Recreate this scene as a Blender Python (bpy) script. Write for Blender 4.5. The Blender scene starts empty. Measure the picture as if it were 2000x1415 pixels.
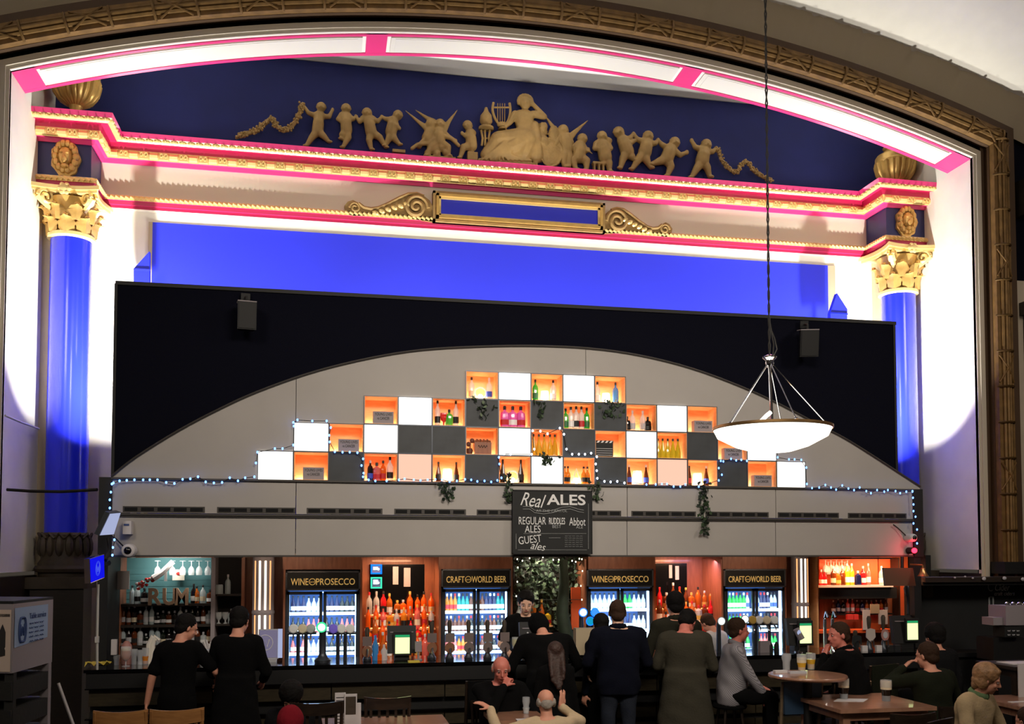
import bpy, math, random
import numpy as np
from mathutils import Vector, Matrix, Euler, noise
random.seed(7)
PI = math.pi
sc = bpy.context.scene
COL = sc.collection
# ---------------------------------------------------------------- camera, world, lights, exposure
F, YAW, PITCH, EYE = 1850.0, math.radians(11.1), math.radians(2.5), 2.25
HOR = 1085.0
PPY = HOR - F * math.tan(PITCH)
cam_d = bpy.data.cameras.new('camera'); cam = bpy.data.objects.new('camera', cam_d); COL.objects.link(cam)
cam_d.sensor_width = 36.0; cam_d.lens = F * 36.0 / 2000.0
cam_d.shift_y = (PPY - 707.5) / 2000.0
cam.location = (0, 0, EYE); cam.rotation_euler = (PI/2 + PITCH, 0, -YAW)
cam_d.clip_end = 200
sc.camera = cam
CR = Euler((PI/2 + PITCH, 0, -YAW)).to_matrix()
vs = sc.view_settings
sc.display_settings.display_device = 'sRGB'
vs.view_transform = 'Standard'; vs.look = 'None'; vs.gamma = 1; vs.use_curve_mapping = False
vs.exposure = 0.0
world = bpy.data.worlds.new('hall_ambient'); sc.world = world; world.use_nodes = True
world.node_tree.nodes['Background'].inputs[0].default_value = (1.0, 0.84, 0.66, 1)
world.node_tree.nodes['Background'].inputs[1].default_value = 0.045

def area(name, loc, target, size, power, col=(1, 1, 1), sy=None, spread=180):
    d = bpy.data.lights.new(name, 'AREA'); d.energy = power; d.color = col; d.size = size
    if sy: d.shape = 'RECTANGLE'; d.size_y = sy
    d.spread = math.radians(spread)
    o = bpy.data.objects.new(name, d); COL.objects.link(o); o.location = loc
    o.rotation_euler = (Vector(target) - Vector(loc)).to_track_quat('-Z', 'Y').to_euler()
    return o
def spot(name, loc, target, power, col=(1, 1, 1), ang=60, blend=.5, r=.05):
    d = bpy.data.lights.new(name, 'SPOT'); d.energy = power; d.color = col
    d.spot_size = math.radians(ang); d.spot_blend = blend; d.shadow_soft_size = r
    o = bpy.data.objects.new(name, d); COL.objects.link(o); o.location = loc
    o.rotation_euler = (Vector(target) - Vector(loc)).to_track_quat('-Z', 'Y').to_euler()
    return o
def point(name, loc, power, col=(1, 1, 1), r=.04):
    d = bpy.data.lights.new(name, 'POINT'); d.energy = power; d.color = col; d.shadow_soft_size = r
    o = bpy.data.objects.new(name, d); COL.objects.link(o); o.location = loc
    return o
WARM = (1, .88, .74); COOL = (1, .975, .92); NEUT = (1, .95, .86)
# added fill lights high over the room, unseen, for the hall and its ceiling
area('hall_fill', (2.0, 3.2, 6.3), (2.3, 10.5, 2.6), 2.6, 108, WARM, 1.0, spread=100)
area('hall_fill', (-4.0, 1.0, 7.5), (0, 11, 4.0), 2.0, 50, WARM, spread=90)
area('hall_fill', (9.5, 2.5, 7.5), (6, 11, 4.0), 2.0, 60, WARM, spread=90)
area('ceiling_fill', (11.5, 6.5, 5.8), (11.0, 10.0, 10.0), 1.2, 4, NEUT)
# uplights standing on the roof of the bar, hidden by the dark screen
for x in (-2.2, 7.5):
    area('stage_uplight', (x, 11.7, 3.35), (x + (-.65 if x < 0 else .65), 13.0, 6.0), .12, 145, COOL, .12, spread=100)
    spot('column_uplight', (x + (-.1 if x < 0 else .1), 12.2, 3.3), (x + (-.9 if x < 0 else .9), 12.75, 6.4), 160, COOL, 70, .8)
for x in (-.5, 1.3, 3.1, 4.9, 6.4):
    area('stage_uplight', (x, 12.2, 3.4), (x, 13.1, 7.0), .12, 48, COOL, .1, spread=100)
# added lights over the cornice stand in for uplight bounce on soffit and tympanum
for x in (-2.2, 2.7, 7.4):
    area('arch_fill', (x, 12.75, 7.75 if x != 2.7 else 7.72), (x, 12.2, 9.2), .8, 8, NEUT, .1)
# ---------------------------------------------------------------- helpers
def ray(px, py):
    return (CR @ Vector(((px - 1000) / F, -(py - PPY) / F, -1))).normalized()
def PY(px, py, Y):
    d = ray(px, py); t = Y / d.y; return Vector((0, 0, EYE)) + d * t
def PX(px, py, X):
    d = ray(px, py); t = X / d.x; return Vector((0, 0, EYE)) + d * t
def PZ(px, py, Z):
    d = ray(px, py); t = (Z - EYE) / d.z; return Vector((0, 0, EYE)) + d * t
def ppm(p):                                   # pixels per metre at a point
    v = CR.transposed() @ (Vector(p) - Vector((0, 0, EYE))); return F / -v.z
def lin(c):
    c = c / 255.0
    return c / 12.92 if c <= .04045 else ((c + .055) / 1.055) ** 2.4
def rgb(r, g, b): return (lin(r), lin(g), lin(b), 1)
M = {}
def mat(name, c, rough=.6, metal=0, bump=0, bscale=30, vary=0, vscale=4, emit=None, estr=0, alpha=None, coat=0, spec=None, bdist=.01):
    m = bpy.data.materials.new(name); m.use_nodes = True; nt = m.node_tree; b = nt.nodes['Principled BSDF']
    c = rgb(*c)
    b.inputs['Base Color'].default_value = c
    b.inputs['Roughness'].default_value = rough; b.inputs['Metallic'].default_value = metal
    if spec is not None: b.inputs['Specular IOR Level'].default_value = spec
    if coat: b.inputs['Coat Weight'].default_value = coat; b.inputs['Coat Roughness'].default_value = .08
    if emit: b.inputs['Emission Color'].default_value = rgb(*emit); b.inputs['Emission Strength'].default_value = estr
    if vary or bump:
        tc = nt.nodes.new('ShaderNodeTexCoord')
    if vary:
        n = nt.nodes.new('ShaderNodeTexNoise'); n.inputs['Scale'].default_value = vscale; n.inputs['Detail'].default_value = 6
        nt.links.new(tc.outputs['Object'], n.inputs['Vector'])
        r = nt.nodes.new('ShaderNodeMapRange'); r.inputs['From Min'].default_value = .3; r.inputs['From Max'].default_value = .7
        r.inputs['To Min'].default_value = 1 - vary; r.inputs['To Max'].default_value = 1 + vary
        nt.links.new(n.outputs['Fac'], r.inputs['Value'])
        mx = nt.nodes.new('ShaderNodeVectorMath'); mx.operation = 'SCALE'; mx.inputs[0].default_value = c[:3]
        nt.links.new(r.outputs['Result'], mx.inputs['Scale']); nt.links.new(mx.outputs[0], b.inputs['Base Color'])
    if bump:
        n = nt.nodes.new('ShaderNodeTexNoise'); n.inputs['Scale'].default_value = bscale; n.inputs['Detail'].default_value = 5
        nt.links.new(tc.outputs['Object'], n.inputs['Vector'])
        bp = nt.nodes.new('ShaderNodeBump'); bp.inputs['Strength'].default_value = bump; bp.inputs['Distance'].default_value = bdist
        nt.links.new(n.outputs['Fac'], bp.inputs['Height']); nt.links.new(bp.outputs[0], b.inputs['Normal'])
    if alpha is not None:
        tr = nt.nodes.new('ShaderNodeBsdfTransparent'); mxs = nt.nodes.new('ShaderNodeMixShader')
        mxs.inputs[0].default_value = alpha
        out = nt.nodes['Material Output']
        nt.links.new(tr.outputs[0], mxs.inputs[1]); nt.links.new(b.outputs[0], mxs.inputs[2]); nt.links.new(mxs.outputs[0], out.inputs[0])
    M[name] = m; return m
def wood(name, c1, c2, rough=.45, scale=(1, 1, 14), coat=.2):
    m = bpy.data.materials.new(name); m.use_nodes = True; nt = m.node_tree; b = nt.nodes['Principled BSDF']
    tc = nt.nodes.new('ShaderNodeTexCoord'); mp = nt.nodes.new('ShaderNodeMapping'); mp.inputs['Scale'].default_value = scale
    n = nt.nodes.new('ShaderNodeTexNoise'); n.inputs['Scale'].default_value = 4; n.inputs['Detail'].default_value = 8; n.inputs['Distortion'].default_value = .6
    cr = nt.nodes.new('ShaderNodeValToRGB'); cr.color_ramp.elements[0].position = .3; cr.color_ramp.elements[1].position = .7
    cr.color_ramp.elements[0].color = rgb(*c1); cr.color_ramp.elements[1].color = rgb(*c2)
    nt.links.new(tc.outputs['Object'], mp.inputs[0]); nt.links.new(mp.outputs[0], n.inputs['Vector'])
    nt.links.new(n.outputs['Fac'], cr.inputs[0]); nt.links.new(cr.outputs[0], b.inputs['Base Color'])
    b.inputs['Roughness'].default_value = rough; b.inputs['Coat Weight'].default_value = coat
    M[name] = m; return m
def emis(name, c, s):
    m = bpy.data.materials.new(name); m.use_nodes = True; nt = m.node_tree; nt.nodes.clear()
    e = nt.nodes.new('ShaderNodeEmission'); e.inputs[0].default_value = rgb(*c); e.inputs[1].default_value = s
    o = nt.nodes.new('ShaderNodeOutputMaterial'); nt.links.new(e.outputs[0], o.inputs[0]); M[name] = m; return m

def tag(o, label=None, cat=None, group=None, kind=None):
    if label: o['label'] = label
    if cat: o['category'] = cat
    if group: o['group'] = group
    if kind: o['kind'] = kind
    return o
def empty(name, loc, label, cat, group=None, rz=0):
    o = bpy.data.objects.new(name, None); COL.objects.link(o); o.location = loc; o.rotation_euler.z = rz
    o.empty_display_size = .05
    return tag(o, label, cat, group)
class MB:
    def __init__(s): s.v = []; s.f = []; s.m = []
    def add(s, vs, fs, m=0):
        k = len(s.v); s.v += [tuple(v) for v in vs]; s.f += [tuple(i + k for i in f) for f in fs]; s.m += [m] * len(fs); return s
    def box(s, x0, x1, y0, y1, z0, z1, m=0):
        if x0 > x1: x0, x1 = x1, x0
        if y0 > y1: y0, y1 = y1, y0
        if z0 > z1: z0, z1 = z1, z0
        v = [(x, y, z) for x in (x0, x1) for y in (y0, y1) for z in (z0, z1)]
        return s.add(v, [(0, 1, 3, 2), (4, 6, 7, 5), (0, 4, 5, 1), (2, 3, 7, 6), (0, 2, 6, 4), (1, 5, 7, 3)], m)
    def prism(s, pts, y0, y1, m=0):                     # polygon in X-Z pushed along Y
        n = len(pts); v = [(p[0], y0, p[1]) for p in pts] + [(p[0], y1, p[1]) for p in pts]
        f = [tuple(range(n)), tuple(range(2*n-1, n-1, -1))] + [(i, i+n, (i+1) % n + n, (i+1) % n) for i in range(n)]
        return s.add(v, f, m)
    def prismz(s, pts, z0, z1, m=0):
        n = len(pts); v = [(p[0], p[1], z0) for p in pts] + [(p[0], p[1], z1) for p in pts]
        f = [tuple(range(n-1, -1, -1)), tuple(range(n, 2*n))] + [(i, (i+1) % n, (i+1) % n + n, i+n) for i in range(n)]
        return s.add(v, f, m)
    def lathe(s, prof, c=(0, 0, 0), n=14, m=0, axis='z', cap=True, flute=0, nf=0):   # prof: (r, z)
        v = []
        for r, z in prof:
            for k in range(n):
                a = 2*PI*k/n; rr = r * (1 + flute * (abs(math.cos(nf*a/2)) - .5)) if flute else r
                x, y = rr*math.cos(a), rr*math.sin(a)
                v.append((c[0]+x, c[1]+y, c[2]+z) if axis == 'z' else ((c[0]+x, c[1]-z, c[2]+y) if axis == 'y' else (c[0]+z, c[1]+x, c[2]+y)))
        f = []
        for i in range(len(prof)-1):
            for k in range(n):
                a, b = i*n+k, i*n+(k+1) % n; f.append((a, b, b+n, a+n))
        if cap:
            if prof[0][0] > 1e-4: f.append(tuple(range(n-1, -1, -1)))
            if prof[-1][0] > 1e-4: f.append(tuple(range((len(prof)-1)*n, len(prof)*n)))
        return s.add(v, f, m)
    def tube(s, pts, r, n=6, m=0, closed=False, cap=True):
        pts = [Vector(p) for p in pts]; N = len(pts)
        rs = r if isinstance(r, (list, tuple)) else [r]*N
        v = []; up = None
        for i, p in enumerate(pts):
            if closed: t = (pts[(i+1) % N] - pts[i-1])
            else: t = pts[min(i+1, N-1)] - pts[max(i-1, 0)]
            if t.length < 1e-9: t = Vector((0, 0, 1))
            t.normalize()
            if up is None: up = Vector((0, 0, 1)) if abs(t.z) < .9 else Vector((1, 0, 0))
            a = t.cross(up); 
            if a.length < 1e-5: a = t.orthogonal()
            a.normalize(); b = a.cross(t).normalized(); up = b
            for k in range(n):
                q = 2*PI*k/n; v.append(p + a*(rs[i]*math.cos(q)) + b*(rs[i]*math.sin(q)))
        f = []
        for i in range(N if closed else N-1):
            for k in range(n):
                j = (i+1) % N; f.append((i*n+k, i*n+(k+1) % n, j*n+(k+1) % n, j*n+k))
        if cap and not closed: f += [tuple(range(n-1, -1, -1)), tuple(range((N-1)*n, N*n))]
        return s.add(v, f, m)
    def ell(s, c, r, n=10, k=7, m=0, R=None):
        v = [];
        for i in range(k+1):
            t = PI*i/k
            for j in range(n):
                a = 2*PI*j/n; p = Vector((r[0]*math.sin(t)*math.cos(a), r[1]*math.sin(t)*math.sin(a), r[2]*math.cos(t)))
                if R: p = R @ p
                v.append((c[0]+p.x, c[1]+p.y, c[2]+p.z))
        f = [(i*n+j, (i+1)*n+j, (i+1)*n+(j+1) % n, i*n+(j+1) % n) for i in range(k) for j in range(n)]
        return s.add(v, f, m)
    def mesh(s, name, mats, smooth=True):
        me = bpy.data.meshes.new(name); me.from_pydata(s.v, [], s.f)
        for mm in mats: me.materials.append(M[mm] if isinstance(mm, str) else mm)
        if len(mats) > 1: me.polygons.foreach_set('material_index', s.m)
        if smooth:
            me.polygons.foreach_set('use_smooth', [True]*len(s.f))
            try: me.set_sharp_from_angle(angle=math.radians(38))
            except Exception: pass
        me.update(); return me
    def build(s, name, mats, parent=None, smooth=True, loc=None):
        if isinstance(mats, str): mats = [mats]
        return link(name, s.mesh(name, mats, smooth), parent, loc)
def link(name, me, parent=None, loc=None, rot=None, scale=None):
    o = bpy.data.objects.new(name, me); COL.objects.link(o)
    if parent is not None:
        o.parent = parent
        if loc is None: o.matrix_parent_inverse = Matrix.LocRotScale(parent.location, parent.rotation_euler, parent.scale).inverted()
    if loc is not None: o.location = loc
    if rot: o.rotation_euler = rot
    if scale: o.scale = scale
    return o
def rootof(mb_list, name, label, cat, loc, group=None): pass
FONT_CACHE = {}
def text_mesh(txt, size=1, extrude=.002, bold=0, shear=0, sx=1):
    key = (txt, size, extrude, bold, shear, sx)
    if key in FONT_CACHE: return FONT_CACHE[key]
    cu = bpy.data.curves.new('lettering', 'FONT'); cu.body = txt; cu.size = size; cu.extrude = extrude; cu.offset = bold; cu.shear = shear
    cu.align_x = 'CENTER'; cu.align_y = 'CENTER'; cu.resolution_u = 3
    o = bpy.data.objects.new('lettering', cu); COL.objects.link(o)
    dg = bpy.context.evaluated_depsgraph_get(); me = bpy.data.meshes.new_from_object(o.evaluated_get(dg))
    bpy.data.objects.remove(o); 
    if sx != 1: me.transform(Matrix.Diagonal((sx, 1, 1, 1)))
    FONT_CACHE[key] = me; return me
def lettering(txt, pos, width=None, height=None, m='chalk', parent=None, rz=0, tilt=0, bold=0, shear=0, roll=0, name='lettering'):
    me = text_mesh(txt, 1, .004, bold, shear).copy(); xs = [v.co.x for v in me.vertices]; ys = [v.co.y for v in me.vertices]
    if not xs: return None
    w, h = max(xs)-min(xs), max(ys)-min(ys)
    cx, cy = (max(xs)+min(xs))/2, (max(ys)+min(ys))/2
    sx = width/w if width else height/h
    sy = height/h if height else sx
    me.transform(Matrix.Diagonal((sx, sy, .25, 1)) @ Matrix.Translation((-cx, -cy, 0)))
    me.materials.clear(); me.materials.append(M[m])
    o = bpy.data.objects.new(name, me); COL.objects.link(o)
    mw = Matrix.Translation(pos) @ Euler((PI/2 + tilt, 0, rz)).to_matrix().to_4x4() @ Matrix.Rotation(roll, 4, 'Z')
    if parent is not None:
        o.parent = parent; o.matrix_parent_inverse = Matrix.LocRotScale(parent.location, parent.rotation_euler, parent.scale).inverted()
    o.matrix_basis = mw
    return o
def ring_pts(c, r, n=24, a0=0, a1=2*PI, rz=1.0):
    return [(c[0]+r*math.cos(a0+(a1-a0)*k/n), c[1], c[2]+r*rz*math.sin(a0+(a1-a0)*k/n)) for k in range(n+(0 if a1-a0 >= 2*PI-.01 else 1))]
ORD = ['', 'second', 'third', 'fourth', 'fifth', 'sixth', 'seventh', 'eighth', 'ninth', 'tenth', 'eleventh', 'twelfth', 'thirteenth', 'fourteenth', 'fifteenth', 'sixteenth', 'seventeenth', 'eighteenth', 'nineteenth', 'twentieth']
def nth(i): return 'leftmost' if i == 0 else (ORD[i] + ' from left')
# ---------------------------------------------------------------- materials
mat('cream_plaster', (232, 226, 212), .75, bump=.08, bscale=14, vary=.03)
mat('soffit_white', (206, 202, 188), .6)
mat('white_paint', (238, 236, 230), .6, bump=.05, bscale=20)
mat('hall_plaster', (196, 182, 160), .8, bump=.1, bscale=16, vary=.05)
mat('magenta_paint', (214, 54, 116), .4)
mat('crimson_paint', (186, 36, 84), .4)
mat('gold_paint', (205, 165, 92), .38, .45, bump=.25, bscale=26, vary=.12, vscale=10)
mat('bright_gold', (232, 205, 135), .35, .35, bump=.2, bscale=40)
mat('bronze_gold', (122, 92, 50), .5, .35, bump=.35, bscale=30, vary=.25, vscale=8)
mat('bronze_dark', (74, 52, 30), .6, .2)
mat('relief_gold', (166, 134, 80), .6, .1, bump=.4, bscale=22, vary=.15, vscale=8)
mat('navy_paint', (18, 28, 92), .8, bump=.15, bscale=60, vary=.08)
mat('navy_block', (36, 44, 96), .45)
mat('blue_paint', (40, 52, 226), .5, bump=.05, bscale=5)
mat('column_blue', (34, 46, 224), .22, coat=.4)
mat('screen_navy', (13, 14, 26), .95, spec=.1, bump=.2, bscale=90)
mat('fascia_grey', (166, 161, 156), .6, bump=.06, bscale=10, vary=.04, vscale=2)
mat('fascia_edge', (60, 56, 52), .5)
mat('black_paint', (8, 8, 10), .6)
mat('black_gloss', (8, 8, 10), .12, coat=.5)
mat('slot_black', (6, 6, 6), .9)
mat('tan_stone', (176, 160, 132), .6, bump=.1, bscale=12)
mat('dark_stone', (60, 50, 38), .7, bump=.4, bscale=20, vary=.3)
wood('dark_wood', (26, 18, 12), (40, 28, 18), .5, (3, 3, 12))
wood('bar_wood', (128, 76, 52), (156, 96, 66), .45, (6, 6, 1))
wood('orange_wood', (236, 168, 112), (244, 184, 128), .5, (2, 2, 10), 0)
wood('panel_olive', (46, 40, 28), (62, 54, 38), .4, (2, 2, 12))
wood('table_wood', (146, 104, 82), (170, 126, 102), .3, (2, 12, 2), .5)
wood('chair_wood', (150, 102, 58), (178, 126, 74), .35, (2, 2, 10), .3)
wood('dark_chair', (30, 22, 18), (44, 34, 26), .3, (2, 2, 10), .4)
mat('charcoal_panel', (50, 54, 58), .55, bump=.1, bscale=8, vary=.25, vscale=5)
mat('steel', (150, 150, 155), .25, .9)
mat('chrome', (210, 210, 215), .12, 1)
mat('dark_steel', (74, 78, 86), .35, .7)
mat('chalk', (225, 225, 225), .9, emit=(200, 200, 200), estr=0)
mat('chalk_dim', (165, 168, 168), .9)
mat('board_black', (22, 24, 25), .7, bump=.1, bscale=40, vary=.2)
mat('paper_white', (205, 200, 200), .8)
mat('paper_blue', (150, 172, 205), .8)
mat('ink_blue', (60, 80, 130), .8)
mat('ink', (40, 38, 38), .8)
mat('panel_grey', (150, 142, 146), .7)
mat('crate', (34, 34, 32), .7, bump=.2)
mat('teal_board', (72, 122, 128), .7)
mat('cable', (24, 22, 20), .6)
mat('cable_white', (190, 188, 182), .6)
mat('brass', (190, 150, 100), .3, .9)
mat('glass_pane', (200, 220, 240), .05, alpha=.06)
mat('ivy', (58, 78, 50), .6, vary=.4, vscale=12)
mat('ivy_dark', (30, 44, 28), .7, vary=.3, vscale=12)
mat('ivy_pale', (104, 120, 94), .6)
mat('carpet', (48, 34, 34), .95, bump=.3, bscale=80, vary=.3)
mat('blue_leather', (44, 66, 90), .5, bump=.1)
mat('yellow_cloth', (215, 190, 70), .8)
mat('mirror', (150, 152, 160), .06, 1)
emis('light_white', (255, 252, 244), 2.2)
emis('light_pinkish', (255, 196, 170), 1.15)
emis('lamp_glow', (255, 246, 226), 3.0)
emis('cube_glow', (255, 232, 200), 34)
emis('fairy_blue', (90, 140, 255), 6)
emis('fairy_white', (210, 225, 255), 9)
emis('fairy_warm', (255, 240, 200), 7)
emis('red_lamp', (255, 30, 50), 9)
emis('fridge_tube', (175, 214, 255), 8)
mat('fridge_liner', (90, 150, 235), .5)
emis('slit_light', (255, 232, 205), 3.2)
emis('slit_amber', (255, 170, 110), 1.6)
emis('screen_blue', (20, 22, 235), .95)
emis('screen_logo', (70, 90, 235), 1.0)
emis('screen_pale', (190, 200, 240), .75)
emis('till_yellow', (225, 245, 170), 1.5)
emis('till_green', (40, 160, 100), 1.0)
emis('neon_blue', (20, 120, 255), 1.6)
emis('neon_green', (60, 220, 170), 1.5)
emis('neon_white', (220, 245, 255), 1.6)
emis('tap_green', (60, 210, 140), 1.4)
emis('tap_blue', (60, 140, 235), 1.3)
emis('tap_white', (225, 240, 240), 1.5)
mat('rum_letter', (168, 134, 108), .7, bump=.2)
mat('flower_red', (200, 50, 44), .6)
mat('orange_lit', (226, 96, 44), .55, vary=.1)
mat('tan_dark', (92, 70, 52), .5)
mat('brown_leaf', (92, 48, 34), .6)
mat('monitor_grey', (110, 106, 135), .5, emit=(110, 106, 135), estr=.55)
mat('tap_violet', (110, 90, 190), .4, emit=(110, 90, 190), estr=.3)
emis('tap_bluegreen', (20, 150, 190), 1.1)
mat('clip_grey', (112, 98, 96), .5)
mat('clip_brown', (130, 88, 62), .5)
mat('clip_pale', (190, 176, 168), .5)
mat('clip_pink', (168, 118, 110), .5)
mat('notice_cream', (210, 190, 175), .8)
mat('frame_cream', (196, 186, 168), .6)
mat('frieze_cream', (218, 208, 188), .7, bump=.05, bscale=10)
mat('skin', (214, 150, 124), .55, vary=.06, vscale=20)
mat('skin_pale', (222, 176, 150), .55, vary=.05, vscale=20)
mat('skin_red', (206, 120, 104), .55, vary=.08, vscale=20)
mat('eye_white', (210, 200, 195), .3)
mat('eye_dark', (30, 22, 18), .3)
mat('lips', (160, 84, 76), .5)
mat('hair_black', (14, 11, 10), .8, spec=.2, bump=.6, bscale=60)
mat('hair_brown', (54, 36, 24), .8, spec=.2, bump=.6, bscale=60)
mat('hair_fair', (150, 112, 76), .5, bump=.6, bscale=50, vary=.3, vscale=30)
mat('hair_grey', (150, 140, 130), .6, bump=.6, bscale=60, vary=.2, vscale=30)
mat('hair_auburn', (54, 32, 24), .6, bump=.6, bscale=60, vary=.3, vscale=20)
for n_, c_ in (('black', (11, 11, 12)), ('charcoal', (24, 24, 26)), ('navy', (13, 15, 27)), ('olive', (42, 41, 33)), ('brown_grey', (58, 55, 46)), ('cream', (196, 174, 142)), ('dark_green', (30, 33, 23)), ('beige', (172, 150, 116)), ('stripe', (124, 120, 124)), ('white', (190, 190, 195)), ('red', (130, 28, 40)), ('jeans', (38, 42, 52)), ('scarf', (96, 118, 84))):
    mat('cloth_'+n_, c_, 1.0, spec=.12, bump=.4, bscale=60, vary=.08, vscale=6)

def striped(name, c1, c2, scale):
    m = mat(name, c1, .85); nt = m.node_tree; b = nt.nodes['Principled BSDF']; tc = nt.nodes.new('ShaderNodeTexCoord'); w = nt.nodes.new('ShaderNodeTexWave'); w.bands_direction = 'DIAGONAL'
    w.inputs['Scale'].default_value = scale; w.inputs['Distortion'].default_value = 1; cr = nt.nodes.new('ShaderNodeValToRGB'); cr.color_ramp.elements[0].color = rgb(*c1); cr.color_ramp.elements[1].color = rgb(*c2)
    nt.links.new(tc.outputs['Object'], w.inputs[0]); nt.links.new(w.outputs['Fac'], cr.inputs[0]); nt.links.new(cr.outputs[0], b.inputs['Base Color'])
striped('cloth_stripe_weave', (150, 146, 150), (104, 100, 106), 26)
wood('dark_chair_pale', (96, 80, 62), (116, 98, 76), .4, (2, 2, 10), .2)
# ---------------------------------------------------------------- setting: proscenium, stage recess, hall
XL, XR = -3.59, 8.80
YP, YI, YPIL, YF, YW, YN = 11.5, 12.04, 12.75, 13.13, 13.2, 13.32      # frame front, soffit inner edge, pilaster face, frieze, stage wall, tympanum
BL, BR = -2.96, 8.165                                                  # inner faces of the breakfront blocks
XC = (XL + XR) / 2; HALF = (XR - XL) / 2
ZSP, ZAP = 7.80, 8.80
RAD = (HALF**2 + (ZAP - ZSP)**2) / (2 * (ZAP - ZSP)); ZC = ZAP - RAD
THM = math.asin(HALF / RAD)
def arc(off, n=48, z_extra=0, th=None):                                # points of the arch at radial offset, left to right
    t = THM if th is None else th
    return [(XC + (RAD+off)*math.sin(-t + 2*t*k/n), ZC + (RAD+off)*math.cos(-t + 2*t*k/n)) for k in range(n+1)]
def mitre_frame(o1, o2, y0, y1, zbot, name, m, parent=None):           # frame strip between offsets o1<o2 around jambs and arch
    mb = MB()
    def path(o):
        t = math.asin((HALF + o) / (RAD + o)); a = arc(o, 60, th=t)
        return [(XL - o, zbot)] + a + [(XR + o, zbot)]
    A, B = path(o1), path(o2); n = len(A)
    v = [(p[0], y0, p[1]) for p in A] + [(p[0], y0, p[1]) for p in B] + [(p[0], y1, p[1]) for p in A] + [(p[0], y1, p[1]) for p in B]
    f = []
    for i in range(n-1):
        f += [(i, i+1, n+i+1, n+i), (2*n+i, 3*n+i, 3*n+i+1, 2*n+i+1), (i, 2*n+i, 2*n+i+1, i+1), (n+i, n+i+1, 3*n+i+1, 3*n+i)]
    mb.add(v, f); return mb.build(name, m, parent)
floor = MB().box(-9, 15, -4, 14, -.1, 0).build('floor', 'carpet'); tag(floor, kind='structure')
# jamb walls (reveals)
tag(MB().box(XL-.12, XL, YP, YN+.3, 2.05, 9.6).box(XL-.12, XL+.02, YP, YN+.3, 0, 2.0, 1).build('wall_left', ['cream_plaster', 'dark_wood']), kind='structure')
tag(MB().box(XR, XR+.12, YP, YN+.3, 2.05, 9.6).box(XR-.02, XR+.12, YP, YN+.3, 0, 2.0, 1).build('wall_right', ['cream_plaster', 'dark_wood']), kind='structure')
tag(MB().box(XL-.1, XR+.1, YW, YW+.08, 0, 7.2).build('wall_stage', 'cream_plaster'), kind='structure')
# tympanum: top edge is a straight line under a flat sloping ceiling
zt = PY(1000, 158, YN).z
tag(MB().box(XL-.1, XR+.1, YN, YN+.08, 6.8, zt).build('wall_tympanum', 'navy_paint'), kind='structure')
mb = MB(); mb.add([(XL-.1, YN+.05, zt), (XR+.1, YN+.05, zt), (XR+.1, YI, zt+.32), (XL-.1, YI, zt+.32), (XL-.1, YN+.05, zt+.2), (XR+.1, YN+.05, zt+.2), (XR+.1, YI, zt+.5), (XL-.1, YI, zt+.5)],
   [(0, 1, 2, 3), (4, 7, 6, 5), (0, 4, 5, 1), (3, 2, 6, 7)])
tag(mb.build('ceiling_stage', 'white_paint'), kind='structure')
# arch soffit: white vault with magenta borders and raised white panels
def strip(off, y0, y1, thick, name, m, a0, a1, n=40, parent=None):
    mb = MB(); v = []
    for k in range(n+1):
        t = a0 + (a1-a0)*k/n
        for r, y in ((RAD+off, y0), (RAD+off, y1), (RAD+off+thick, y1), (RAD+off+thick, y0)):
            v.append((XC + r*math.sin(t), y, ZC + r*math.cos(t)))
    f = [tuple(range(4)), (4*n+3, 4*n+2, 4*n+1, 4*n)]
    for k in range(n):
        for j in range(4): f.append((4*k+j, 4*k+4+j, 4*k+4+(j+1) % 4, 4*k+(j+1) % 4))
    mb.add(v, f); return mb.build(name, m, parent)
soff = strip(-.004, YP, YI, .3, 'trim_1', 'cream_plaster', -THM, THM, 64); tag(soff, kind='structure')
def ang_at(px, py):                                                    # angle on the arch of a pixel on the outer edge
    p = PY(px, py, YP); return math.asin((p.x - XC) / RAD)
tj = [-THM, ang_at(737, 65), ang_at(1358, 137), THM]
strip(-.018, YP+.03, YP+.075, .03, 'magenta_border', 'magenta_paint', -THM, THM, 64, soff)
strip(-.018, YI-.06, YI, .03, 'magenta_border', 'magenta_paint', -THM, THM, 64, soff)
for i, t in enumerate(tj):
    w = .0066
    a0, a1 = (t, t+2*w) if i == 0 else ((t-2*w, t) if i == 3 else (t-w, t+w))
    strip(-.017, YP+.03, YI, .03, 'magenta_crossbar', 'magenta_paint', a0, a1, 4, soff)
for i in range(3):
    a0, a1 = tj[i] + (.0150 if i == 0 else .009), tj[i+1] - (.0150 if i == 2 else .009)
    pan = strip(-.022, YP+.10, YI-.09, .03, 'soffit_panel', 'soffit_white', a0, a1, 32, soff)
    strip(-.026, YP+.125, YI-.115, .01, 'panel_field', 'soffit_white', a0+.003, a1-.003, 32, pan)
# frame mouldings round the proscenium, from the reveal outwards
fr = mitre_frame(.0, .04, YP-.01, YP+.05, 0, 'trim_2', 'frame_cream'); tag(fr, kind='structure')
mitre_frame(.04, .085, YP-.03, YP+.03, 0, 'outer_bead', 'frame_cream', fr)
mitre_frame(.085, .12, YP-.015, YP+.02, 0, 'outer_bead', 'frame_cream', fr)
mitre_frame(.12, .18, YP-.0, YP+.05, 0, 'dark_groove', 'bronze_dark', fr)
gold = mitre_frame(.18, .43, YP-.10, YP+.05, 1.95, 'trim_3', 'bronze_dark'); tag(gold, kind='structure')
mitre_frame(.43, .53, YP-.16, YP+.05, 1.95, 'dark_edge', 'bronze_dark', gold)
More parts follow.
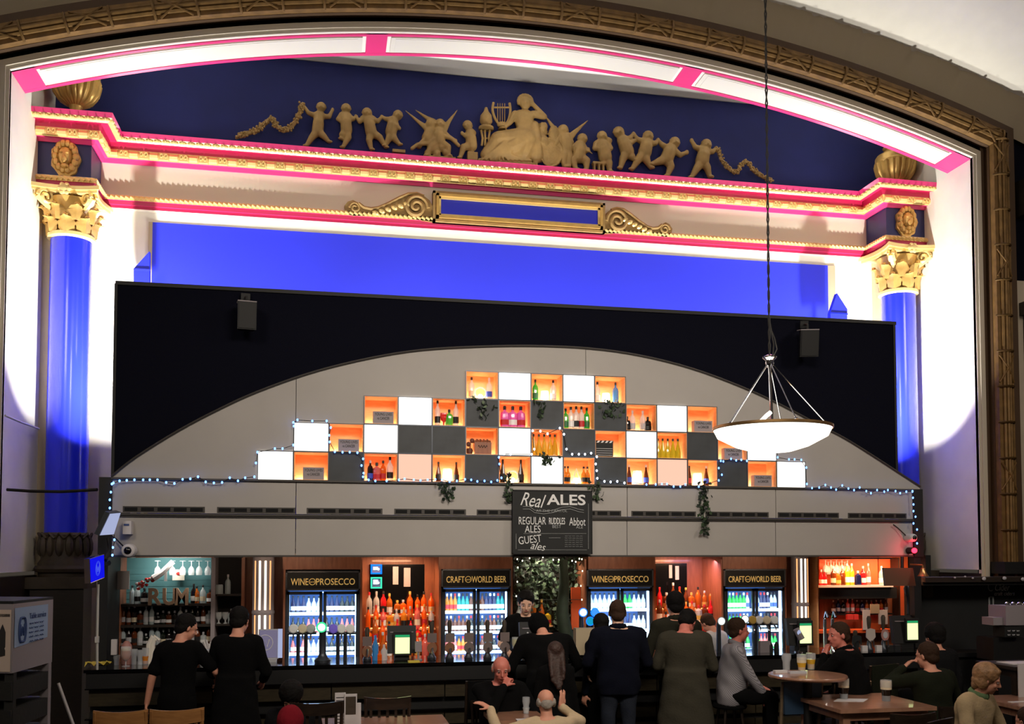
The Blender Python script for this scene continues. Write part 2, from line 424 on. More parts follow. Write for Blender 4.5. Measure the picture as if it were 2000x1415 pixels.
# reeded gilded lengths of the big frame, each tied with a joint band
def reed_seg(L, cross):
    mb = MB(); nr = 5
    for k in range(nr):
        q = (k - (nr-1)/2) / (nr/2); x = q*.105; y = -.13*math.cos(q*1.2)
        mb.tube([(x, y, .012), (x, y, L-.012)], .026, 6)
    mb.box(-.118, .118, -.1, 0, 0, L)
    if cross:
        for s in (-1, 1):
            mb.tube([(-s*.11, -.11, L*.12), (0, -.15, L*.5), (s*.11, -.11, L*.88)], .012, 5, 1)
    for z in (0, L):
        mb.tube([(-.12, -.08, z), (-.08, -.14, z), (0, -.17, z), (.08, -.14, z), (.12, -.08, z)], .016, 6, 1)
    return mb.mesh('frame_moulding', ['bronze_gold', 'bronze_gold'])
seg_cache = {}
def seg(L, cross):
    k = (round(L, 3), cross)
    if k not in seg_cache: seg_cache[k] = reed_seg(L, cross)
    return seg_cache[k]
offm = .305
for side in (0, 1):
    x = (XL - offm) if side == 0 else (XR + offm); z0 = 2.1; ztop = ZSP + .18; n = 12; L = (ztop - z0)/n
    for k in range(n):
        link('frame_moulding', seg(L, k % 3 == 2), gold, (x, YP-.09, z0 + k*L))
tt = math.asin((HALF+offm)/(RAD+offm)); n = 27
for k in range(n):
    a0, a1 = -tt + 2*tt*k/n, -tt + 2*tt*(k+1)/n; am = (a0+a1)/2; R_ = RAD + offm; L = 2*R_*math.sin((a1-a0)/2)
    o = link('frame_moulding', seg(L, k % 2 == 0), gold, (XC + R_*math.sin(a0), YP-.09, ZC + R_*math.cos(a0)), (0, PI/2 + am - 0, 0))
# tan band outside the frame: its ragged shadow put into shape and colour
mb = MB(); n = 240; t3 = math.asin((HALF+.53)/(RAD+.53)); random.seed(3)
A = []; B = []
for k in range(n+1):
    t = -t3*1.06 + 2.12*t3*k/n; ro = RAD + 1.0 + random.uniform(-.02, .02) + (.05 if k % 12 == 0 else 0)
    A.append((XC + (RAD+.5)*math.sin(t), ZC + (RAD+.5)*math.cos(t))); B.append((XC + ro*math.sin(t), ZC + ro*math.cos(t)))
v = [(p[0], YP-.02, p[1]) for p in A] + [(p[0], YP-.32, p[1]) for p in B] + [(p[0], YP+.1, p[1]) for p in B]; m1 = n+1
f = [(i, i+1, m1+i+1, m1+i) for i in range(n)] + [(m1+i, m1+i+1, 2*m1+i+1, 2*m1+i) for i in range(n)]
mb.add(v, f); tag(mb.build('trim_shadow', 'tan_stone'), kind='structure')
# proscenium wall beyond the frame, side zones and hall ceiling
tag(MB().box(XR+.4, 15, YP+.02, YP+.2, 2.0, 6.1).box(XR+.4, 15, YP+.05, YP+.2, 6.1, 9.2, 1).box(XR+.1, 15, YP+.0, YP+.2, 0, 2.06, 2).build('wall_front_right', ['hall_plaster', 'screen_navy', 'dark_wood']), kind='structure')
tag(MB().box(-9, XL-.4, YP+.02, YP+.2, 2.0, 9.2).box(-9, XL-.1, YP+.0, YP+.2, 0, 2.0, 1).build('wall_front_left', ['hall_plaster', 'dark_wood']), kind='structure')
mb = MB(); a = arc(.9, 60, th=t3*1.3); n = len(a)
v = [(p[0], YP-.2, p[1]) for p in a] + [(p[0], YP-3.0, p[1] + 1.1) for p in a] + [(p[0]*1.0, -4, p[1] + 1.4) for p in a]
f = [(i, i+1, n+i+1, n+i) for i in range(n-1)] + [(n+i, n+i+1, 2*n+i+1, 2*n+i) for i in range(n-1)]
mb.add(v, f); tag(mb.build('ceiling', 'cream_plaster'), kind='structure')
tag(MB().box(-9.1, -9, -4, 11.6, 0, 10).build('wall_hall_left', 'hall_plaster'), kind='structure')
tag(MB().box(15, 15.1, -4, 11.6, 0, 10).build('wall_hall_right', 'hall_plaster'), kind='structure')
# small dark pilaster and lintel at far right
pr = MB().box(9.56, 10.2, YP-.12, YP+.1, 2.0, 5.75, 0).box(9.50, 10.3, YP-.2, YP+.1, 5.6, 5.78, 0).build('trim_5', 'dark_wood'); tag(pr, kind='structure')
pl = MB().box(9.5, 9.9, YP-.3, YP+.05, 7.0, 7.5).build('trim_7', 'dark_stone'); tag(pl, kind='structure')
b = MB().box(XR+.13, XR+.68, YP-.3, YP-.02, 2.0, 2.16).build('plinth_block', 'black_paint')
tag(b, 'black plinth block under the gilded frame at right of the bar', 'plinth')
# ---------------------------------------------------------------- entablature
def zp(py, p, px=389): return PY(px, py, YF - p).z
prof = [  # (projection from frieze, pixel row in the main run near the left, material of the face down to the next point)
    (.0, None, 'magenta_paint'), (.31, 269, 'magenta_paint'), (.30, 279, 'bright_gold'), (.24, 289, 'crimson_paint'), (.14, 291, 'crimson_paint'),
    (.13, 304, 'bright_gold'), (.10, 321, 'magenta_paint'), (.05, 323, 'magenta_paint'), (.03, 331, 'magenta_paint'), (.0, 332, 'frieze_cream'),
    (.0, 391, 'frieze_cream'), (.07, 392, 'bright_gold'), (.07, 401, 'magenta_paint'), (.05, 402, 'crimson_paint'), (.045, 410, 'magenta_paint'), (.02, 411, 'crimson_paint'), (.02, 417, 'frieze_cream'), (-.3, None, 'frieze_cream')]
PR = []
for p, py, m in prof:
    if py is None: PR.append((p, (PR[-1][1] if PR else zp(269, .31) + .0), m))
    else: PR.append((p, zp(py, p), m))
ZCORN = PR[1][1]
def plan(p):
    f_, b_ = YF - p, YPIL - .15 - p
    return [(XL, b_), (BL + p, b_), (BL + p, f_), (BR - p, f_), (BR - p, b_), (XR, b_)]
mnames = ['magenta_paint', 'crimson_paint', 'bright_gold', 'frieze_cream', 'navy_block']
mb = MB()
for i in range(len(PR)-1):
    (p0, z0, m0), (p1, z1, m1) = PR[i], PR[i+1]
    a, b_ = plan(p0), plan(p1)
    for k in range(5):
        mm = m0
        if i == 9 and k in (0, 1, 3, 4): mm = 'navy_block'
        q = [(*a[k], z0), (*a[k+1], z0), (*b_[k+1], z1), (*b_[k], z1)]
        mb.add(q[::-1], [(0, 1, 2, 3)], mnames.index(mm))
a = plan(.31)
mb.add([(*a[2], ZCORN), (*a[3], ZCORN), (a[3][0], YN+.02, ZCORN), (a[2][0], YN+.02, ZCORN)], [(0, 1, 2, 3)], 0)
mb.add([(*a[0], ZCORN), (*a[1], ZCORN), (a[1][0], YN+.02, ZCORN), (a[0][0], YN+.02, ZCORN)], [(0, 1, 2, 3)], 0)
mb.add([(*a[4], ZCORN), (*a[5], ZCORN), (a[5][0], YN+.02, ZCORN), (a[4][0], YN+.02, ZCORN)], [(0, 1, 2, 3)], 0)
ent = mb.build('trim_6', mnames); tag(ent, kind='structure')
# enrichment of the bands
def walk(p, step, fn):
    P = plan(p)
    for k in range(5):
        a, b_ = Vector(P[k]), Vector(P[k+1]); L = (b_-a).length; n = max(1, round(L/step)); d = (b_-a)/n
        for i in range(n):
            c = a + d*(i+.5); fn(c, math.atan2(d.y, d.x), L/n, i)
def leaf_mesh(w, h):
    mb = MB()
    for s in (-1, 1):
        mb.ell((s*w*.2, -.012, 0), (w*.24, .02, h*.42), 6, 4)
    mb.ell((0, -.02, h*.1), (w*.12, .025, h*.45), 6, 4); mb.ell((w*.45, -.01, -h*.1), (w*.1, .018, h*.3), 5, 4)
    return mb.mesh('leaf_ornament', ['bright_gold'])
h1 = PR[2][1]-PR[3][1]; z1 = (PR[2][1]+PR[3][1])/2
lm = leaf_mesh(.105, h1*1.1)
walk(.275, .105, lambda c, r, L, i: link('leaf_ornament', lm, ent, (c.x, c.y, z1), (0, 0, r)))
h2 = PR[5][1]-PR[6][1]; z2 = (PR[5][1]+PR[6][1])/2
mb = MB(); mb.tube([(-.052, 0, 0), (.052, 0, 0)], h2*.42, 8); barrel = mb.mesh('barrel_ornament', ['bright_gold'])
mb = MB()
for s in (-1, 1):
    mb.tube([(s*.028 + .022*math.cos(t)*(1-t/9), -.03, h2*.36*math.sin(t)*(1-t/9)) for t in [q*.7 for q in range(9)]], .009, 5)
    mb.ell((s*.062, -.02, 0), (.012, .03, h2*.46), 5, 4)
mb.box(-.058, .058, -.02, .02, -h2*.42, h2*.42)
scroll = mb.mesh('scroll_ornament', ['bright_gold'])
walk(.115, .125, lambda c, r, L, i: link('scroll_ornament' if i % 2 else 'barrel_ornament', scroll if i % 2 else barrel, ent, (c.x, c.y, z2), (0, 0, r)))
mb = MB(); z3 = (PR[11][1]+PR[12][1])/2; h3 = PR[11][1]-PR[12][1]
def bead(c, r, L, i):
    d = Vector((math.cos(r), math.sin(r), 0)); q = Vector((c.x, c.y, z3))
    mb.tube([q - d*L*.4 + Vector((0, 0, h3*.25)), q + d*L*.4 - Vector((0, 0, h3*.25))], h3*.36, 5, 0)
walk(.075, .062, bead)
tag(mb.build('rope_bead', 'bright_gold', ent), kind='stuff')
# lion masks on the blocks
for x in ((XL+BL)/2 + .02, (XR+BR)/2): 
    zc = (PR[9][1]+PR[10][1])/2; y = YPIL - .16; mb = MB()
    mb.prism([(x + .17*math.cos(t)*(1+.08*math.cos(7*t)), zc + .235*math.sin(t)*(1+.06*math.cos(9*t))) for t in [2*PI*k/28 for k in range(28)]], y-.03, y+.03)
    for k in range(14):
        t = 2*PI*k/14; mb.ell((x+.12*math.cos(t), y-.04, zc+.02+.17*math.sin(t)), (.045, .035, .05), 6, 5)
    mb.ell((x, y-.05, zc+.02), (.085, .06, .12), 8, 6); mb.ell((x, y-.1, zc-.03), (.035, .04, .05), 6, 5); mb.ell((x, y-.07, zc-.11), (.05, .04, .035), 6, 5)
    for s in (-1, 1): mb.ell((x+s*.035, y-.1, zc+.05), (.022, .02, .014), 6, 4); mb.ell((x+s*.09, y-.05, zc+.13), (.03, .03, .03), 6, 4)
    o = mb.build('lion_mask', 'gold_paint')
    tag(o, 'gilded lion mask on the navy block over the %s blue column' % ('left' if x < 0 else 'right'), 'ornament')
# pilasters, columns, capitals, pedestals
ZB = PR[16][1]; 
for sgn, x0, x1 in ((0, XL, BL), (1, BR, XR)):
    cx = -3.21 if sgn == 0 else 8.44; side = 'left' if sgn == 0 else 'right'
    pil = MB().box(x0, x1 + 0 if sgn else x1 - .12, YPIL, YW, 0, ZB+.05); 
    o = MB().box(x0 if sgn == 0 else x0+.12, x1-.12 if sgn == 0 else x1, YPIL+.12, YW, 0, ZB+.05).build('trim_8' if sgn == 0 else 'trim_9', 'tan_stone'); tag(o, kind='structure')
    R = .25; yc = YPIL + .0; zcb = PY(1750 if sgn else 138, 577 if sgn else 470, yc).z; zft = 2.25 + .2
    col = empty('column', (cx, yc, 0), 'glossy blue column with gilded leafy capital at the %s of the stage' % side, 'column')
    MB().lathe([(R*1.0, 2.5), (R*1.0, 3.5), (R*.98, zcb)], (cx, yc, 0), 40).build('shaft', 'column_blue', col)
    MB().lathe([(R*.98, 0), (R*1.14, .02), (R*1.14, .06), (R*1.0, .08)], (cx, yc, zcb-.02), 40).build('neck_ring', 'bright_gold', col)
    H = ZB - zcb
    cp = MB(); cp.lathe([(R*.92, .05), (R*.95, H*.3), (R*1.0, H*.6), (R*1.2, H*.82)], (cx, yc, zcb), 24)
    capo = cp.build('capital_bell', 'gold_paint', col)
    ab = MB(); s_ = R*1.62; pts = []
    for q in range(4):
        for u in range(-4, 5):
            w = u/4*s_; dpt = s_*(.82 + .18*(u/4)**2)*1.0
            pts.append([(w, -dpt), (dpt, w), (-w, dpt), (-dpt, -w)][q])
    ab.prismz([(cx+p[0]*.93, yc+p[1]*.93) for p in pts], zcb+H*.86, zcb+H*.92); ab.prismz([(cx+p[0], yc+p[1]) for p in pts], zcb+H*.92, zcb+H)
    ab.build('abacus', 'bright_gold', col)
    for row, (zz, rr, hh, n, off) in enumerate(((.06, 1.0, .36, 8, 0), (.3, 1.05, .36, 8, .5))):
        for k in range(n):
            t = 2*PI*(k+off)/n
            if math.sin(t) > .5: continue
            lf = MB(); e = Vector((math.cos(t), math.sin(t), 0)); w = Vector((-e.y, e.x, 0)); c0 = Vector((cx, yc, zcb))
            vv = []
            for i in range(7):
                u = i/6; out = R*rr*(1.0 + .08*u + (.28*max(0, u-.7)/.3 if u > .7 else 0)); zz_ = H*(zz + hh*(u if u < .9 else .9 - (u-.9)*.8))
                wd = R*.36*(.65 + .45*math.sin(PI*min(u*1.1, 1)))*(1 - .5*max(0, u-.7)/.3) * (1 + .18*(i % 2))
                for q, lift in ((-1, 0), (-.5, .03), (0, .055), (.5, .03), (1, 0)):
                    vv.append(c0 + e*(out+lift) + w*(wd*q) + Vector((0, 0, zz_)))
            ff = [(i*5+j, i*5+j+1, i*5+j+6, i*5+j+5) for i in range(6) for j in range(4)]
            lf.add(vv, ff); lf.ell(c0 + e*(R*rr*1.3) + Vector((0, 0, H*(zz+hh*.9))), (.035, .035, .028), 6, 4)
            lf.build('acanthus_leaf', 'gold_paint', col)
    for t in (-PI*.25, -PI*.75):
        e = Vector((math.cos(t), math.sin(t), 0)); c0 = Vector((cx, yc, zcb)) + e*(R*1.45) + Vector((0, 0, H*.76))
        vl = MB()
        for th in (-1, 1):
            w = Vector((-e.y, e.x, 0))*th*.03
            vl.tube([c0 + w + e*(.105*(1-q/26)*math.cos(q*.45)) + Vector((0, 0, .105*(1-q/26)*math.sin(q*.45))) for q in range(24)], .024, 6)
        vl.tube([c0 + e*.1, c0 - e*.08 - Vector((0, 0, .12)), c0 - e*.16 - Vector((0, 0, .25))], [.04, .035, .02], 6)
        vl.build('volute', 'bright_gold', col)
    fl = MB(); fl.ell((cx, yc-R*1.5, zcb+H*.9), (.07, .05, .07), 8, 5)
    for k in range(6): fl.ell((cx+.055*math.cos(k*PI/3), yc-R*1.55, zcb+H*.9+.055*math.sin(k*PI/3)), (.03, .03, .03), 6, 4)
    fl.build('fleuron', 'bright_gold', col)
    # base: carved dark drum and mouldings
    zb = PY(138 if sgn == 0 else 1790, 1046, yc).z
    bd = MB(); bd.lathe([(R*1.18, zb-.6), (R*1.25, zb-.35), (R*1.12, zb-.3), (R*1.06, zb-.02), (R*1.1, zb), (R*1.0, zb+.03)], (cx, yc, 0), 32)
    bd.build('carved_drum', 'dark_stone', col)
    for k in range(9):
        t = -PI + PI*k/8; e = Vector((math.cos(t), math.sin(t)*1, 0)); c0 = Vector((cx, yc, zb-.14)) + e*R*1.12
        MB().ell(c0, (.05, .05, .13), 6, 5).tube([c0 + Vector((-.05*e.y, .05*e.x, .1)), c0 + Vector((0, 0, .16)) + e*.03, c0 + Vector((.05*e.y, -.05*e.x, .1))], .016, 5).build('carved_leaf', 'dark_stone', col)
    MB().lathe([(R*1.35, zb-.46), (R*1.42, zb-.42), (R*1.35, zb-.38)], (cx, yc, 0), 32).box(cx-R*1.45, cx+R*1.4, yc-R*1.45, yc+.1, zb-.66, zb-.52).build('base_moulding', 'dark_stone', col)
    MB().box(cx-R*1.25, cx+R*1.2, yc-R*1.3, yc+.1, 0, zb-.66).build('pedestal', 'dark_wood', col)
# urns on top of the breakfronts
for px0, side in ((148, 'left'), (1749, 'right')):
    yu = YPIL + .12; c = PY(px0, 203 if side == 'left' else 357, yu); cx = c.x; z0 = ZCORN
    k = .40*(1.0 if side == 'left' else 1.0)
    u = empty('urn', (cx, yu, z0), 'gilded fluted stone urn on the %s end of the cornice' % side, 'urn')
    zb = c.z - z0 - .09
    MB().lathe([(.16, 0), (.16, .03), (.1, .05), (.07, zb+.02), (.09, zb+.06)], (cx, yu, z0), 20).build('foot', 'gold_paint', u)
    MB().lathe([(.09, .05), (.2, .12), (.265, .22), (.29, .33), (.295, .37)], (cx, yu, z0+zb), 64, flute=.13, nf=22).build('fluted_bowl', 'gold_paint', u)
    MB().lathe([(.295, .36), (.305, .39), (.29, .42), (.29, .47), (.27, .50), (.19, .55), (.14, .6), (.18, .63), (.06, .68), (.05, .74)], (cx, yu, z0+zb), 32).build('lid', 'gold_paint', u)
# blue panel and pointed blue boards on the stage wall
p0 = PY(298, 431, YW-.02); p1 = PY(1617, 521, YW-.02)
pan = MB().box(p0.x, p1.x, YW-.015, YW, 2.6, (p0.z+p1.z)/2).build('blue_wall_panel', 'blue_paint'); tag(pan, 'wide flat bright blue panel on the white stage wall', 'wall panel')
o = MB().box(p1.x, p1.x+.12, YW-.02, YW, 2.6, (p0.z+p1.z)/2).box(p0.x-.05, p0.x, YW-.02, YW, 2.6, (p0.z+p1.z)/2).build('trim_10', 'tan_stone'); tag(o, kind='structure')
for pts, side in (([(261, 525), (292, 491), (292, 640), (261, 640)], 'left'), ([(1622, 611), (1635, 573), (1655, 604), (1655, 700), (1622, 700)], 'right')):
    q = [PY(a_, b_, 12.6) for a_, b_ in pts]
    w = MB().prism([(p.x, p.z) for p in q], 12.6, 12.68).box(q[0].x*.5+q[2].x*.5-.02, q[0].x*.5+q[2].x*.5+.02, 12.62, 12.66, 0, q[0].z-.2).build('pointed_board', 'blue_paint')
    tag(w, 'small pointed blue board standing %s of the wide blue panel' % side, 'board')
    zz = (q[0].z + .0); MB().box(min(p.x for p in q), max(p.x for p in q), 12.585, 12.6, zz-.02, zz).build('crease_strip', 'column_blue', w)
# cartouche on the frieze
def fz(px, py, p=.12): return PY(px, py, YF - p)
car = empty('cartouche', fz(1010, 410), 'gilded cartouche with blue panel and side scrolls on the frieze', 'ornament')
tl, tr = fz(846, 370, .14), fz(1182, 399, .14); bl, br = fz(850, 432, .14), fz(1180, 455, .14)
zt_, zb_ = (tl.z+tr.z)/2, (bl.z+br.z)/2; xl_, xr_ = tl.x, tr.x
def frame_box(x0, x1, z0, z1, w, y0, y1): return MB().box(x0, x1, y0, y1, z1-w, z1).box(x0, x1, y0, y1, z0, z0+w).box(x0, x0+w, y0, y1, z0, z1).box(x1-w, x1, y0, y1, z0, z1)
MB().box(xl_, xr_, YF-.1, YF, zb_, zt_).build('back_plate', 'gold_paint', car)
for i_, (w0, dpt, mm) in enumerate(((.0, .14, 'relief_gold'), (.045, .18, 'gold_paint'), (.075, .15, 'bright_gold'))):
    frame_box(xl_+w0, xr_-w0, zb_+w0, zt_-w0, .035, YF-dpt, YF-.02).build('frame_moulding', mm, car)
MB().box(xl_+.11, xr_-.11, YF-.12, YF-.09, zb_+.11, zt_-.11).build('blue_field', 'blue_paint', car)
for s, ox in ((-1, 0), (1, 0)):
    def q_(u, v):                      # u: 0 at cartouche edge to 1 at the tip, v: height 0..1
        return ((xl_ - u*1.22) if s < 0 else (xr_ + u*1.05), zb_ + v*(zt_-zb_))
    top = [(0, .55), (.03, .72), (.10, .86), (.18, .93), (.28, .9), (.38, .76), (.5, .55), (.62, .38), (.7, .33), (.78, .36), (.84, .48), (.9, .56), (.96, .5), (1, .35)]
    bot = [(.98, .12), (.9, .05), (.8, .08), (.6, .16), (.3, .10), (.0, .02)]
    pts = [q_(*p) for p in top+bot]
    if s > 0: pts = pts[::-1]
    MB().prism(pts, YF-.07, YF).build('scroll_bracket', 'relief_gold', car)
    c1 = q_(.19, .45); mb = MB(); r0 = .17
    mb.tube([(c1[0] + s*-1*(r0*(1-k/40))*math.cos(k*.35), YF-.1, c1[1] + (r0*(1-k/40))*math.sin(k*.35)) for k in range(36)], .028, 6)
    c2 = q_(.88, .3); mb.tube([(c2[0] + (.075*(1-k/30))*math.cos(k*.4)*s, YF-.09, c2[1] + (.075*(1-k/30))*math.sin(k*.4)) for k in range(24)], .018, 6)
    edge = [(q_(a_, b_-.03)[0], YF-.09, q_(a_, b_-.03)[1]) for a_, b_ in top[2:11]]
    mb.tube(edge, .022, 6); mb.build('scroll_moulding', 'relief_gold', car)
    lf = MB()
    for k in range(6):
        u = .3 + .07*k; a_ = q_(u, .52-.07*k); lf.ell((a_[0], YF-.1, a_[1]), (.05, .03, .032), 6, 4, R=Matrix.Rotation((.5 if s < 0 else -.5), 3, 'Y'))
    lf.build('leaf_spray', 'bright_gold', car)
# ---------------------------------------------------------------- dark screen, arched panel, canopy
YB, YA, YC = 10.9, 10.40, 10.4
q = [PY(228, 553, YB), PY(1745, 635, YB)]
ztop = (q[0].z + q[1].z)/2; bx0, bx1 = q[0].x, q[1].x
scr = empty('stage_screen', ((bx0+bx1)/2, YB, 3.1), 'wide near black screen wall standing behind the grey arch', 'screen wall')
MB().box(bx0, bx1, YB, YB+.05, 3.0, ztop).build('panel', 'screen_navy', scr)
MB().box(bx0-.01, bx1+.03, YB-.02, YB+.07, ztop-.012, ztop+.03).build('top_rail', 'black_paint', scr)
MB().box(bx0-.02, bx0+.012, YB-.015, YB+.06, 3.0, ztop).box(bx1-.012, bx1+.02, YB-.015, YB+.06, 3.0, ztop).build('edge_trim', 'black_paint', scr)
fl, fr_ = PY(218, 935, YC), PY(1783, 955, YC)
FX0, FX1 = fl.x, fr_.x; ZF1 = (PY(218, 935, YC).z + PY(1783, 956, YC).z)/2
def zc(px, py, Y=None): return PY(px, py, Y or YC).z
ZF0 = zc(1000, 1085); ZR = (zc(300, 1009) + zc(1500, 1013))/2
arcpx = [(218, 932), (265, 895), (350, 842), (430, 800), (500, 768), (600, 732), (700, 706), (800, 688), (900, 680), (1030, 677), (1150, 682), (1250, 696), (1350, 721), (1450, 758), (1530, 795), (1600, 832), (1650, 858), (1700, 889), (1760, 928), (1797, 952)]
ap = [PY(a_, b_, YA) for a_, b_ in arcpx]
def smooth_curve(pts, n=4):
    out = []
    for i in range(len(pts)-1):
        p0 = pts[max(i-1, 0)]; p1 = pts[i]; p2 = pts[i+1]; p3 = pts[min(i+2, len(pts)-1)]
        for k in range(n):
            t = k/n; out.append(tuple(.5*((2*p1[j]) + (-p0[j]+p2[j])*t + (2*p0[j]-5*p1[j]+4*p2[j]-p3[j])*t*t + (-p0[j]+3*p1[j]-3*p2[j]+p3[j])*t**3) for j in range(len(p1))))
    out.append(tuple(pts[-1])); return out
ac = smooth_curve([(p.x, p.z) for p in ap])
arcp = empty('arched_panel', (2.4, YA, ZF1), 'grey segmental arched panel behind the lit bottle shelves', 'wall panel')
c0, c1 = PY(503, 909, YC-.0), PY(1572, 925, YC)
CW = (c1.x-c0.x)/17; CX0 = c0.x; CH = (zc(1041, 727) - zc(1041, 943))/4; CZ0 = ZF1 + .0
def stack_h(x):
    c = (x-CX0)/CW
    n = 0
    for k, L in enumerate((17, 15, 11, 5)):
        if (17-L)/2 <= c <= (17+L)/2: n = k+1
    return CZ0 + n*CH
def split_poly(x0, x1):
    seg_ = [p for p in ac if x0 < p[0] < x1]
    def zat(x):
        for i in range(len(ac)-1):
            if ac[i][0] <= x <= ac[i+1][0]:
                t = (x-ac[i][0])/(ac[i+1][0]-ac[i][0]); return ac[i][1]*(1-t)+ac[i+1][1]*t
        return ac[0][1] if x < ac[0][0] else ac[-1][1]
    br = sorted(CX0+CW*((17+q*L)/2) for L in (17, 15, 11, 5) for q in (-1, 1))
    bot = [(x1, max(stack_h(x1-1e-4)-.0, ZF1-.02))]
    for b in reversed([b for b in br if x0+.01 < b < x1-.01]):
        bot += [(b, max(stack_h(b+1e-3), ZF1-.02)), (b, max(stack_h(b-1e-3), ZF1-.02))]
    bot += [(x0, max(stack_h(x0+1e-4), ZF1-.02))]
    return [(x0, max(zat(x0), ZF1-.01))] + seg_ + [(x1, max(zat(x1), ZF1-.01))] + bot
xs_ = [ac[0][0]+.001, PY(578, 800, YA).x, PY(1144, 700, YA).x, ac[-1][0]-.001]
for i in range(3):
    MB().prism(split_poly(xs_[i]+(.003 if i else 0), xs_[i+1]-.003), YA, YA+.04).build('arch_board', 'fascia_grey', arcp)
MB().tube([(p[0], YA-.005, p[1]+.004) for p in ac], .014, 5).build('edge_bead', 'fascia_edge', arcp)
can = empty('bar_canopy', (2.4, YC, ZF0), 'long grey canopy fascia of the bar with slotted vents', 'canopy')
jx = [FX0, PY(578, 970, YC).x, PY(1225, 970, YC).x, PY(1515, 970, YC).x, FX1]
for i in range(4):
    MB().box(jx[i]+.004, jx[i+1]-.004, YC, YC+.05, ZR+.02, ZF1).build('upper_panel', 'fascia_grey', can)
    MB().box(jx[i]+.004, jx[i+1]-.004, YC+.015, YC+.06, ZF0, ZR-.01).build('lower_panel', 'fascia_grey', can)
MB().box(FX0, FX1, YC-.02, YC+.05, ZR-.006, ZR+.014).box(FX0, FX1, YC-.005, YC+.05, ZR-.022, ZR-.006).build('drip_rail', 'fascia_edge', can)
MB().box(FX0, FX1, YC+.0, YC+.07, ZF0-.02, ZF0+.0).build('bottom_edge', 'fascia_edge', can)
MB().box(FX0, FX1, YC-.03, YA+.05, ZF1-.015, ZF1+.005).build('shelf_ledge', 'fascia_edge', can)
MB().box(FX0, FX1, YC+.06, YC+1.6, ZF0+.02, ZF0+.07).box(FX0-.1, FX1+.1, YB-.1, 12.2, 3.0, 3.05).build('canopy_roof', 'dark_wood', can)
for s, (a_, b_) in ((0, (193, 219)), (1, (1783, 1801))):
    x0, x1 = PY(a_, 1000, YC).x, PY(b_, 1000, YC).x
    MB().box(x0, x1, YC-.02, YC+.3, ZF0-.02, ZF1+.005).build('end_board', 'black_paint', can)
    o = MB().box(x0, x1 - .03, YC+.0, YC+.1, 1.125, ZF0-.03).build('corner_post', 'black_paint')
    tag(o, 'black corner post under the %s end of the canopy' % ('right' if s else 'left'), 'post')
for a_, b_ in ((240, 400), (424, 577), (599, 747), (770, 910), (931, 1040), (1090, 1213), (1233, 1359), (1378, 1501), (1519, 1638), (1656, 1770)):
    x0, x1 = PY(a_, 1003, YC).x, PY(b_, 1003, YC).x; z0 = ZR + .032; z1_ = z0 + .05
    v_ = MB().box(x0, x1, YC-.006, YC, z0-.006, z1_+.006).build('vent', 'fascia_edge', can)
    w_ = (x1-x0)/5
    for k in range(5): MB().box(x0+w_*k+w_*.1, x0+w_*(k+1)-w_*.12, YC-.01, YC-.005, z0+.006, z1_-.006).build('vent_slot', 'slot_black', v_)
# ---------------------------------------------------------------- checkerboard of lit cubes
rows = [(0, 'WSBOWOBOWOBOWOBSW'), (1, 'WSWBBOWOBOWOBSW'), (2, 'SWOBOBOBOWS'), (3, 'OWOWO')]
DEP = .26; YFC = YC - .02
def cube_pos(r, c):
    L = len(rows[r][1]); return CX0 + ((17-L)//2 + c)*CW, CZ0 + r*CH
rown = ['bottom row', 'second row up', 'third row up', 'top row']
mb = MB(); t_ = .012
def box_open(): 
    m = MB(); m.box(0, t_, 0, DEP, 0, CH).box(CW-t_, CW, 0, DEP, 0, CH).box(t_, CW-t_, 0, DEP, 0, t_).box(t_, CW-t_, 0, DEP, CH-t_, CH); return m.mesh('frame', ['orange_wood'], False)
fm = box_open(); bmesh_ = MB().box(t_, CW-t_, DEP-.01, DEP, t_, CH-t_).mesh('back_board', ['orange_wood'], False)
em = MB()
for (x0, x1, z0, z1_) in ((0, CW, 0, .006), (0, CW, CH-.006, CH), (0, .006, 0, CH), (CW-.006, CW, 0, CH)): em.box(x0, x1, -.004, .004, z0, z1_)
em = em.mesh('edge_trim', ['dark_steel'], False)
dif = MB().box(.008, CW-.008, .002, .02, .008, CH-.008).mesh('diffuser', ['light_white'], False)
dif2 = MB().box(.008, CW-.008, .002, .02, .008, CH-.008).mesh('diffuser', ['light_pinkish'], False)
hull = MB().box(0, CW, .02, DEP, 0, CH).mesh('box_body', ['dark_steel'], False)
blk = MB().box(.004, CW-.004, .0, .02, .004, CH-.004).mesh('chalk_panel', ['charcoal_panel'], False)
led = MB().box(t_+.01, CW-t_-.01, DEP-.045, DEP-.03, t_, t_+.012).mesh('led_strip', ['cube_glow'], False)
kinds = {}
for r, s in rows:
    for c, k in enumerate(s):
        x, z = cube_pos(r, c); side = nth(c) + ', ' + rown[r]
        if k in 'OS':
            o = empty('shelf_cube', (x, YFC, z), 'open orange lit shelf cube, ' + side, 'shelf', 'open display cubes over the bar')
            for nm, me in (('frame', fm), ('back_board', bmesh_), ('edge_trim', em), ('led_strip', led)): link(nm, me, o, (0, 0, 0))
        elif k == 'W':
            o = empty('light_box', (x, YFC, z), 'glowing white light box cube, ' + side, 'light', 'white light boxes over the bar')
            for nm, me in (('box_body', hull), ('diffuser', dif2 if (r, c) in ((0, 4), (0, 12)) else dif), ('edge_trim', em)): link(nm, me, o, (0, 0, 0))
        else:
            o = empty('black_cube', (x, YFC, z), 'closed charcoal chalk panel cube, ' + side, 'panel', 'charcoal cubes over the bar')
            for nm, me in (('box_body', hull), ('chalk_panel', blk), ('edge_trim', em)): link(nm, me, o, (0, 0, 0))
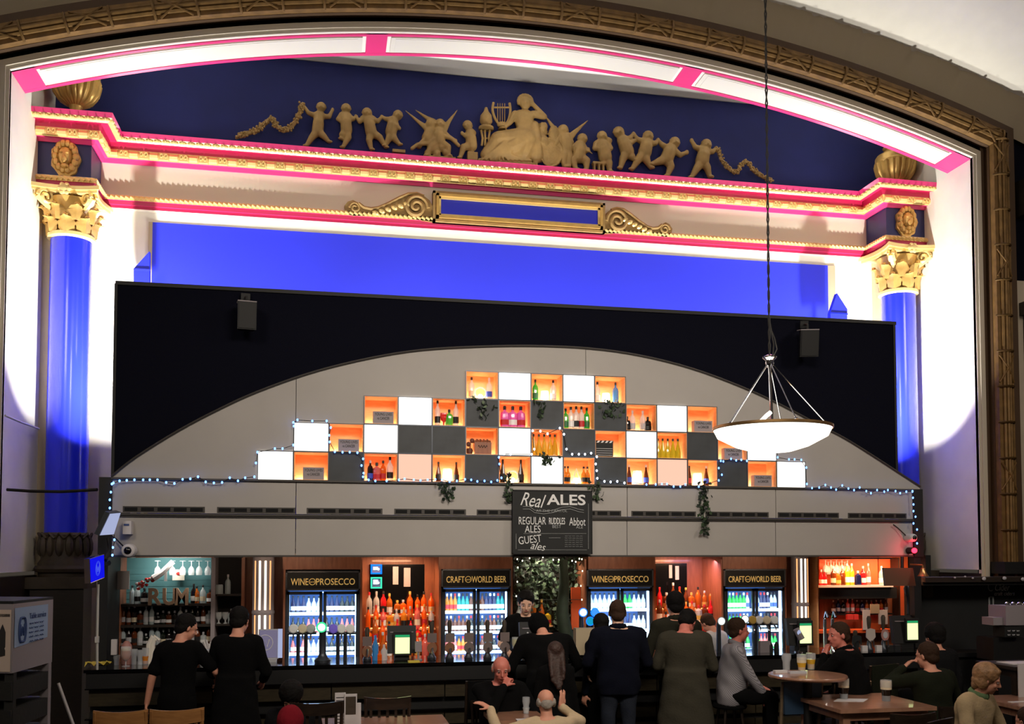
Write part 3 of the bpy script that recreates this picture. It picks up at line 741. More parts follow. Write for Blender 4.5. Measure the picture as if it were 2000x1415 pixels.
# ---------------------------------------------------------------- bottles and glasses
def gmat(name, c, a=.8, rough=.1, e=None, es=0): return mat(name, c, rough, emit=e, estr=es, spec=.6) if a >= 1 else mat(name, c, rough, alpha=a, spec=.6)
for nm, c, a in (('green', (30, 190, 60), .8), ('clear', (225, 232, 235), .5), ('blue', (60, 150, 225), .8), ('pink', (240, 110, 200), .85), ('red', (225, 30, 40), .85), ('amber', (220, 130, 30), .85),
                 ('brown', (96, 44, 18), .95), ('wine_dark', (16, 24, 16), 1), ('yellow', (205, 190, 40), .85), ('gold_wine', (220, 170, 40), .85), ('orange', (240, 96, 20), .9), ('dark', (22, 18, 20), 1), ('teal', (20, 140, 130), .9),
                 ('whisky', (190, 96, 30), .9), ('rose', (225, 110, 100), .9), ('pale', (190, 205, 210), .7), ('stout', (14, 8, 6), 1), ('lager', (225, 175, 50), .9), ('navy_glass', (20, 26, 70), 1)):
    gmat('gl_'+nm, c, a)
for nm, c in (('white', (238, 238, 238)), ('cream', (225, 210, 180)), ('black', (16, 16, 18)), ('red', (190, 30, 36)), ('gold', (210, 170, 80)), ('blue', (50, 80, 190)), ('green', (30, 110, 60)), ('silver', (185, 185, 190))):
    mat('lb_'+nm, c, .5)
SH = {'spirit': [(.0, 0), (.036, 0), (.038, .01), (.038, .17), (.03, .2), (.013, .225), (.012, .27)],
      'wine': [(.0, 0), (.036, 0), (.038, .01), (.038, .15), (.034, .18), (.015, .23), (.013, .3)],
      'slope': [(.0, 0), (.036, 0), (.038, .01), (.038, .1), (.03, .16), (.014, .24), (.012, .3)],
      'squat': [(.0, 0), (.045, 0), (.048, .01), (.048, .12), (.042, .15), (.014, .17), (.014, .2)],
      'beer': [(.0, 0), (.028, 0), (.03, .01), (.03, .12), (.024, .15), (.012, .18), (.012, .22)],
      'goblet': [(.0, 0), (.03, 0), (.03, .006), (.01, .02), (.01, .05), (.035, .08), (.045, .13), (.04, .17)],
      'tall': [(.0, 0), (.032, 0), (.034, .01), (.034, .2), (.02, .24), (.012, .26), (.012, .31)],
      'jar': [(.0, 0), (.05, 0), (.052, .01), (.052, .12), (.045, .14)]}
BC = {}
def bottle_mesh(shape, col, label='white', cap='dark', h=1.0):
    key = (shape, col, label, cap, round(h, 2))
    if key in BC: return BC[key]
    mb = MB(); pf = [(r*h**.5, z*h) for r, z in SH[shape]]; n = 9
    mb.lathe(pf, (0, 0, 0), n, 0)
    R = pf[2][0]; top = pf[-1][1]; rt = pf[-1][0]
    if cap: mb.lathe([(rt*1.15, top-.02*h), (rt*1.2, top+.012*h), (rt*.9, top+.018*h)], (0, 0, 0), 7, 2)
    if label: mb.lathe([(R*1.03, top*.14), (R*1.03, top*.40)], (0, 0, 0), n, 1, cap=False)
    me = mb.mesh('bottle', ['gl_'+col, 'lb_'+(label or 'white'), 'lb_'+({'dark': 'black', 'light': 'silver'}.get(cap, cap) or 'black')])
    BC[key] = me; return me
cname = {'gold_wine': 'golden', 'wine_dark': 'dark green', 'navy_glass': 'navy', 'pale': 'pale grey', 'whisky': 'amber brown', 'lager': 'golden'}
def bottle(shape, col, x, y, z, label, lb='white', cap='dark', h=1.0, group=None, noun='bottle'):
    o = link('bottle' if noun == 'bottle' else noun, bottle_mesh(shape, col, lb, cap, h), None, (x, y, z), (0, 0, random.uniform(0, 6)))
    return tag(o, label, noun, group)
cubes_bottles = {
 (3, 0): [(.18, 'spirit', 'clear', 'cream'), (.82, 'spirit', 'clear', 'blue')],
 (3, 2): [(.15, 'spirit', 'green', 'green'), (.5, 'jar', 'clear', None), (.82, 'spirit', 'clear', 'white')],
 (3, 4): [(.12, 'spirit', 'clear', 'white'), (.45, 'jar', 'clear', None), (.82, 'spirit', 'blue', None)],
 (2, 2): [(.14, 'tall', 'clear', 'black'), (.36, 'goblet', 'red', None), (.56, 'squat', 'green', None), (.8, 'tall', 'clear', 'black')],
 (2, 4): [(.2, 'squat', 'pink', 'red', 1.15), (.5, 'squat', 'pink', 'white', 1.15), (.8, 'squat', 'pink', 'red', 1.15)],
 (2, 6): [(.1, 'spirit', 'green', 'green', .85), (.3, 'spirit', 'clear', 'white', .92), (.5, 'spirit', 'clear', 'black', .95), (.7, 'spirit', 'clear', 'red', .95), (.9, 'spirit', 'green', 'green', .9)],
 (2, 8): [(.07, 'squat', 'dark', 'black', .8), (.28, 'spirit', 'clear', 'silver', .85), (.68, 'spirit', 'clear', 'silver', .85), (.88, 'squat', 'dark', 'black', .8)],
 (1, 7): [(.08, 'slope', 'gold_wine', None, .8), (.28, 'slope', 'gold_wine', None, .8), (.48, 'slope', 'gold_wine', None, .8), (.7, 'slope', 'gold_wine', None, .8), (.88, 'slope', 'gold_wine', None, .8)],
 (1, 11): [(.08, 'slope', 'yellow', None, .75), (.27, 'slope', 'yellow', None, .75), (.47, 'slope', 'yellow', None, .75), (.67, 'slope', 'yellow', None, .75), (.87, 'slope', 'yellow', None, .75)],
 (0, 3): [(.15, 'spirit', 'dark', 'blue', .8), (.38, 'squat', 'rose', 'red', .95), (.6, 'spirit', 'orange', 'red', .8), (.84, 'spirit', 'clear', 'black', .95)],
 (0, 5): [(.18, 'slope', 'brown', 'black', .72), (.5, 'jar', 'clear', None, 1.1), (.82, 'slope', 'brown', 'black', .72)],
 (0, 7): [(.13, 'slope', 'dark', 'black', .85), (.8, 'slope', 'dark', 'black', .85)],
 (0, 9): [(.06, 'wine', 'amber', 'black', .65), (.18, 'wine', 'amber', 'black', .65), (.78, 'wine', 'amber', 'black', .65), (.92, 'wine', 'amber', 'black', .65)],
 (0, 11): [(.14, 'slope', 'brown', 'blue', .75), (.46, 'jar', 'clear', None, 1.2), (.8, 'slope', 'brown', 'blue', .75)],
 (0, 13): [(.12, 'slope', 'brown', 'red', .75), (.45, 'jar', 'clear', None, 1.1), (.8, 'slope', 'brown', 'blue', .75)]}
for (r, c), items in cubes_bottles.items():
    x, z = cube_pos(r, c); n = len(items)
    for i, it in enumerate(items):
        u, shp, col_, lb = it[:4]; h = it[4] if len(it) > 4 else .88
        noun = {'goblet': 'goblet', 'jar': 'glass_jar'}.get(shp, 'bottle')
        rowt = rown[r]
        cap = None if noun != 'bottle' else ('light' if lb in ('blue', 'silver') else 'dark')
        o = bottle(shp, col_, x + .03 + u*(CW-.06), YFC + .12, z + t_, '%s %s, %s in %s cube of %s' % (cname.get(col_, col_), noun.replace('_', ' '), nth(i), nth(c).replace(' from left', ''), rowt), lb, cap, h, 'bottles in the display cubes', noun)
        if noun == 'glass_jar':
            MB().ell((x + .03 + u*(CW-.06), YFC+.12, z+t_+.06*h), (.03, .03, .045), 8, 6).build('fairy_glow', 'cube_glow', o)
for (r, c) in ((3, 0), (0, 7), (0, 9)):   # glowing glass ornaments
    x, z = cube_pos(r, c); x += CW*.5
    if (r, c) == (0, 9):
        o = MB().tube([(x-.06, YFC+.12, z+t_+.005), (x, YFC+.12, z+.19), (x+.06, YFC+.12, z+t_+.005)], .012, 6).tube([(x-.035, YFC+.12, z+.08), (x+.035, YFC+.12, z+.08)], .01, 6).build('glass_ornament', 'gl_clear')
    else:
        o = MB().tube([(x+.065*math.cos(2*PI*k/20), YFC+.12, z+t_+.075+.065*math.sin(2*PI*k/20)) for k in range(20)], .01, 6, closed=True).build('glass_ornament', 'gl_clear')
    tag(o, 'clear glass ornament glowing in %s cube of %s' % (nth(c).replace(' from left', ''), rown[r]), 'ornament')
    MB().ell((x, YFC+.12, z+t_+.035), (.028, .028, .028), 8, 6).build('fairy_glow', 'cube_glow', o)
# charity collection boxes
for r, s in rows:
    for c, k in enumerate(s):
        if k != 'S': continue
        x, z = cube_pos(r, c); x0 = x + CW*.27; w = CW*.6
        bxm = MB().box(x0, x0+w, YFC+.03, YFC+.12, z+t_, z+t_+.135).build('collection_box', 'panel_grey')
        tag(bxm, 'small card collection box in %s cube of %s' % (nth(c).replace(' from left', ''), rown[r]), 'box', 'collection boxes in the display cubes')
        lettering('YOUNG LIVES', (x0+w/2, YFC+.028, z+t_+.105), w*.85, .03, 'ink', bxm)
        lettering('vs CANCER', (x0+w/2, YFC+.028, z+t_+.06), w*.6, .03, 'ink', bxm)
# clapper board, planter crate
x, z = cube_pos(1, 9+0); x, z = cube_pos(1, 9)
x, z = CX0 + 10*CW, CZ0 + CH
cb = empty('clapper_board', (x+.12, YFC+.05, z+t_), 'black film clapper board standing in an open cube', 'clapper board')
MB().box(x+.02, x+.23, YFC+.04, YFC+.055, z+t_, z+.17).build('slate', 'board_black', cb)
MB().box(x+.02, x+.23, YFC+.035, YFC+.06, z+.172, z+.2).build('clap_stick', 'board_black', cb)
st = MB()
for k in range(4): st.add([(x+.03+.05*k, YFC+.033, z+.174), (x+.055+.05*k, YFC+.033, z+.174), (x+.075+.05*k, YFC+.033, z+.198), (x+.05+.05*k, YFC+.033, z+.198)], [(0, 1, 2, 3)])
for k in range(4): st.box(x+.03, x+.22, YFC+.036, YFC+.04, z+.03+.025*k, z+.034+.025*k)
st.build('chalk_stripes', 'chalk', cb)
x, z = cube_pos(1, 5); x = CX0 + 6*CW
cr_ = MB().box(x+.11, x+.3, YFC+.04, YFC+.16, z+t_, z+.15).build('planter_box', 'bar_wood')
tag(cr_, 'brown wooden planter box in an open cube', 'planter')
MB().tube([(x+.15+.006*k, YFC+.037, z+.1+.016*math.sin(k*1.3)) for k in range(18)], .003, 4).build('painted_script', 'ink', cr_)
for k in range(14): MB().ell((x+.12+.013*k, YFC+.1, z+.155+.012*(k % 3)), (.016, .02, .014), 6, 4).build('sprig', 'bar_wood', cr_)
pt = MB()
for a_, b_ in ((.05, .13), (.09, .17)): pt.ell((x+a_, YFC+.1, z+b_), (.028, .01, .028), 8, 5)
pt.tube([(x+.06, YFC+.1, z+t_), (x+.07, YFC+.1, z+.15)], .008, 5).lathe([(.03, 0), (.04, .05), (.03, .07)], (x+.06, YFC+.1, z+t_), 10)
tag(pt.build('paddle_plant', 'brown_leaf' if 'brown_leaf' in M else 'bar_wood'), 'small brown paddle shaped ornament beside the planter box', 'ornament')
# ---------------------------------------------------------------- ivy trails
def leafm():
    m = MB(); m.add([(0, 0, 0), (.022, -.006, .012), (.03, 0, .035), (.012, -.006, .034), (0, 0, .05), (-.012, -.006, .034), (-.03, 0, .035), (-.022, -.006, .012)], [(0, 1, 2, 3), (0, 3, 4, 5), (0, 5, 6, 7)]); return m
leaf_mes = [leafm().mesh('leaf', [k]) for k in ('ivy', 'ivy_dark', 'ivy_pale')]
def ivy(px, py, L, n, spread, label, Y=10.36, sc_=.9, m=(0, 1)):
    p = PY(px, py, Y); o = empty('ivy_trail', p, label, 'plant', 'ivy trails over the bar')
    pts = [p + Vector((spread*.3*math.sin(k*1.1), 0, -L*k/8)) for k in range(9)]
    MB().tube(pts, .004, 4).build('stem', 'ivy_dark', o)
    for k in range(n):
        t = random.random(); q_ = Vector((random.gauss(0, spread*(1-t*.6)), random.uniform(-.03, .02), -L*t))
        link('leaf', leaf_mes[random.choice(m)], o, q_, (random.uniform(-1, 1), random.uniform(-1.2, 1.2), random.uniform(0, 6)), [sc_]*3)
ivy(875, 945, .22, 34, .05, 'short ivy sprig hanging from the shelf edge, left of the blackboard')
ivy(992, 925, .33, 40, .03, 'ivy trail hanging at the left edge of the blackboard')
ivy(1165, 945, .2, 30, .05, 'ivy sprig hanging at the right edge of the blackboard')
ivy(1375, 945, .6, 90, .05, 'long ivy trail hanging down the fascia right of the blackboard')
ivy(1068, 888, .13, 34, .05, 'ivy sprig spilling over the white light box above the blackboard')
ivy(1055, 785, .2, 16, .06, 'thin ivy over the central charcoal cube')
ivy(1195, 785, .2, 36, .12, 'ivy over the charcoal cube right of centre', m=(1, 0))
ivy(945, 778, .25, 20, .1, 'thin ivy over the charcoal cube left of centre', m=(1, 2))
# ---------------------------------------------------------------- ale blackboard
p0, p1 = PY(1001, 957, 10.33), PY(1157, 1083, 10.33)
bb = empty('blackboard', ((p0.x+p1.x)/2, 10.33, p1.z), 'black chalkboard listing real ales on the grey fascia', 'chalkboard')
MB().box(p0.x, p1.x, 10.33, 10.38, p1.z, p0.z).build('board', 'board_black', bb)
frame_box(p0.x, p1.x, p1.z, p0.z, .012, 10.322, 10.34).build('frame', 'black_paint', bb)
def BBp(u, v, Y=10.322):      # pixel in the zoom of the board
    return PY(960 + u/8.325, 930 + v/8.325, Y)
lettering('Real', BBp(680, 395), .28, .15, 'chalk', bb, shear=.35, roll=-.12)
lettering('ALES', BBp(1215, 390), .45, .12, 'chalk', bb, bold=.02)
for dz in (0, 40):
    MB().tube([BBp(x_, y_+dz) for x_, y_ in ((510, 500), (620, 500), (700, 560), (850, 580), (1000, 560), (1150, 510), (1280, 500), (1400, 540), (1500, 560))], .003, 4).build('chalk_ribbon', 'chalk_dim', bb)
lettering('AT THE CAPITOL', BBp(980, 570), .36, .026, 'chalk_dim', bb)
lettering('REGULAR', BBp(665, 730), .31, .085, 'chalk', bb)
lettering('ALES', BBp(670, 865), .18, .08, 'chalk', bb)
lettering('RUDDLES', BBp(1065, 735), .185, .075, 'chalk', bb, bold=.01)
lettering('BEST', BBp(1060, 825), .1, .035, 'chalk_dim', bb)
lettering('Abbot', BBp(1395, 745), .19, .09, 'chalk', bb)
lettering('ALE', BBp(1430, 835), .08, .03, 'chalk_dim', bb)
lettering('GUEST', BBp(625, 1035), .26, .085, 'chalk', bb, roll=.12)
lettering('ales', BBp(760, 1145), .17, .085, 'chalk', bb, shear=.3, roll=-.15)
ln = MB()
for (a_, b_, c_, d_) in ((520, 940, 1540, 940), (930, 1010, 1120, 1010), (430, 1205, 1550, 1205), (1575, 450, 1575, 1190), (400, 940, 400, 1190)):
    ln.tube([BBp(a_, b_), BBp(c_, d_)], .0022, 4)
ln.build('chalk_line', 'chalk_dim', bb)
for k in range(6):
    p_ = BBp(1340, 980+k*34)
    for u in range(5): MB().tube([p_ + Vector((-.105+.043*u+.0055*q, 0, .006*math.sin(q*2.4+k+u))) for q in range(7)], .0016, 4).build('chalk_script', 'chalk_dim', bb)
# ---------------------------------------------------------------- fairy lights
def fairy(name_label, pts, col='fairy_blue', step=0, sag=.0, r=.011, group='fairy light strings over the bar'):
    P = [PY(a_, b_, y_) for a_, b_, y_ in pts]
    o = empty('fairy_lights', P[0], name_label, 'string lights', group)
    MB().tube(P, .004, 4).build('wire', 'cable', o)
    me = MB().ell((0, 0, 0), (r, r, r*1.3), 6, 4).mesh('bulb', [col])
    for p in P: link('bulb', me, o, p - P[0] + Vector((0, -.012, 0)))
    return o
YL = 10.35
def jit(lst, Y=YL): return [(a_, b_, Y) for a_, b_ in lst]
fairy('blue fairy lights along the left end of the fascia', jit([(222, 944), (234, 940), (248, 939), (263, 938), (280, 938), (293, 938), (308, 938), (325, 943), (341, 945), (357, 937), (372, 936), (387, 932), (402, 942), (418, 944), (434, 943), (449, 934), (465, 940), (479, 934), (497, 932)]))
fairy('blue fairy lights down the left end of the canopy', jit([(219, 946), (217, 962), (215, 977), (215, 993), (220, 1008), (222, 1038), (224, 1055), (221, 1070), (220, 1085), (208, 1090)]))
fairy('blue fairy lights round the left steps of the light boxes', jit([(500, 905), (503, 884), (537, 877), (552, 877), (573, 870), (574, 833), (573, 826), (581, 821), (610, 823), (638, 823), (646, 836), (643, 851), (644, 864), (654, 883), (669, 884), (683, 884), (698, 885), (709, 897), (706, 910), (710, 925), (709, 932)]))
fairy('blue fairy lights along the foot of the middle cubes', jit([(720, 938), (733, 940), (755, 940), (779, 938), (790, 936), (808, 938), (821, 939), (835, 938), (850, 937), (863, 938), (878, 941), (892, 940), (908, 937), (920, 938), (932, 941), (946, 940), (959, 942), (971, 939), (979, 934), (975, 907), (974, 894)]))
fairy('white fairy lights looped above the yellow wine bottles', jit([(984, 887), (997, 888), (1038, 888), (1043, 878), (1040, 842), (1055, 843), (1069, 848), (1093, 837), (1101, 849), (1106, 878), (1117, 888), (1130, 888), (1142, 888), (1154, 886), (1165, 893), (1163, 907), (1165, 920), (1166, 935), (1180, 941), (1192, 942), (1205, 941), (1219, 944)]), 'fairy_white')
fairy('blue fairy lights along the foot of the right cubes', jit([(1240, 944), (1262, 947), (1280, 947), (1292, 946), (1302, 946), (1315, 951), (1328, 951), (1338, 947), (1364, 951), (1403, 939), (1409, 928), (1403, 915), (1407, 901), (1412, 902), (1427, 897), (1437, 900), (1447, 899), (1458, 901)]))
fairy('blue fairy lights on the rightmost steps of the light boxes', jit([(1519, 881), (1518, 894), (1540, 898), (1551, 898), (1564, 899), (1574, 914), (1575, 946)]))
fairy('blue fairy lights along the right end of the fascia', jit([(1585, 954), (1599, 953), (1611, 948), (1622, 953), (1632, 957), (1644, 949), (1656, 955), (1667, 958), (1678, 953), (1691, 960), (1700, 964), (1712, 958), (1726, 961), (1733, 958), (1748, 960), (1757, 964), (1769, 961), (1781, 960)]))
fairy('blue fairy lights down the right end of the canopy', jit([(1781, 961), (1782, 973), (1783, 986), (1783, 999), (1787, 1010), (1783, 1023), (1790, 1035), (1790, 1062)]))
# ---------------------------------------------------------------- loudspeakers, screens, cameras, lamp
def speaker(px0, px1, py0, py1, label, tilt, rz):
    Y = YB - .2; a_, b_ = PY(px0, py0, Y), PY(px1, py1, Y); w = b_.x-a_.x; h = a_.z-b_.z; c = (a_+b_)/2
    o = empty('loudspeaker', c, label, 'loudspeaker', 'black speakers on the dark screen', 0)
    MB().prismz([(-w/2, -.12), (w/2, -.12), (w*.36, .08), (-w*.36, .08)], -h/2, h/2-.0).build('cabinet', 'black_paint', o, loc=(0, 0, 0))
    MB().box(-w*.44, w*.44, -.13, -.12, -h*.46, h*.46).build('grille', 'black_paint', o, loc=(0, 0, 0))
    MB().box(-w*.5, w*.5, -.125, .085, h/2, h/2+.012).build('lit_top', 'panel_grey', o, loc=(0, 0, 0))  # pale slab puts the light falling on the cabinet top into colour
    MB().tube([(0, 0, h/2), (0, .0, h/2+.07), (0, .26, h/2+.09)], .014, 6).box(-.05, .05, .17, .2, h/2+.04, h/2+.13).build('bracket', 'black_paint', o, loc=(0, 0, 0))
    o.rotation_euler = (tilt, 0, rz)
speaker(463, 499, 592, 646, 'black loudspeaker high on the left of the dark screen', .12, .15)
speaker(1560, 1593, 646, 698, 'black loudspeaker high on the right of the dark screen', .18, -.25)
def quad_screen(corners, Y, depths, thick, name, label, cat, face_m, body_m='dark_steel', rim=.012):
    # corners in pixels, clockwise from top left; depths gives Y for left and right edges
    ys = (depths[0], depths[1], depths[1], depths[0]); P = [PY(c[0], c[1], y) for c, y in zip(corners, ys)]
    c = sum(P, Vector())/4; nrm = (P[1]-P[0]).cross(P[3]-P[0]).normalized()
    if nrm.y > 0: nrm = -nrm
    o = empty(name, c, label, cat)
    b = MB(); B = [p - nrm*thick for p in P]
    Q = [c + (p-c)*1.0 for p in P]
    b.add(Q+B, [(3, 2, 1, 0), (4, 5, 6, 7), (0, 1, 5, 4), (1, 2, 6, 5), (2, 3, 7, 6), (3, 0, 4, 7)]); b.build('casing', body_m, o, smooth=False)
    I = [c + (p-c)*(1-rim*4) + nrm*.004 for p in P]; MB().add(I, [(3, 2, 1, 0)]).build('display', face_m, o, smooth=False)
    return o, P, nrm, c
o, P, nrm, c = quad_screen([(214, 1003), (236, 1001), (222, 1045), (193, 1047)], 0, (9.95, 10.2), .05, 'monitor', 'pale tilted monitor fixed to the left corner of the canopy', 'screen', 'screen_pale')
o, P, nrm, c = quad_screen([(175, 1092), (203, 1083), (204, 1129), (177, 1140)], 0, (9.75, 10.0), .06, 'television', 'small television with blue picture and round emblem at left', 'screen', 'screen_blue', 'chrome')
ux = (P[1]-P[0]).normalized(); uz = Vector((0, 0, 1))
for rr in (.052, .042):
    MB().tube([c + nrm*.008 + ux*rr*math.cos(t)*.8 + uz*rr*1.35*math.sin(t) for t in [2*PI*k/24 for k in range(24)]], .0025, 4, closed=True).build('emblem_ring', 'screen_logo', o)
MB().tube([c + nrm*.008 + ux*a_ + uz*b_ for a_, b_ in ((-.026, .035), (-.013, -.035), (0, .015), (.013, -.035), (.026, .035))], .004, 4).build('emblem_letter', 'screen_logo', o)
MB().tube([PY(206, 1095, 10.02), PY(215, 1075, 10.2), PY(212, 1052, 10.25)], .02, 6).build('bracket', 'black_paint', o)
MB().tube([c - nrm*.09, PY(212, 1100, 10.3)], .03, 6).build('wall_arm', 'black_paint', o)
p0, p1 = PY(240, 1018, 10.3), PY(256, 1044, 10.3)
o = MB().box(p0.x, p1.x, 10.3, 10.415, p1.z, p0.z).build('white_box', 'paper_white'); tag(o, 'small white electrical box fixed near the left end of the canopy', 'box')
MB().box(p0.x+.01, p1.x-.02, 10.295, 10.3, p0.z-.05, p0.z-.03).build('blue_label', 'ink_blue', o)
def dome(px, py, label, r=.07):
    p = PY(px, py, 10.3); o = empty('dome_camera', p, label, 'camera')
    MB().lathe([(r, -.1), (r, .0), (r*.9, .03), (r*.6, .045)], p, 20, axis='y').build('housing', 'paper_white', o)
    MB().ell(p + Vector((0, -.04, 0)), (r*.58, r*.45, r*.58), 12, 8).build('lens', 'black_gloss', o)
    MB().tube([p + Vector((-.05, .06, .03)), p + Vector((-.14, .08, .12)), p + Vector((-.2, .08, .16))], .008, 5).build('cord', 'cable', o)
dome(251, 1076, 'white dome camera under the left end of the grey fascia')
dome(1782, 1051, 'dome camera at the right end of the canopy', .05)
p = PY(1786, 1076, 10.28); o = empty('red_lamp', p, 'small glowing red lamp at the right corner of the canopy', 'lamp')
MB().ell(p, (.032, .032, .032), 10, 8).build('bulb', 'red_lamp', o); MB().lathe([(.04, -.12), (.035, -.02)], p, 12, axis='y').build('holder', 'black_paint', o)
point('red_lamp_light', p + Vector((0, -.1, 0)), 3, (1, .05, .08), .03)
p = PY(1803, 1126, 10.2); o = empty('bell', p, 'small brass bell at the right end of the bar', 'bell')
MB().lathe([(.065, 0), (.05, .02), (.032, .06), (.028, .09), (.01, .1)], p + Vector((0, 0, -.0)), 18).build('bell_body', 'brass', o)
MB().tube([p + Vector((0, 0, .1)), p + Vector((0, 0, .13))], .012, 6).tube([p + Vector((0, 0, .13)), p + Vector((-.03, .2, .14))], .012, 6).build('hanger', 'brass', o)
# ropes at the left
o = MB().tube([PY(14, 957, 10.9), PY(60, 960, 10.8), PY(120, 961, 10.7), PY(190, 957, 10.55)], .018, 6).build('rope', 'cable'); tag(o, 'dark rope tied across the left blue column', 'rope')
o = MB().tube([PY(10, 812, 11.4), PY(40, 825, 11.7), PY(76, 838, 12.4)], .012, 6).build('bunting_cord', 'cable_white'); tag(o, 'thin pale cord running along the left reveal', 'cord')
o = MB().tube([PY(192, 1142, 9.98), PY(190, 1240, 9.98), PY(190, 1309, 9.98)], .012, 6).box(PY(186, 1255, 9.98).x, PY(193, 1255, 9.98).x, 9.96, 10.0, PY(190, 1256, 9.98).z, PY(190, 1244, 9.98).z).build('white_cable', 'cable_white'); tag(o, 'white cable hanging below the blue television', 'cable')
# pendant bowl lamp
pc = PY(1508, 838, 7.4); Rb = 113/ppm(pc)
o = empty('pendant_lamp', (pc.x, pc.y, pc.z), 'large glowing white glass bowl lamp hanging on a cable', 'lamp')
MB().lathe([(Rb*1.0, .0), (Rb*.93, -.07), (Rb*.62, -.15), (Rb*.35, -.19), (.02, -.205)], pc, 48, cap=False).lathe([(Rb*.97, .0), (Rb*.9, -.06), (Rb*.6, -.13), (.02, -.18)], pc, 48, cap=False).build('glass_bowl', 'lamp_glow', o)
MB().lathe([(Rb*1.0, -.012), (Rb*1.015, -.006), (Rb*1.015, .014), (Rb*.98, .014), (Rb*.97, 0)], pc, 48, cap=False).build('rim', 'brass', o)
hub = PY(1503, 700, 7.4)
MB().lathe([(.02, -.08), (.035, -.05), (.035, -.02), (.06, 0), (.06, .012), (.02, .03)], hub, 16).build('hub', 'chrome', o)
for k in range(5):
    t = .9 + 2*PI*k/5; e = pc + Vector((Rb*.93*math.cos(t), Rb*.93*math.sin(t), .02))
    MB().tube([hub + Vector((.02*math.cos(t), .02*math.sin(t), -.05)), e], .005, 5).build('suspension_rod', 'chrome', o)
    MB().ell(e, (.02, .02, .012), 6, 4).build('rod_clip', 'chrome', o)
MB().tube([hub + Vector((0, 0, -.05)), pc + Vector((0, 0, .03))], .013, 6).lathe([(.05, 0), (.045, .03), (.01, .05)], pc + Vector((0, 0, .0)), 12).build('central_stem', 'chrome', o)
MB().tube([pc + Vector((-.01, 0, .14)), pc + Vector((-.05, -.0, .11)), pc + Vector((-.13, -.0, .03))], .018, 8).build('bulb_tube', 'lamp_glow', o)
top = PY(1504, -60, 7.4)
for s in (0, 1):
    L_ = (top-hub).length; N_ = 60
    MB().tube([hub.lerp(Vector((hub.x, hub.y, top.z)), k/N_) + Vector((.008*math.cos(k*1.6+s*PI), .008*math.sin(k*1.6+s*PI), 0)) for k in range(N_+1)], .006, 5).build('chain_cable', 'cable', o)
MB().tube([hub + Vector((.03, 0, 0)), hub + Vector((.07, 0, .08)), hub + Vector((.05, 0, .17)), hub + Vector((.02, 0, .24)), hub + Vector((.005, 0, .33))], .006, 5).tube([hub + Vector((.03, 0, .02)), hub + Vector((.04, 0, .12)), hub + Vector((.01, 0, .26))], .006, 5).build('spare_cable', 'cable', o)
point('pendant_light', pc + Vector((0, 0, .06)), 30, WARM, .1)
# ---------------------------------------------------------------- counter
YCF = 10.0; ZCT = 1.12
cx0 = PY(163, 1306, YCF).x; cx1 = PY(1850, 1262, YCF).x
ctr = empty('bar_counter', ((cx0+cx1)/2, YCF+.3, 0), 'long dark bar counter with stepped panelled front', 'bar counter')
MB().box(cx0, cx1, YCF, YCF+.72, ZCT-.03, ZCT).build('counter_top', 'black_gloss', ctr)
MB().box(cx0+.02, cx1, YCF+.02, YCF+.6, ZCT-.19, ZCT-.03).build('top_apron', 'black_paint', ctr)
n = 8; w_ = (cx1-cx0-.04)/n
for i in range(n):
    x0 = cx0+.03+w_*i
    MB().box(x0+.006, x0+w_-.006, YCF+.08, YCF+.5, ZCT-.37, ZCT-.2).build('front_panel', 'panel_olive', ctr)
    MB().box(x0+.006, x0+w_-.006, YCF+.10, YCF+.5, ZCT-.66, ZCT-.5).build('front_panel', 'panel_olive', ctr)
    MB().box(x0+.006, x0+w_-.006, YCF+.12, YCF+.5, .12, ZCT-.72).build('front_panel', 'panel_olive', ctr)
MB().box(cx0+.03, cx1, YCF+.16, YCF+.5, .0, ZCT-.19).build('recess_board', 'black_paint', ctr)
MB().box(cx0+.01, cx1, YCF+.02, YCF+.1, ZCT-.2, ZCT-.188).box(cx0+.01, cx1, YCF+.04, YCF+.12, ZCT-.5, ZCT-.488).build('ledge', 'black_gloss', ctr)
MB().tube([(cx0+.1, YCF-.08, .18), (cx1, YCF-.08, .18)], .022, 8).build('foot_rail', 'brass', ctr)
# ---------------------------------------------------------------- back bar wall
YBW = 12.0; YFR = 11.35
tag(MB().box(FX0-.05, 8.02, YBW, YBW+.1, 0, 2.3).build('wall_back_bar', 'bar_wood'), kind='structure')
tag(MB().box(FX0-.2, FX0-.14, YC+.55, YBW+.1, 0, 2.98).box(8.02, 8.1, 11.6, YBW+.1, 0, 2.25).build('wall_bar_ends', 'black_paint'), kind='structure')
def bx(a_, b_, py0, py1, Y, dep, m, name, parent=None, label=None, cat=None, group=None):
    p0, p1 = PY(a_, py0, Y), PY(b_, py1, Y); z0, z1_ = PY((a_+b_)/2, py1, Y).z, PY((a_+b_)/2, py0, Y).z
    o = MB().box(p0.x, p1.x, Y, Y+dep, z0, z1_).build(name, m, parent)
    if label: tag(o, label, cat, group)
    return o
ZBC = .92
bc = empty('back_counter', (2.4, YFR+.1, 0), 'dark back counter behind the bar under the bottles', 'counter')
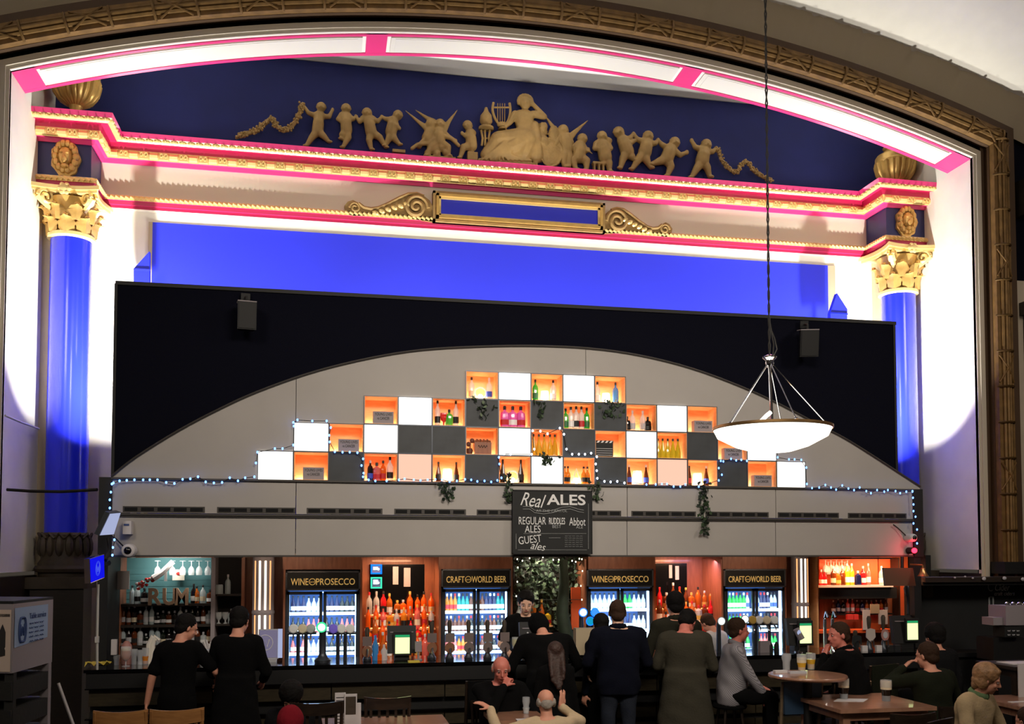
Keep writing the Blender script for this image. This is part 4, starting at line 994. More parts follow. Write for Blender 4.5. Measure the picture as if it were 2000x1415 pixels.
# brown header panels over the fridges, lit ones over the bottle bays
for i, (a_, b_) in enumerate(((552, 706), (857, 1001), (1149, 1280), (1411, 1537))):
    bx(a_, b_, 1085, 1113, YFR+.02, .5, 'bar_wood', 'header_panel', None, 'brown wooden header panel, ' + nth(i) + ' of those above the fridges', 'panel', 'header panels over the fridges')
for i, (a_, b_) in enumerate(((704, 722), (829, 860), (1385, 1412), (537, 553), (475, 497), (1578, 1600), (1536, 1548))):
    bx(a_, b_, 1088, 1300, YFR+.5, .12, 'bar_wood', 'wood_pilaster', None, ['brown wooden pilaster between left wine fridge and mirror', 'brown wooden pilaster right of the left mirror', 'brown wooden pilaster right of the narrow mirror', 'brown wooden pilaster right of left light column', 'brown wooden pilaster left of left light column', 'brown wooden pilaster right of right light column', 'narrow wooden strip left of right light column'][i], 'pilaster')
# fridges
def fridge(a_, b_, top, hb, text, label, fi):
    x0, x1 = PY(a_, 1200, YFR).x, PY(b_, 1200, YFR).x; zt_ = PY((a_+b_)/2, top, YFR).z; zh = PY((a_+b_)/2, hb, YFR).z; w = x1-x0
    D = .55; zb = .16
    o = empty('bottle_fridge', ((x0+x1)/2, YFR+D/2, 0), label, 'fridge', 'double door bottle fridges')
    MB().box(x0, x0+.03, YFR+.03, YFR+D, 0, zt_).box(x1-.03, x1, YFR+.03, YFR+D, 0, zt_).box(x0, x1, YFR+.03, YFR+D, 0, zb).box(x0, x1, YFR+.03, YFR+D, zh, zt_).build('cabinet', 'dark_steel', o)
    MB().box(x0+.03, x1-.03, YFR+D-.03, YFR+D-.005, zb, zh).build('back_liner', 'fridge_liner', o)
    hd = MB().box(x0+.02, x1-.02, YFR+.0, YFR+.04, zh+.015, zt_-.02).build('header_sign', 'black_paint', o)
    za = zh+(zt_-zh)*.45; t1, t2 = text.split(' and '); wr = w*.86; f1 = .27 if t1 == 'WINE' else .30; xr = (x0+x1)/2 - wr/2 + wr*f1 + .046
    lettering(t1, ((x0+x1)/2 - wr/2 + wr*f1/2, YFR-.003, za), wr*f1, .078, 'sign_gold', hd, bold=.01)
    lettering(t2, ((xr+.042 + (x0+x1)/2 + wr/2)/2, YFR-.003, za), (x0+x1)/2 + wr/2 - xr - .042, .078, 'sign_gold', hd, bold=.01)
    lettering('and', (xr, YFR-.003, za), .05, .022, 'sign_gold', hd)
    area('fridge_light', (x0+w/2, YFR+.05, (zh+.9)/2), (x0+w/2, YFR+1, (zh+.9)/2), w*.8, 9, (.55, .78, 1), .9)
    l_ = MB().tube([(xr + .036*math.cos(t), YFR-.004, zh+(zt_-zh)*.45 + .036*math.sin(t)) for t in [2*PI*k/18 for k in range(18)]], .004, 4, closed=True).build('and_ring', 'sign_gold', hd)
    frame_box(x0, x1, zh, zt_, .018, YFR-.008, YFR+.03).build('header_trim', 'steel', o)
    xm = (x0+x1)/2
    for s, (u0, u1) in enumerate(((x0+.012, xm-.006), (xm+.006, x1-.012))):
        fb = frame_box(u0, u1, zb-.02, zh-.012, .035, YFR-.0, YFR+.03).build('door', 'dark_steel', o)
        MB().box(u0+.03, u1-.03, YFR+.01, YFR+.016, zb, zh-.04).build('glass_pane', 'glass_pane', fb, smooth=False)
        hx = (u1-.016) if s == 0 else (u0+.016)
        MB().tube([(hx, YFR-.03, 1.0), (hx, YFR-.03, 1.5)], .009, 6).build('handle', 'steel', fb)
    shelves = []
    for k, py in enumerate((1197, 1237, 1275)):
        z = PY((a_+b_)/2, py - (3 if fi else 0) - (4 if fi > 1 else 0), YFR+.12).z; shelves.append(z)
        MB().box(x0+.04, x1-.04, YFR+.09, YFR+D-.05, z-.012, z).build('shelf', 'lb_white', o)
        MB().box(x0+.04, x1-.04, YFR+.07, YFR+.09, z-.028, z+.006).build('price_strip', 'fridge_tube', o)
    MB().box(x0+.034, x0+.046, YFR+.06, YFR+.08, zb+.1, zh-.05).box(x1-.055, x1-.034, YFR+.05, YFR+.09, zb+.1, zh-.05).build('light_tube', 'fridge_tube', o)
    MB().box(x0+.05, x1-.05, YFR+.06, YFR+.09, zh-.03, zh-.02).build('top_tube', 'fridge_tube', o)
    for xx in (x0-.026, x1+.002): MB().box(xx, xx+.024, YFR+.03, YBW-.01, 0, 2.2).build('side_panel', 'bar_wood', o)
    return x0, x1, shelves, zh
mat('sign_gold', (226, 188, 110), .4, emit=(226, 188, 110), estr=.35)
FR = [fridge(557, 703, 1116, 1154, 'WINE and PROSECCO', 'leftmost bottle fridge headed WINE and PROSECCO', 0),
      fridge(862, 998, 1112, 1149, 'CRAFT and WORLD BEER', 'bottle fridge headed CRAFT and WORLD BEER, left of the greenery', 1),
      fridge(1147, 1276, 1112, 1148, 'WINE and PROSECCO', 'bottle fridge headed WINE and PROSECCO, right of the greenery', 2),
      fridge(1415, 1535, 1112, 1148, 'CRAFT and WORLD BEER', 'rightmost bottle fridge headed CRAFT and WORLD BEER', 3)]
fname = ['leftmost fridge', 'fridge left of greenery', 'fridge right of greenery', 'rightmost fridge']
pal = [[('wine', 'wine_dark', 'white'), ('wine', 'clear', 'white'), ('slope', 'rose', 'white'), ('slope', 'navy_glass', 'white'), ('squat', 'wine_dark', 'cream')],
       [('beer', 'wine_dark', 'white'), ('beer', 'brown', 'white'), ('beer', 'teal', 'white'), ('beer', 'amber', 'red'), ('beer', 'navy_glass', 'white')],
       [('wine', 'clear', 'white'), ('slope', 'wine_dark', 'white'), ('slope', 'navy_glass', 'white'), ('wine', 'green', 'white')],
       [('beer', 'green', 'white'), ('beer', 'navy_glass', 'white'), ('beer', 'wine_dark', 'silver'), ('beer', 'clear', 'blue')]]
for fi, (x0, x1, shs, zh) in enumerate(FR):
    random.seed(40+fi)
    for si, z in enumerate(shs):
        n = 12 if fi % 2 == 0 else 14
        zt_ = (zh-.04) if si == 0 else shs[si-1]-.03
        kind = None
        for k in range(n):
            if k % 3 == 0: kind = random.choice(pal[fi] + ([('beer', 'rose', 'white'), ('beer', 'green', 'white')] if si == 2 else []))
            half = k < n//2; xm = (x0+x1)/2
            a_, b_ = (x0+.085, xm-.045) if half else (xm+.045, x1-.085)
            x = a_ + (b_-a_)*((k % (n//2))/(n//2-1))
            hmax = {'wine': .32, 'slope': .31, 'squat': .215, 'beer': .235, 'spirit': .28}[kind[0]]
            h = min(1.0, (zt_-z)*.86/hmax)
            sh_ = ['top', 'middle', 'lower'][si]
            bottle(kind[0], kind[1], x, YFR+.14, z+.001, '%s bottle, %s on %s shelf of %s' % (cname.get(kind[1], kind[1]), nth(k), sh_, fname[fi]), kind[2], random.choice(['dark', 'light', 'white', 'red']) if fi % 2 else 'dark', h, 'bottles in the %s' % fname[fi])
# worktop only between the fridges
fxs = [FX0+.02] + [v for f in FR for v in (f[0]-.01, f[1]+.01)] + [FX1+.1]
for k in range(5):
    if k == 2: a_, b_ = fxs[4]+.0, fxs[5]
    else: a_, b_ = fxs[2*k], fxs[2*k+1]
    MB().box(fxs[2*k], fxs[2*k+1], YFR+.12, YBW-.005, ZBC-.04, ZBC).build('worktop', 'black_gloss', bc)
    MB().box(fxs[2*k], fxs[2*k+1], YFR+.18, YBW-.005, .0, ZBC-.04).build('cabinet', 'dark_wood', bc)
for x_ in (-.6, 1.2, 3.2, 5.2): area('back_bar_fill', (x_, 10.75, 2.28), (x_, 12, 1.7), 1.2, 7, (1, .72, .5), .08)  # added warm fill that brightens the back bar wood
# mirrors
for (a_, b_, y0, y1, lb) in ((722, 829, 1103, 1190, 'wide mirror over the left spirit shelves'), (1281, 1342, 1101, 1165, 'narrow dark mirror right of the third fridge')):
    o = bx(a_, b_, y0, y1, YBW-.15, .02, 'black_gloss', 'wall_mirror', None, lb, 'mirror')
    p0, p1 = PY(a_, y0, YBW-.15), PY(b_, y1, YBW-.15)
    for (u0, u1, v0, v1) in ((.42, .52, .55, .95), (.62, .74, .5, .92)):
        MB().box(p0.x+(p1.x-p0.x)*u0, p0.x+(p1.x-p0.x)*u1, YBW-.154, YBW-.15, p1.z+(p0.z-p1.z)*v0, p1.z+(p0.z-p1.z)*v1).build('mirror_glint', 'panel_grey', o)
for (y0, y1, m1, m2, lb) in ((1103, 1122, 'neon_blue', 'neon_white', 'glowing blue sign at the left mirror, upper one'), (1128, 1150, 'neon_green', 'neon_white', 'glowing green sign at the left mirror, lower one')):
    a_ = PY(724, y0, YBW-.2); b_ = PY(746, y1, YBW-.2); o = empty('neon_sign', a_, lb, 'sign')
    MB().box(a_.x, b_.x, YBW-.2, YBW-.17, b_.z, a_.z).build('sign_back', 'ink_blue', o)
    frame_box(a_.x, b_.x, b_.z, a_.z, .018, YBW-.215, YBW-.2).build('lit_border', m1, o)
    MB().box(a_.x+.03, b_.x-.05, YBW-.21, YBW-.2, b_.z+.05, a_.z-.03).ell((b_.x-.045, YBW-.21, (a_.z+b_.z)/2), (.016, .008, .016), 8, 5).build('lit_panel', m2, o)
# tiered spirit shelves
def tiers(a_, b_, rows_, cols, label, gname, Y0=YFR+.22, dy=.06, seed=1):
    random.seed(seed); o = empty('tiered_shelf', PY((a_+b_)/2, 1285, Y0), label, 'shelf')
    for k, py in enumerate(rows_):
        y = Y0 + dy*k; z = PY((a_+b_)/2, py, y).z; x0, x1 = PY(a_, py, y).x, PY(b_, py, y).x
        MB().box(x0, x1, y-.05, y+.06, z-.02, z).build('step', 'orange_wood', o)
        MB().box(x0+.02, x1-.02, y+.04, y+.055, z+.0, z+.006).build('led_strip', 'shelf_led', o)
        n = int((x1-x0)/.082)
        for i in range(n):
            c_ = random.choice(cols); shp = random.choice(['spirit', 'spirit', 'squat', 'tall', 'wine']); h = random.uniform(.8, 1.05)
            nm = cname.get(c_, c_)
            bottle(shp, c_, x0+.05+(x1-x0-.1)*i/(n-1)+random.uniform(-.008, .008), y-.005, z+.001, '%s spirit bottle, %s, %s tier of %s' % (nm, nth(min(i, 19)), ['lowest', 'second', 'third', 'top'][k], gname), random.choice(['white', 'cream', 'gold', 'red', 'black', None]), random.choice(['dark', 'light', 'red', 'gold']), h, 'bottles on the ' + gname)
emis('shelf_led', (255, 170, 90), 7)
tiers(712, 850, (1287, 1258, 1228, 1202), ['orange', 'whisky', 'amber', 'clear', 'orange', 'rose', 'clear', 'whisky', 'red'], 'stepped shelf of lit spirit bottles below the left mirror', 'left spirit rack', seed=3)
tiers(1281, 1396, (1270, 1243, 1215, 1190), ['orange', 'whisky', 'red', 'amber', 'whisky', 'brown', 'clear'], 'stepped shelf of lit spirit bottles below the narrow mirror', 'right spirit rack', seed=5)
tiers(1006, 1078, (1222,), ['gold_wine', 'whisky', 'red', 'clear', 'yellow'], 'short shelf of bottles under the greenery', 'greenery shelf', Y0=YFR+.3, seed=9)
p = PY(330, 1092, YFR+.2); area('rum_bay_fill', (p.x, YFR+.25, p.z-.01), (p.x+.05, YBW, 1.7), .5, 5, (1, .95, .85), .1)  # added fill, brightens the dim rum bay and its teal board
for (px, py, e, c_) in ((775, 1094, 7, (1, .55, .3)), (1330, 1094, 7, (1, .5, .25)), (1385, 1094, 3, (.8, .5, .9)), (1660, 1095, 6, (1, .5, .25)), (1070, 1092, 6, (1, .9, .7)), (1745, 1090, 7, (1, .5, .25))):
    p = PY(px, py, 11.5); area('bay_light', (p.x, 11.55, p.z-.02), (p.x, 11.85, 1.0), .5, e*1.6, c_, .1)  # those at the greenery and orange side board are added fill
# greenery wall
g = empty('ivy_wall', PY(1070, 1160, YFR+.15), 'dense hanging greenery with tiny lights between the two middle fridges', 'plant')
random.seed(11)
bx(1003, 1142, 1088, 1276, YFR+.5, .05, 'dark_wood', 'backing_board', g)
for k in range(300):
    px, py = random.uniform(1006, 1140), random.uniform(1094, 1232)
    if 1030 < px < 1085 and py > 1190 and random.random() < .8: py = random.uniform(1100, 1180)
    if px > 1112 and py > 1150: px -= 30
    p = PY(px, py, YFR+random.uniform(.02, .4)); m_ = random.choices((0, 1, 2), (5, 4, 3))[0]
    o_ = link('leaf', leaf_mes[m_], g, p - g.location, (random.uniform(-1, 1), random.uniform(-1, 1), random.uniform(0, 6)), [random.uniform(.8, 1.4)]*3)
mb = MB()
for k in range(900):
    p = PY(random.uniform(1004, 1141), random.uniform(1090, 1272) if k % 3 else random.uniform(1090, 1180), YFR+random.uniform(.3, .48)); r = random.uniform(.02, .045)
    R_ = Euler((random.uniform(-1, 1), random.uniform(-1, 1), random.uniform(0, 6))).to_matrix()
    mb.add([p + R_ @ Vector(q)*r for q in ((-1, 0, 0), (0, -.3, .6), (1, 0, 0), (0, .3, -.6))], [(0, 1, 2, 3)])
tag(mb.build('foliage', 'ivy_dark', g), kind='stuff')
fairy('tiny warm lights scattered over the greenery', [(a_, b_, YFR-.02) for a_, b_ in ((1010, 1093), (1020, 1096), (1034, 1091), (1060, 1089), (1080, 1094), (1104, 1087), (1091, 1094), (1117, 1096), (1124, 1098), (1131, 1092), (1136, 1093), (1137, 1116), (1094, 1107), (1011, 1109), (1010, 1137), (1008, 1165), (1100, 1117), (1134, 1145), (1136, 1172), (1016, 1172))], 'fairy_warm', r=.008)
trunk = MB().tube([PY(1100, 1095, YFR-.02), PY(1102, 1140, YFR-.02), PY(1098, 1200, YFR-.03), PY(1108, 1250, YFR-.04), Vector((PY(1112, 1280, YFR-.06).x, YFR-.06, 0))], [.05, .06, .08, .09, .1], 10).build('moss_trunk', 'ivy_dark', g)
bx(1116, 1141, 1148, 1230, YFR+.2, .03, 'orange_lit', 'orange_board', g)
# slotted light columns
def light_column(a_, b_, y0, ysp0, ysp1, y1, label):
    c = PY((a_+b_)/2, 1150, YFR+.1); r = (b_-a_)/2/ppm(c); z = lambda py: PY((a_+b_)/2, py, YFR+.1-r).z
    o = empty('light_column', (c.x, c.y, ZBC), label, 'light')
    MB().lathe([(r, ZBC), (r, z(1087))], (c.x, c.y, 0), 28).build('drum', 'panel_grey', o)
    for k, (t, m_) in enumerate(((-2.35, 'slit_amber'), (-1.85, 'slit_light'), (-1.33, 'slit_light'), (-.85, 'slit_amber'))):
        ex, ey = math.cos(t), math.sin(t); w = .022 if k in (1, 2) else .016
        for z0, z1_ in ((z(ysp0)+.01, z(y0)), (z(y1), z(ysp1)-.01)):
            p = Vector((c.x+ex*r, c.y+ey*r, 0)); tv = Vector((-ey, ex, 0))*w/2; nv = Vector((ex, ey, 0))*.004
            MB().add([p-tv+nv+Vector((0, 0, z0)), p+tv+nv+Vector((0, 0, z0)), p+tv+nv+Vector((0, 0, z1_)), p-tv+nv+Vector((0, 0, z1_)), p-tv-nv+Vector((0, 0, z0)), p+tv-nv+Vector((0, 0, z0)), p+tv-nv+Vector((0, 0, z1_)), p-tv-nv+Vector((0, 0, z1_))],
              [(0, 1, 2, 3), (7, 6, 5, 4), (0, 4, 5, 1), (3, 2, 6, 7), (0, 3, 7, 4), (1, 5, 6, 2)]).build('light_slit', m_, o, smooth=False)
    MB().lathe([(r*1.06, z(ysp0)-.005), (r*1.06, z(ysp1)+.005)], (c.x, c.y, 0), 28).build('band', 'panel_grey', o)
light_column(494, 535, 1096, 1194, 1201, 1240, 'round column with glowing vertical slits, left of the wine fridge')
light_column(1546, 1578, 1092, 1179, 1184, 1225, 'round column with glowing vertical slits, right of the last fridge')
# left rum bay
rb = empty('rum_shelf_unit', PY(320, 1290, YBW-.3), 'dark shelving bay with teal back board behind the left of the bar', 'shelf')
bx(232, 412, 1090, 1178, YBW-.05, .04, 'teal_board', 'back_board', rb)
for i in range(7): bx(232, 412, 1097+i*12, 1098+i*12, YBW-.055, .01, 'lb_silver' if False else 'teal_board', 'board_joint', rb)
for py in (1181, 1222, 1262): bx(232, 415, py-1, py+4, YFR+.3, .35, 'dark_wood', 'shelf', rb)
bx(413, 418, 1090, 1300, YFR+.25, .4, 'panel_grey', 'upright', rb); bx(218, 232, 1090, 1300, YFR+.25, .4, 'bar_wood', 'upright', rb)
bx(232, 412, 1182, 1300, YBW-.05, .04, 'black_paint', 'lower_back', rb)
rl = [PY(303, 1162, YFR+.33), PY(331, 1162, YFR+.33), PY(352, 1162, YFR+.33)]
for ch, px in (('R', 303), ('U', 331), ('M', 355)):
    p = PY(px, 1166, YFR+.31); o = lettering(ch, p, .15, .2, 'rum_letter', bold=.03); 
    o.name = 'shelf_letter'; o.data.transform(Matrix.Diagonal((1, 1, 18, 1))); tag(o, 'large brown wooden letter %s standing on the rum shelf' % ch, 'letter', 'letters spelling RUM')
gr = []
for i, px in enumerate((308, 337, 357, 374, 389, 406)):
    p = PY(px, 1096, YFR+.4)
    me = MB().lathe([(.035, 0), (.034, -.004), (.005, -.01), (.005, -.06), (.03, -.09), (.038, -.13), (.033, -.17)], (0, 0, 0), 12, cap=False).mesh('hanging_glass', ['gl_clear'])
    tag(link('hanging_glass', me, None, p), 'stemmed glass hanging above the rum shelf, ' + nth(i), 'glass', 'glasses hanging over the rum shelf')
o = empty('paper_torch', PY(300, 1130, YFR+.28), 'white paper cone spilling red and white flowers above the letters', 'decoration')
MB().tube([PY(338, 1098, YFR+.28), PY(318, 1118, YFR+.28), PY(300, 1130, YFR+.28)], [.03, .035, .04], 8).build('cone', 'paper_white', o)
for k in range(22):
    px, py = 300 - k*1.5 + random.uniform(-4, 4), 1131 + k*.7 + random.uniform(-6, 6); MB().ell(PY(px, py, YFR+.27), (.022, .015, .018), 6, 4).build('flower', 'flower_red' if k % 3 else 'paper_white', o)
bx(321, 326, 1112, 1136, YFR+.27, .01, 'paper_white', 'paper_tail', o)
o = bx(337, 360, 1113, 1134, YFR+.5, .01, 'cream_plaster', 'pirate_flag', None, 'small pale paper flag with red mark above the rum shelf', 'flag'); MB().ell(PY(349, 1121, YFR+.49), (.03, .005, .02), 8, 5).build('red_mark', 'flower_red', o)
for i, (px, c_, shp, lb, h) in enumerate(((258, 'pale', 'spirit', None, .75), (268, 'clear', 'spirit', 'black', .8), (282, 'dark', 'squat', 'white', .85), (378, 'dark', 'spirit', 'white', .8), (384, 'whisky', 'spirit', 'cream', .7), (396, 'clear', 'spirit', 'cream', .75), (410, 'brown', 'squat', 'white', .75))):
    p = PY(px, 1180, YFR+.36); bottle(shp, c_, p.x, p.y, PY(320, 1180, YFR+.36).z+.002, '%s bottle on the rum shelf beside the letters, %s' % (cname.get(c_, c_), nth(i)), lb, 'dark', h, 'bottles on the rum shelf')
random.seed(21)
for row, py in enumerate((1221, 1261)):
    for i in range(16):
        c_ = random.choice(['dark', 'brown', 'dark', 'wine_dark', 'pale', 'clear']); p = PY(240+i*11.2, py, YFR+.4)
        bottle(random.choice(['spirit', 'squat', 'wine', 'tall']), c_, p.x, p.y, PY(320, py-1, YFR+.4).z+.002, '%s bottle, %s on %s dark shelf of rum bay' % (cname.get(c_, c_), nth(i), ['upper', 'lower'][row]), random.choice(['white', 'black', 'cream', 'silver', 'silver']), 'light', random.uniform(.6, .78), 'bottles on the dark shelves of the rum bay')
sk = bx(226, 252, 1116, 1152, YFR+.1, .02, 'paper_white', 'hanging_card', None, 'pale card hanging at the left of the rum bay', 'card')
# dark cabinet bay
cb_ = empty('dark_cabinet', PY(445, 1290, YFR+.3), 'dark open cabinet between the rum bay and the light column', 'cabinet')
bx(418, 475, 1088, 1300, YFR+.6, .03, 'black_paint', 'back_board', cb_)
for py in (1161, 1219): bx(418, 475, py, py+4, YFR+.3, .3, 'dark_wood', 'shelf', cb_)
bx(472, 476, 1090, 1300, YFR+.25, .3, 'bar_wood', 'upright', cb_)
for i, (px, py, shp, c_) in enumerate(((427, 1219, 'goblet', 'clear'), (440, 1219, 'goblet', 'clear'), (452, 1219, 'squat', 'pale'), (463, 1219, 'jar', 'clear'), (428, 1161, 'jar', 'pale'), (445, 1161, 'spirit', 'pale'))):
    p = PY(px, py, YFR+.35); bottle(shp, c_, p.x, p.y, PY(445, py, YFR+.35).z+.002, 'pale %s on %s shelf of the dark cabinet, %s' % ({'jar': 'jar', 'goblet': 'goblet'}.get(shp, 'bottle'), 'upper' if i > 3 else 'lower', nth(i % 4)), None, None if shp in ('jar', 'goblet') else 'light', .8, 'glassware in the dark cabinet', {'jar': 'glass_jar', 'goblet': 'goblet'}.get(shp, 'bottle'))
# right orange bay
ob = empty('orange_shelf_unit', PY(1680, 1260, YFR+.5), 'orange lit shelving bay at the right end of the bar', 'shelf')
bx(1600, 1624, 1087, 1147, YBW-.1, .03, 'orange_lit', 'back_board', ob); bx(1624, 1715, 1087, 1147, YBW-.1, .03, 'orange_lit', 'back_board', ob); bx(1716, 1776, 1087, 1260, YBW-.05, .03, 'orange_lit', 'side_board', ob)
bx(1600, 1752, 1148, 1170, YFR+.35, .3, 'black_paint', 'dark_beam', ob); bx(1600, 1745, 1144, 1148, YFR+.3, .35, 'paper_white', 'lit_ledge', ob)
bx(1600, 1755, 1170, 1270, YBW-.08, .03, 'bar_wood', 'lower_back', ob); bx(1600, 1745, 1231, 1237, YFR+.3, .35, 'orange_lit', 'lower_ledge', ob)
bx(1594, 1600, 1087, 1270, YFR+.15, .5, 'orange_wood', 'upright', ob); bx(1755, 1760, 1090, 1262, YFR+.4, .3, 'dark_wood', 'upright', ob)
MB().tube([PY(1600, 1091, YFR+.4), PY(1740, 1091, YFR+.4)], .012, 6).build('glass_rail', 'chrome', ob)
for i in range(9):
    p = PY(1612 + i*5.4, 1094 + (i % 2)*4, YFR+.45)
    tag(link('hanging_glass', me, None, p), 'stemmed glass hanging under the canopy right end, ' + nth(i), 'glass', 'glasses hanging in the orange bay')
random.seed(31)
for i, (px, c_, shp, lb) in enumerate(((1604, 'red', 'beer', 'white'), (1611, 'red', 'beer', 'white'), (1628, 'brown', 'spirit', 'cream'), (1636, 'whisky', 'squat', 'gold'), (1646, 'brown', 'spirit', None), (1655, 'yellow', 'tall', 'white'), (1664, 'gold_wine', 'tall', 'white'), (1676, 'navy_glass', 'squat', None), (1686, 'red', 'spirit', 'white'), (1696, 'rose', 'tall', 'white'), (1722, 'pale', 'spirit', 'white'))):
    p = PY(px, 1146, YFR+.38); bottle(shp, c_, p.x, p.y, PY(1670, 1144, YFR+.38).z+.002, '%s bottle, %s on the upper ledge of the orange bay' % (cname.get(c_, c_), nth(i)), lb, 'light', .9, 'bottles on the orange bay ledge')
sc_ = PY(1670, 1202, YFR+.5)
bx(1622, 1745, 1199, 1202, YFR+.45, .15, 'dark_wood', 'middle_shelf', ob)
for i in range(12):
    c_ = random.choice(['dark', 'brown', 'whisky', 'rose', 'navy_glass']); p = PY(1628+i*9.3, 1200, YFR+.5)
    bottle(random.choice(['spirit', 'tall']), c_, p.x, p.y, PY(1670, 1198, YFR+.5).z+.002, '%s bottle, %s in the dim middle shelf of orange bay' % (cname.get(c_, c_), nth(i)), random.choice(['silver', 'red', 'white']), 'light', .6, 'bottles on the dim shelf of the orange bay')
for i, (a_, b_) in enumerate(((1655, 1667), (1668, 1677))): bx(a_, b_, 1198+3, 1211, YFR+.32, .04, 'flower_red', 'red_carton', None, ['red', 'narrow red'][i] + ' carton hanging under the dim shelf', 'carton')
for i, (a_, b_, y0, y1, m_) in enumerate(((1685, 1700, 1192, 1231, 'paper_white'), (1700, 1718, 1181, 1199, 'tan_stone'), (1716, 1734, 1192, 1220, 'paper_white'), (1697, 1720, 1218, 1232, 'orange_lit'), (1684, 1697, 1213, 1231, 'flower_red'))):
    bx(a_, b_, y0, y1, YFR+.25+i*.012, .01, m_, 'shelf_card', None, ['white leaflet', 'tan square card', 'pale price card', 'orange card', 'red card'][i] + ' standing on the orange ledge', 'card')
# back of hanging tv
tvb = empty('hanging_screen', PY(1755, 1125, 10.5), 'brown backed hanging screen at the right end of the bar', 'screen')
q = [PY(a_, b_, 10.35) for a_, b_ in ((1726, 1110), (1783, 1110), (1789, 1145), (1730, 1145))]
MB().prism([(p.x, p.z) for p in q], 10.35, 10.39).build('casing', 'tan_dark', tvb); MB().tube([PY(1762, 1112, 10.4), PY(1762, 1088, 10.4)], .02, 6).build('pole', 'black_paint', tvb)
MB().tube([PY(1772, 1148, 10.75), PY(1773, 1200, 10.75)], .02, 6).lathe([(.03, 0), (.045, .1), (.03, .14)], PY(1772, 1165, 10.75), 10).build('arm', 'dark_steel', tvb)
# ---------------------------------------------------------------- things on the counter
def onc(px, Y=10.35, z=ZCT): p = PY(px, 1280, Y); return Vector((p.x, Y, z + .001))
def till(px0, px1, py0, sx0, sx1, sy0, sy1, label, back=False):
    Y = 10.42; a_, b_ = PY(px0, py0, Y), PY(px1, py0, Y); zt_ = PY((px0+px1)/2, py0, Y).z; c = Vector(((a_.x+b_.x)/2, Y, ZCT))
    o = empty('till', c, label, 'till', 'tills on the bar counter')
    MB().add([(a_.x, Y-.02, ZCT+.06), (b_.x, Y-.02, ZCT+.06), (b_.x, Y+.04, zt_), (a_.x, Y+.04, zt_), (a_.x, Y+.05, ZCT+.06), (b_.x, Y+.05, ZCT+.06), (b_.x, Y+.1, zt_-.01), (a_.x, Y+.1, zt_-.01)],
      [(0, 1, 2, 3), (5, 4, 7, 6), (3, 2, 6, 7), (0, 4, 5, 1), (0, 3, 7, 4), (1, 5, 6, 2)]).build('housing', 'black_paint', o, smooth=False)
    MB().box(c.x-.08, c.x+.08, Y-.01, Y+.12, ZCT, ZCT+.07).build('stand', 'black_paint', o)
    MB().box(a_.x+.03, b_.x-.03, Y-.03+.045, Y+.04, zt_-.075, zt_-.065).build('slot_strip', 'panel_grey', o)
    if not back:
        p0, p1 = PY(sx0, sy0, Y-.05), PY(sx1, sy1, Y-.05)
        MB().box(p0.x-.02, p1.x+.02, Y-.05, Y-.02, p1.z-.02, p0.z+.06).build('customer_display', 'board_black', o)
        MB().box(p0.x, p1.x, Y-.054, Y-.05, p1.z, p0.z).build('lit_screen', 'till_yellow', o)
        MB().box(p0.x, p1.x, Y-.054, Y-.05, p0.z+.004, p0.z+.028).build('screen_header', 'till_green', o)
    else:
        MB().ell(((a_.x+b_.x)/2-.02, Y-.0, zt_-.12), (.012, .01, .012), 8, 5).build('maker_mark', 'lb_silver', o)
    return o
till(757, 813, 1223, 772, 800, 1246, 1277, 'black till with glowing yellow screen in front of the left spirits')
till(1539, 1587, 1208, 1562, 1585, 1223, 1257, 'black till with glowing screen before the right light column')
till(1745, 1797, 1203, 1772, 1793, 1218, 1250, 'black till with glowing screen at the right end of the counter')
till(1016, 1052, 1216, 0, 0, 0, 0, 'black till seen from behind, in front of the bartender', True)
# card reader
p = onc(1560, 10.25); o = empty('card_reader', p, 'grey card reader on a stalk beside the right light column till', 'card reader')
MB().tube([p, p + Vector((0, 0, .16))], .012, 8).lathe([(.05, 0), (.05, .01)], p, 14).build('stalk', 'chrome', o)
MB().tube([p + Vector((-.03, 0, .27)), p + Vector((.03, -.02, .15))], [.035, .038], 8).build('reader', 'panel_grey', o)
MB().ell(p + Vector((-.01, -.035, .23)), (.025, .01, .03), 8, 5).build('display', 'screen_pale', o)
p = onc(817, 10.25); o = MB().tube([p, p + Vector((0, 0, .1))], .012, 8).lathe([(.045, 0), (.045, .01)], p, 14).box(p.x-.035, p.x+.035, p.y-.02, p.y+.02, p.z+.09, p.z+.2).build('card_reader', 'panel_grey'); tag(o, 'grey card reader right of the yellow screened till', 'card reader')
# monitor with round W emblem
Y = 10.4; a_, b_ = PY(505, 1230, Y), PY(553, 1280, Y)
o = empty('monitor', (a_.x, Y, ZCT), 'grey monitor with a round W emblem left of the wine fridge', 'screen')
MB().box(a_.x, b_.x-.05, Y, Y+.03, ZCT+.03, a_.z).box((a_.x+b_.x)/2-.08, (a_.x+b_.x)/2+.06, Y-.04, Y+.1, ZCT, ZCT+.03).build('casing', 'lb_silver', o)
MB().box(a_.x+.01, b_.x-.06, Y-.004, Y, ZCT+.045, a_.z-.01).build('display', 'monitor_grey', o)
MB().box(b_.x-.055, b_.x-.01, Y-.003, Y+.03, ZCT+.04, a_.z-.0).build('side_strip', 'screen_pale', o)
cc = Vector(((a_.x+b_.x)/2-.06, Y-.006, (a_.z+ZCT)/2+.03))
MB().tube([cc + Vector((.08*math.cos(t), 0, .08*math.sin(t))) for t in [2*PI*k/26 for k in range(26)]], .004, 4, closed=True).build('emblem_ring', 'lb_white', o)
MB().tube([cc + Vector((x_, 0, z_)) for x_, z_ in ((-.045, .035), (-.022, -.04), (0, .02), (.022, -.04), (.045, .035))], .006, 4).build('emblem_letter', 'lb_white', o)
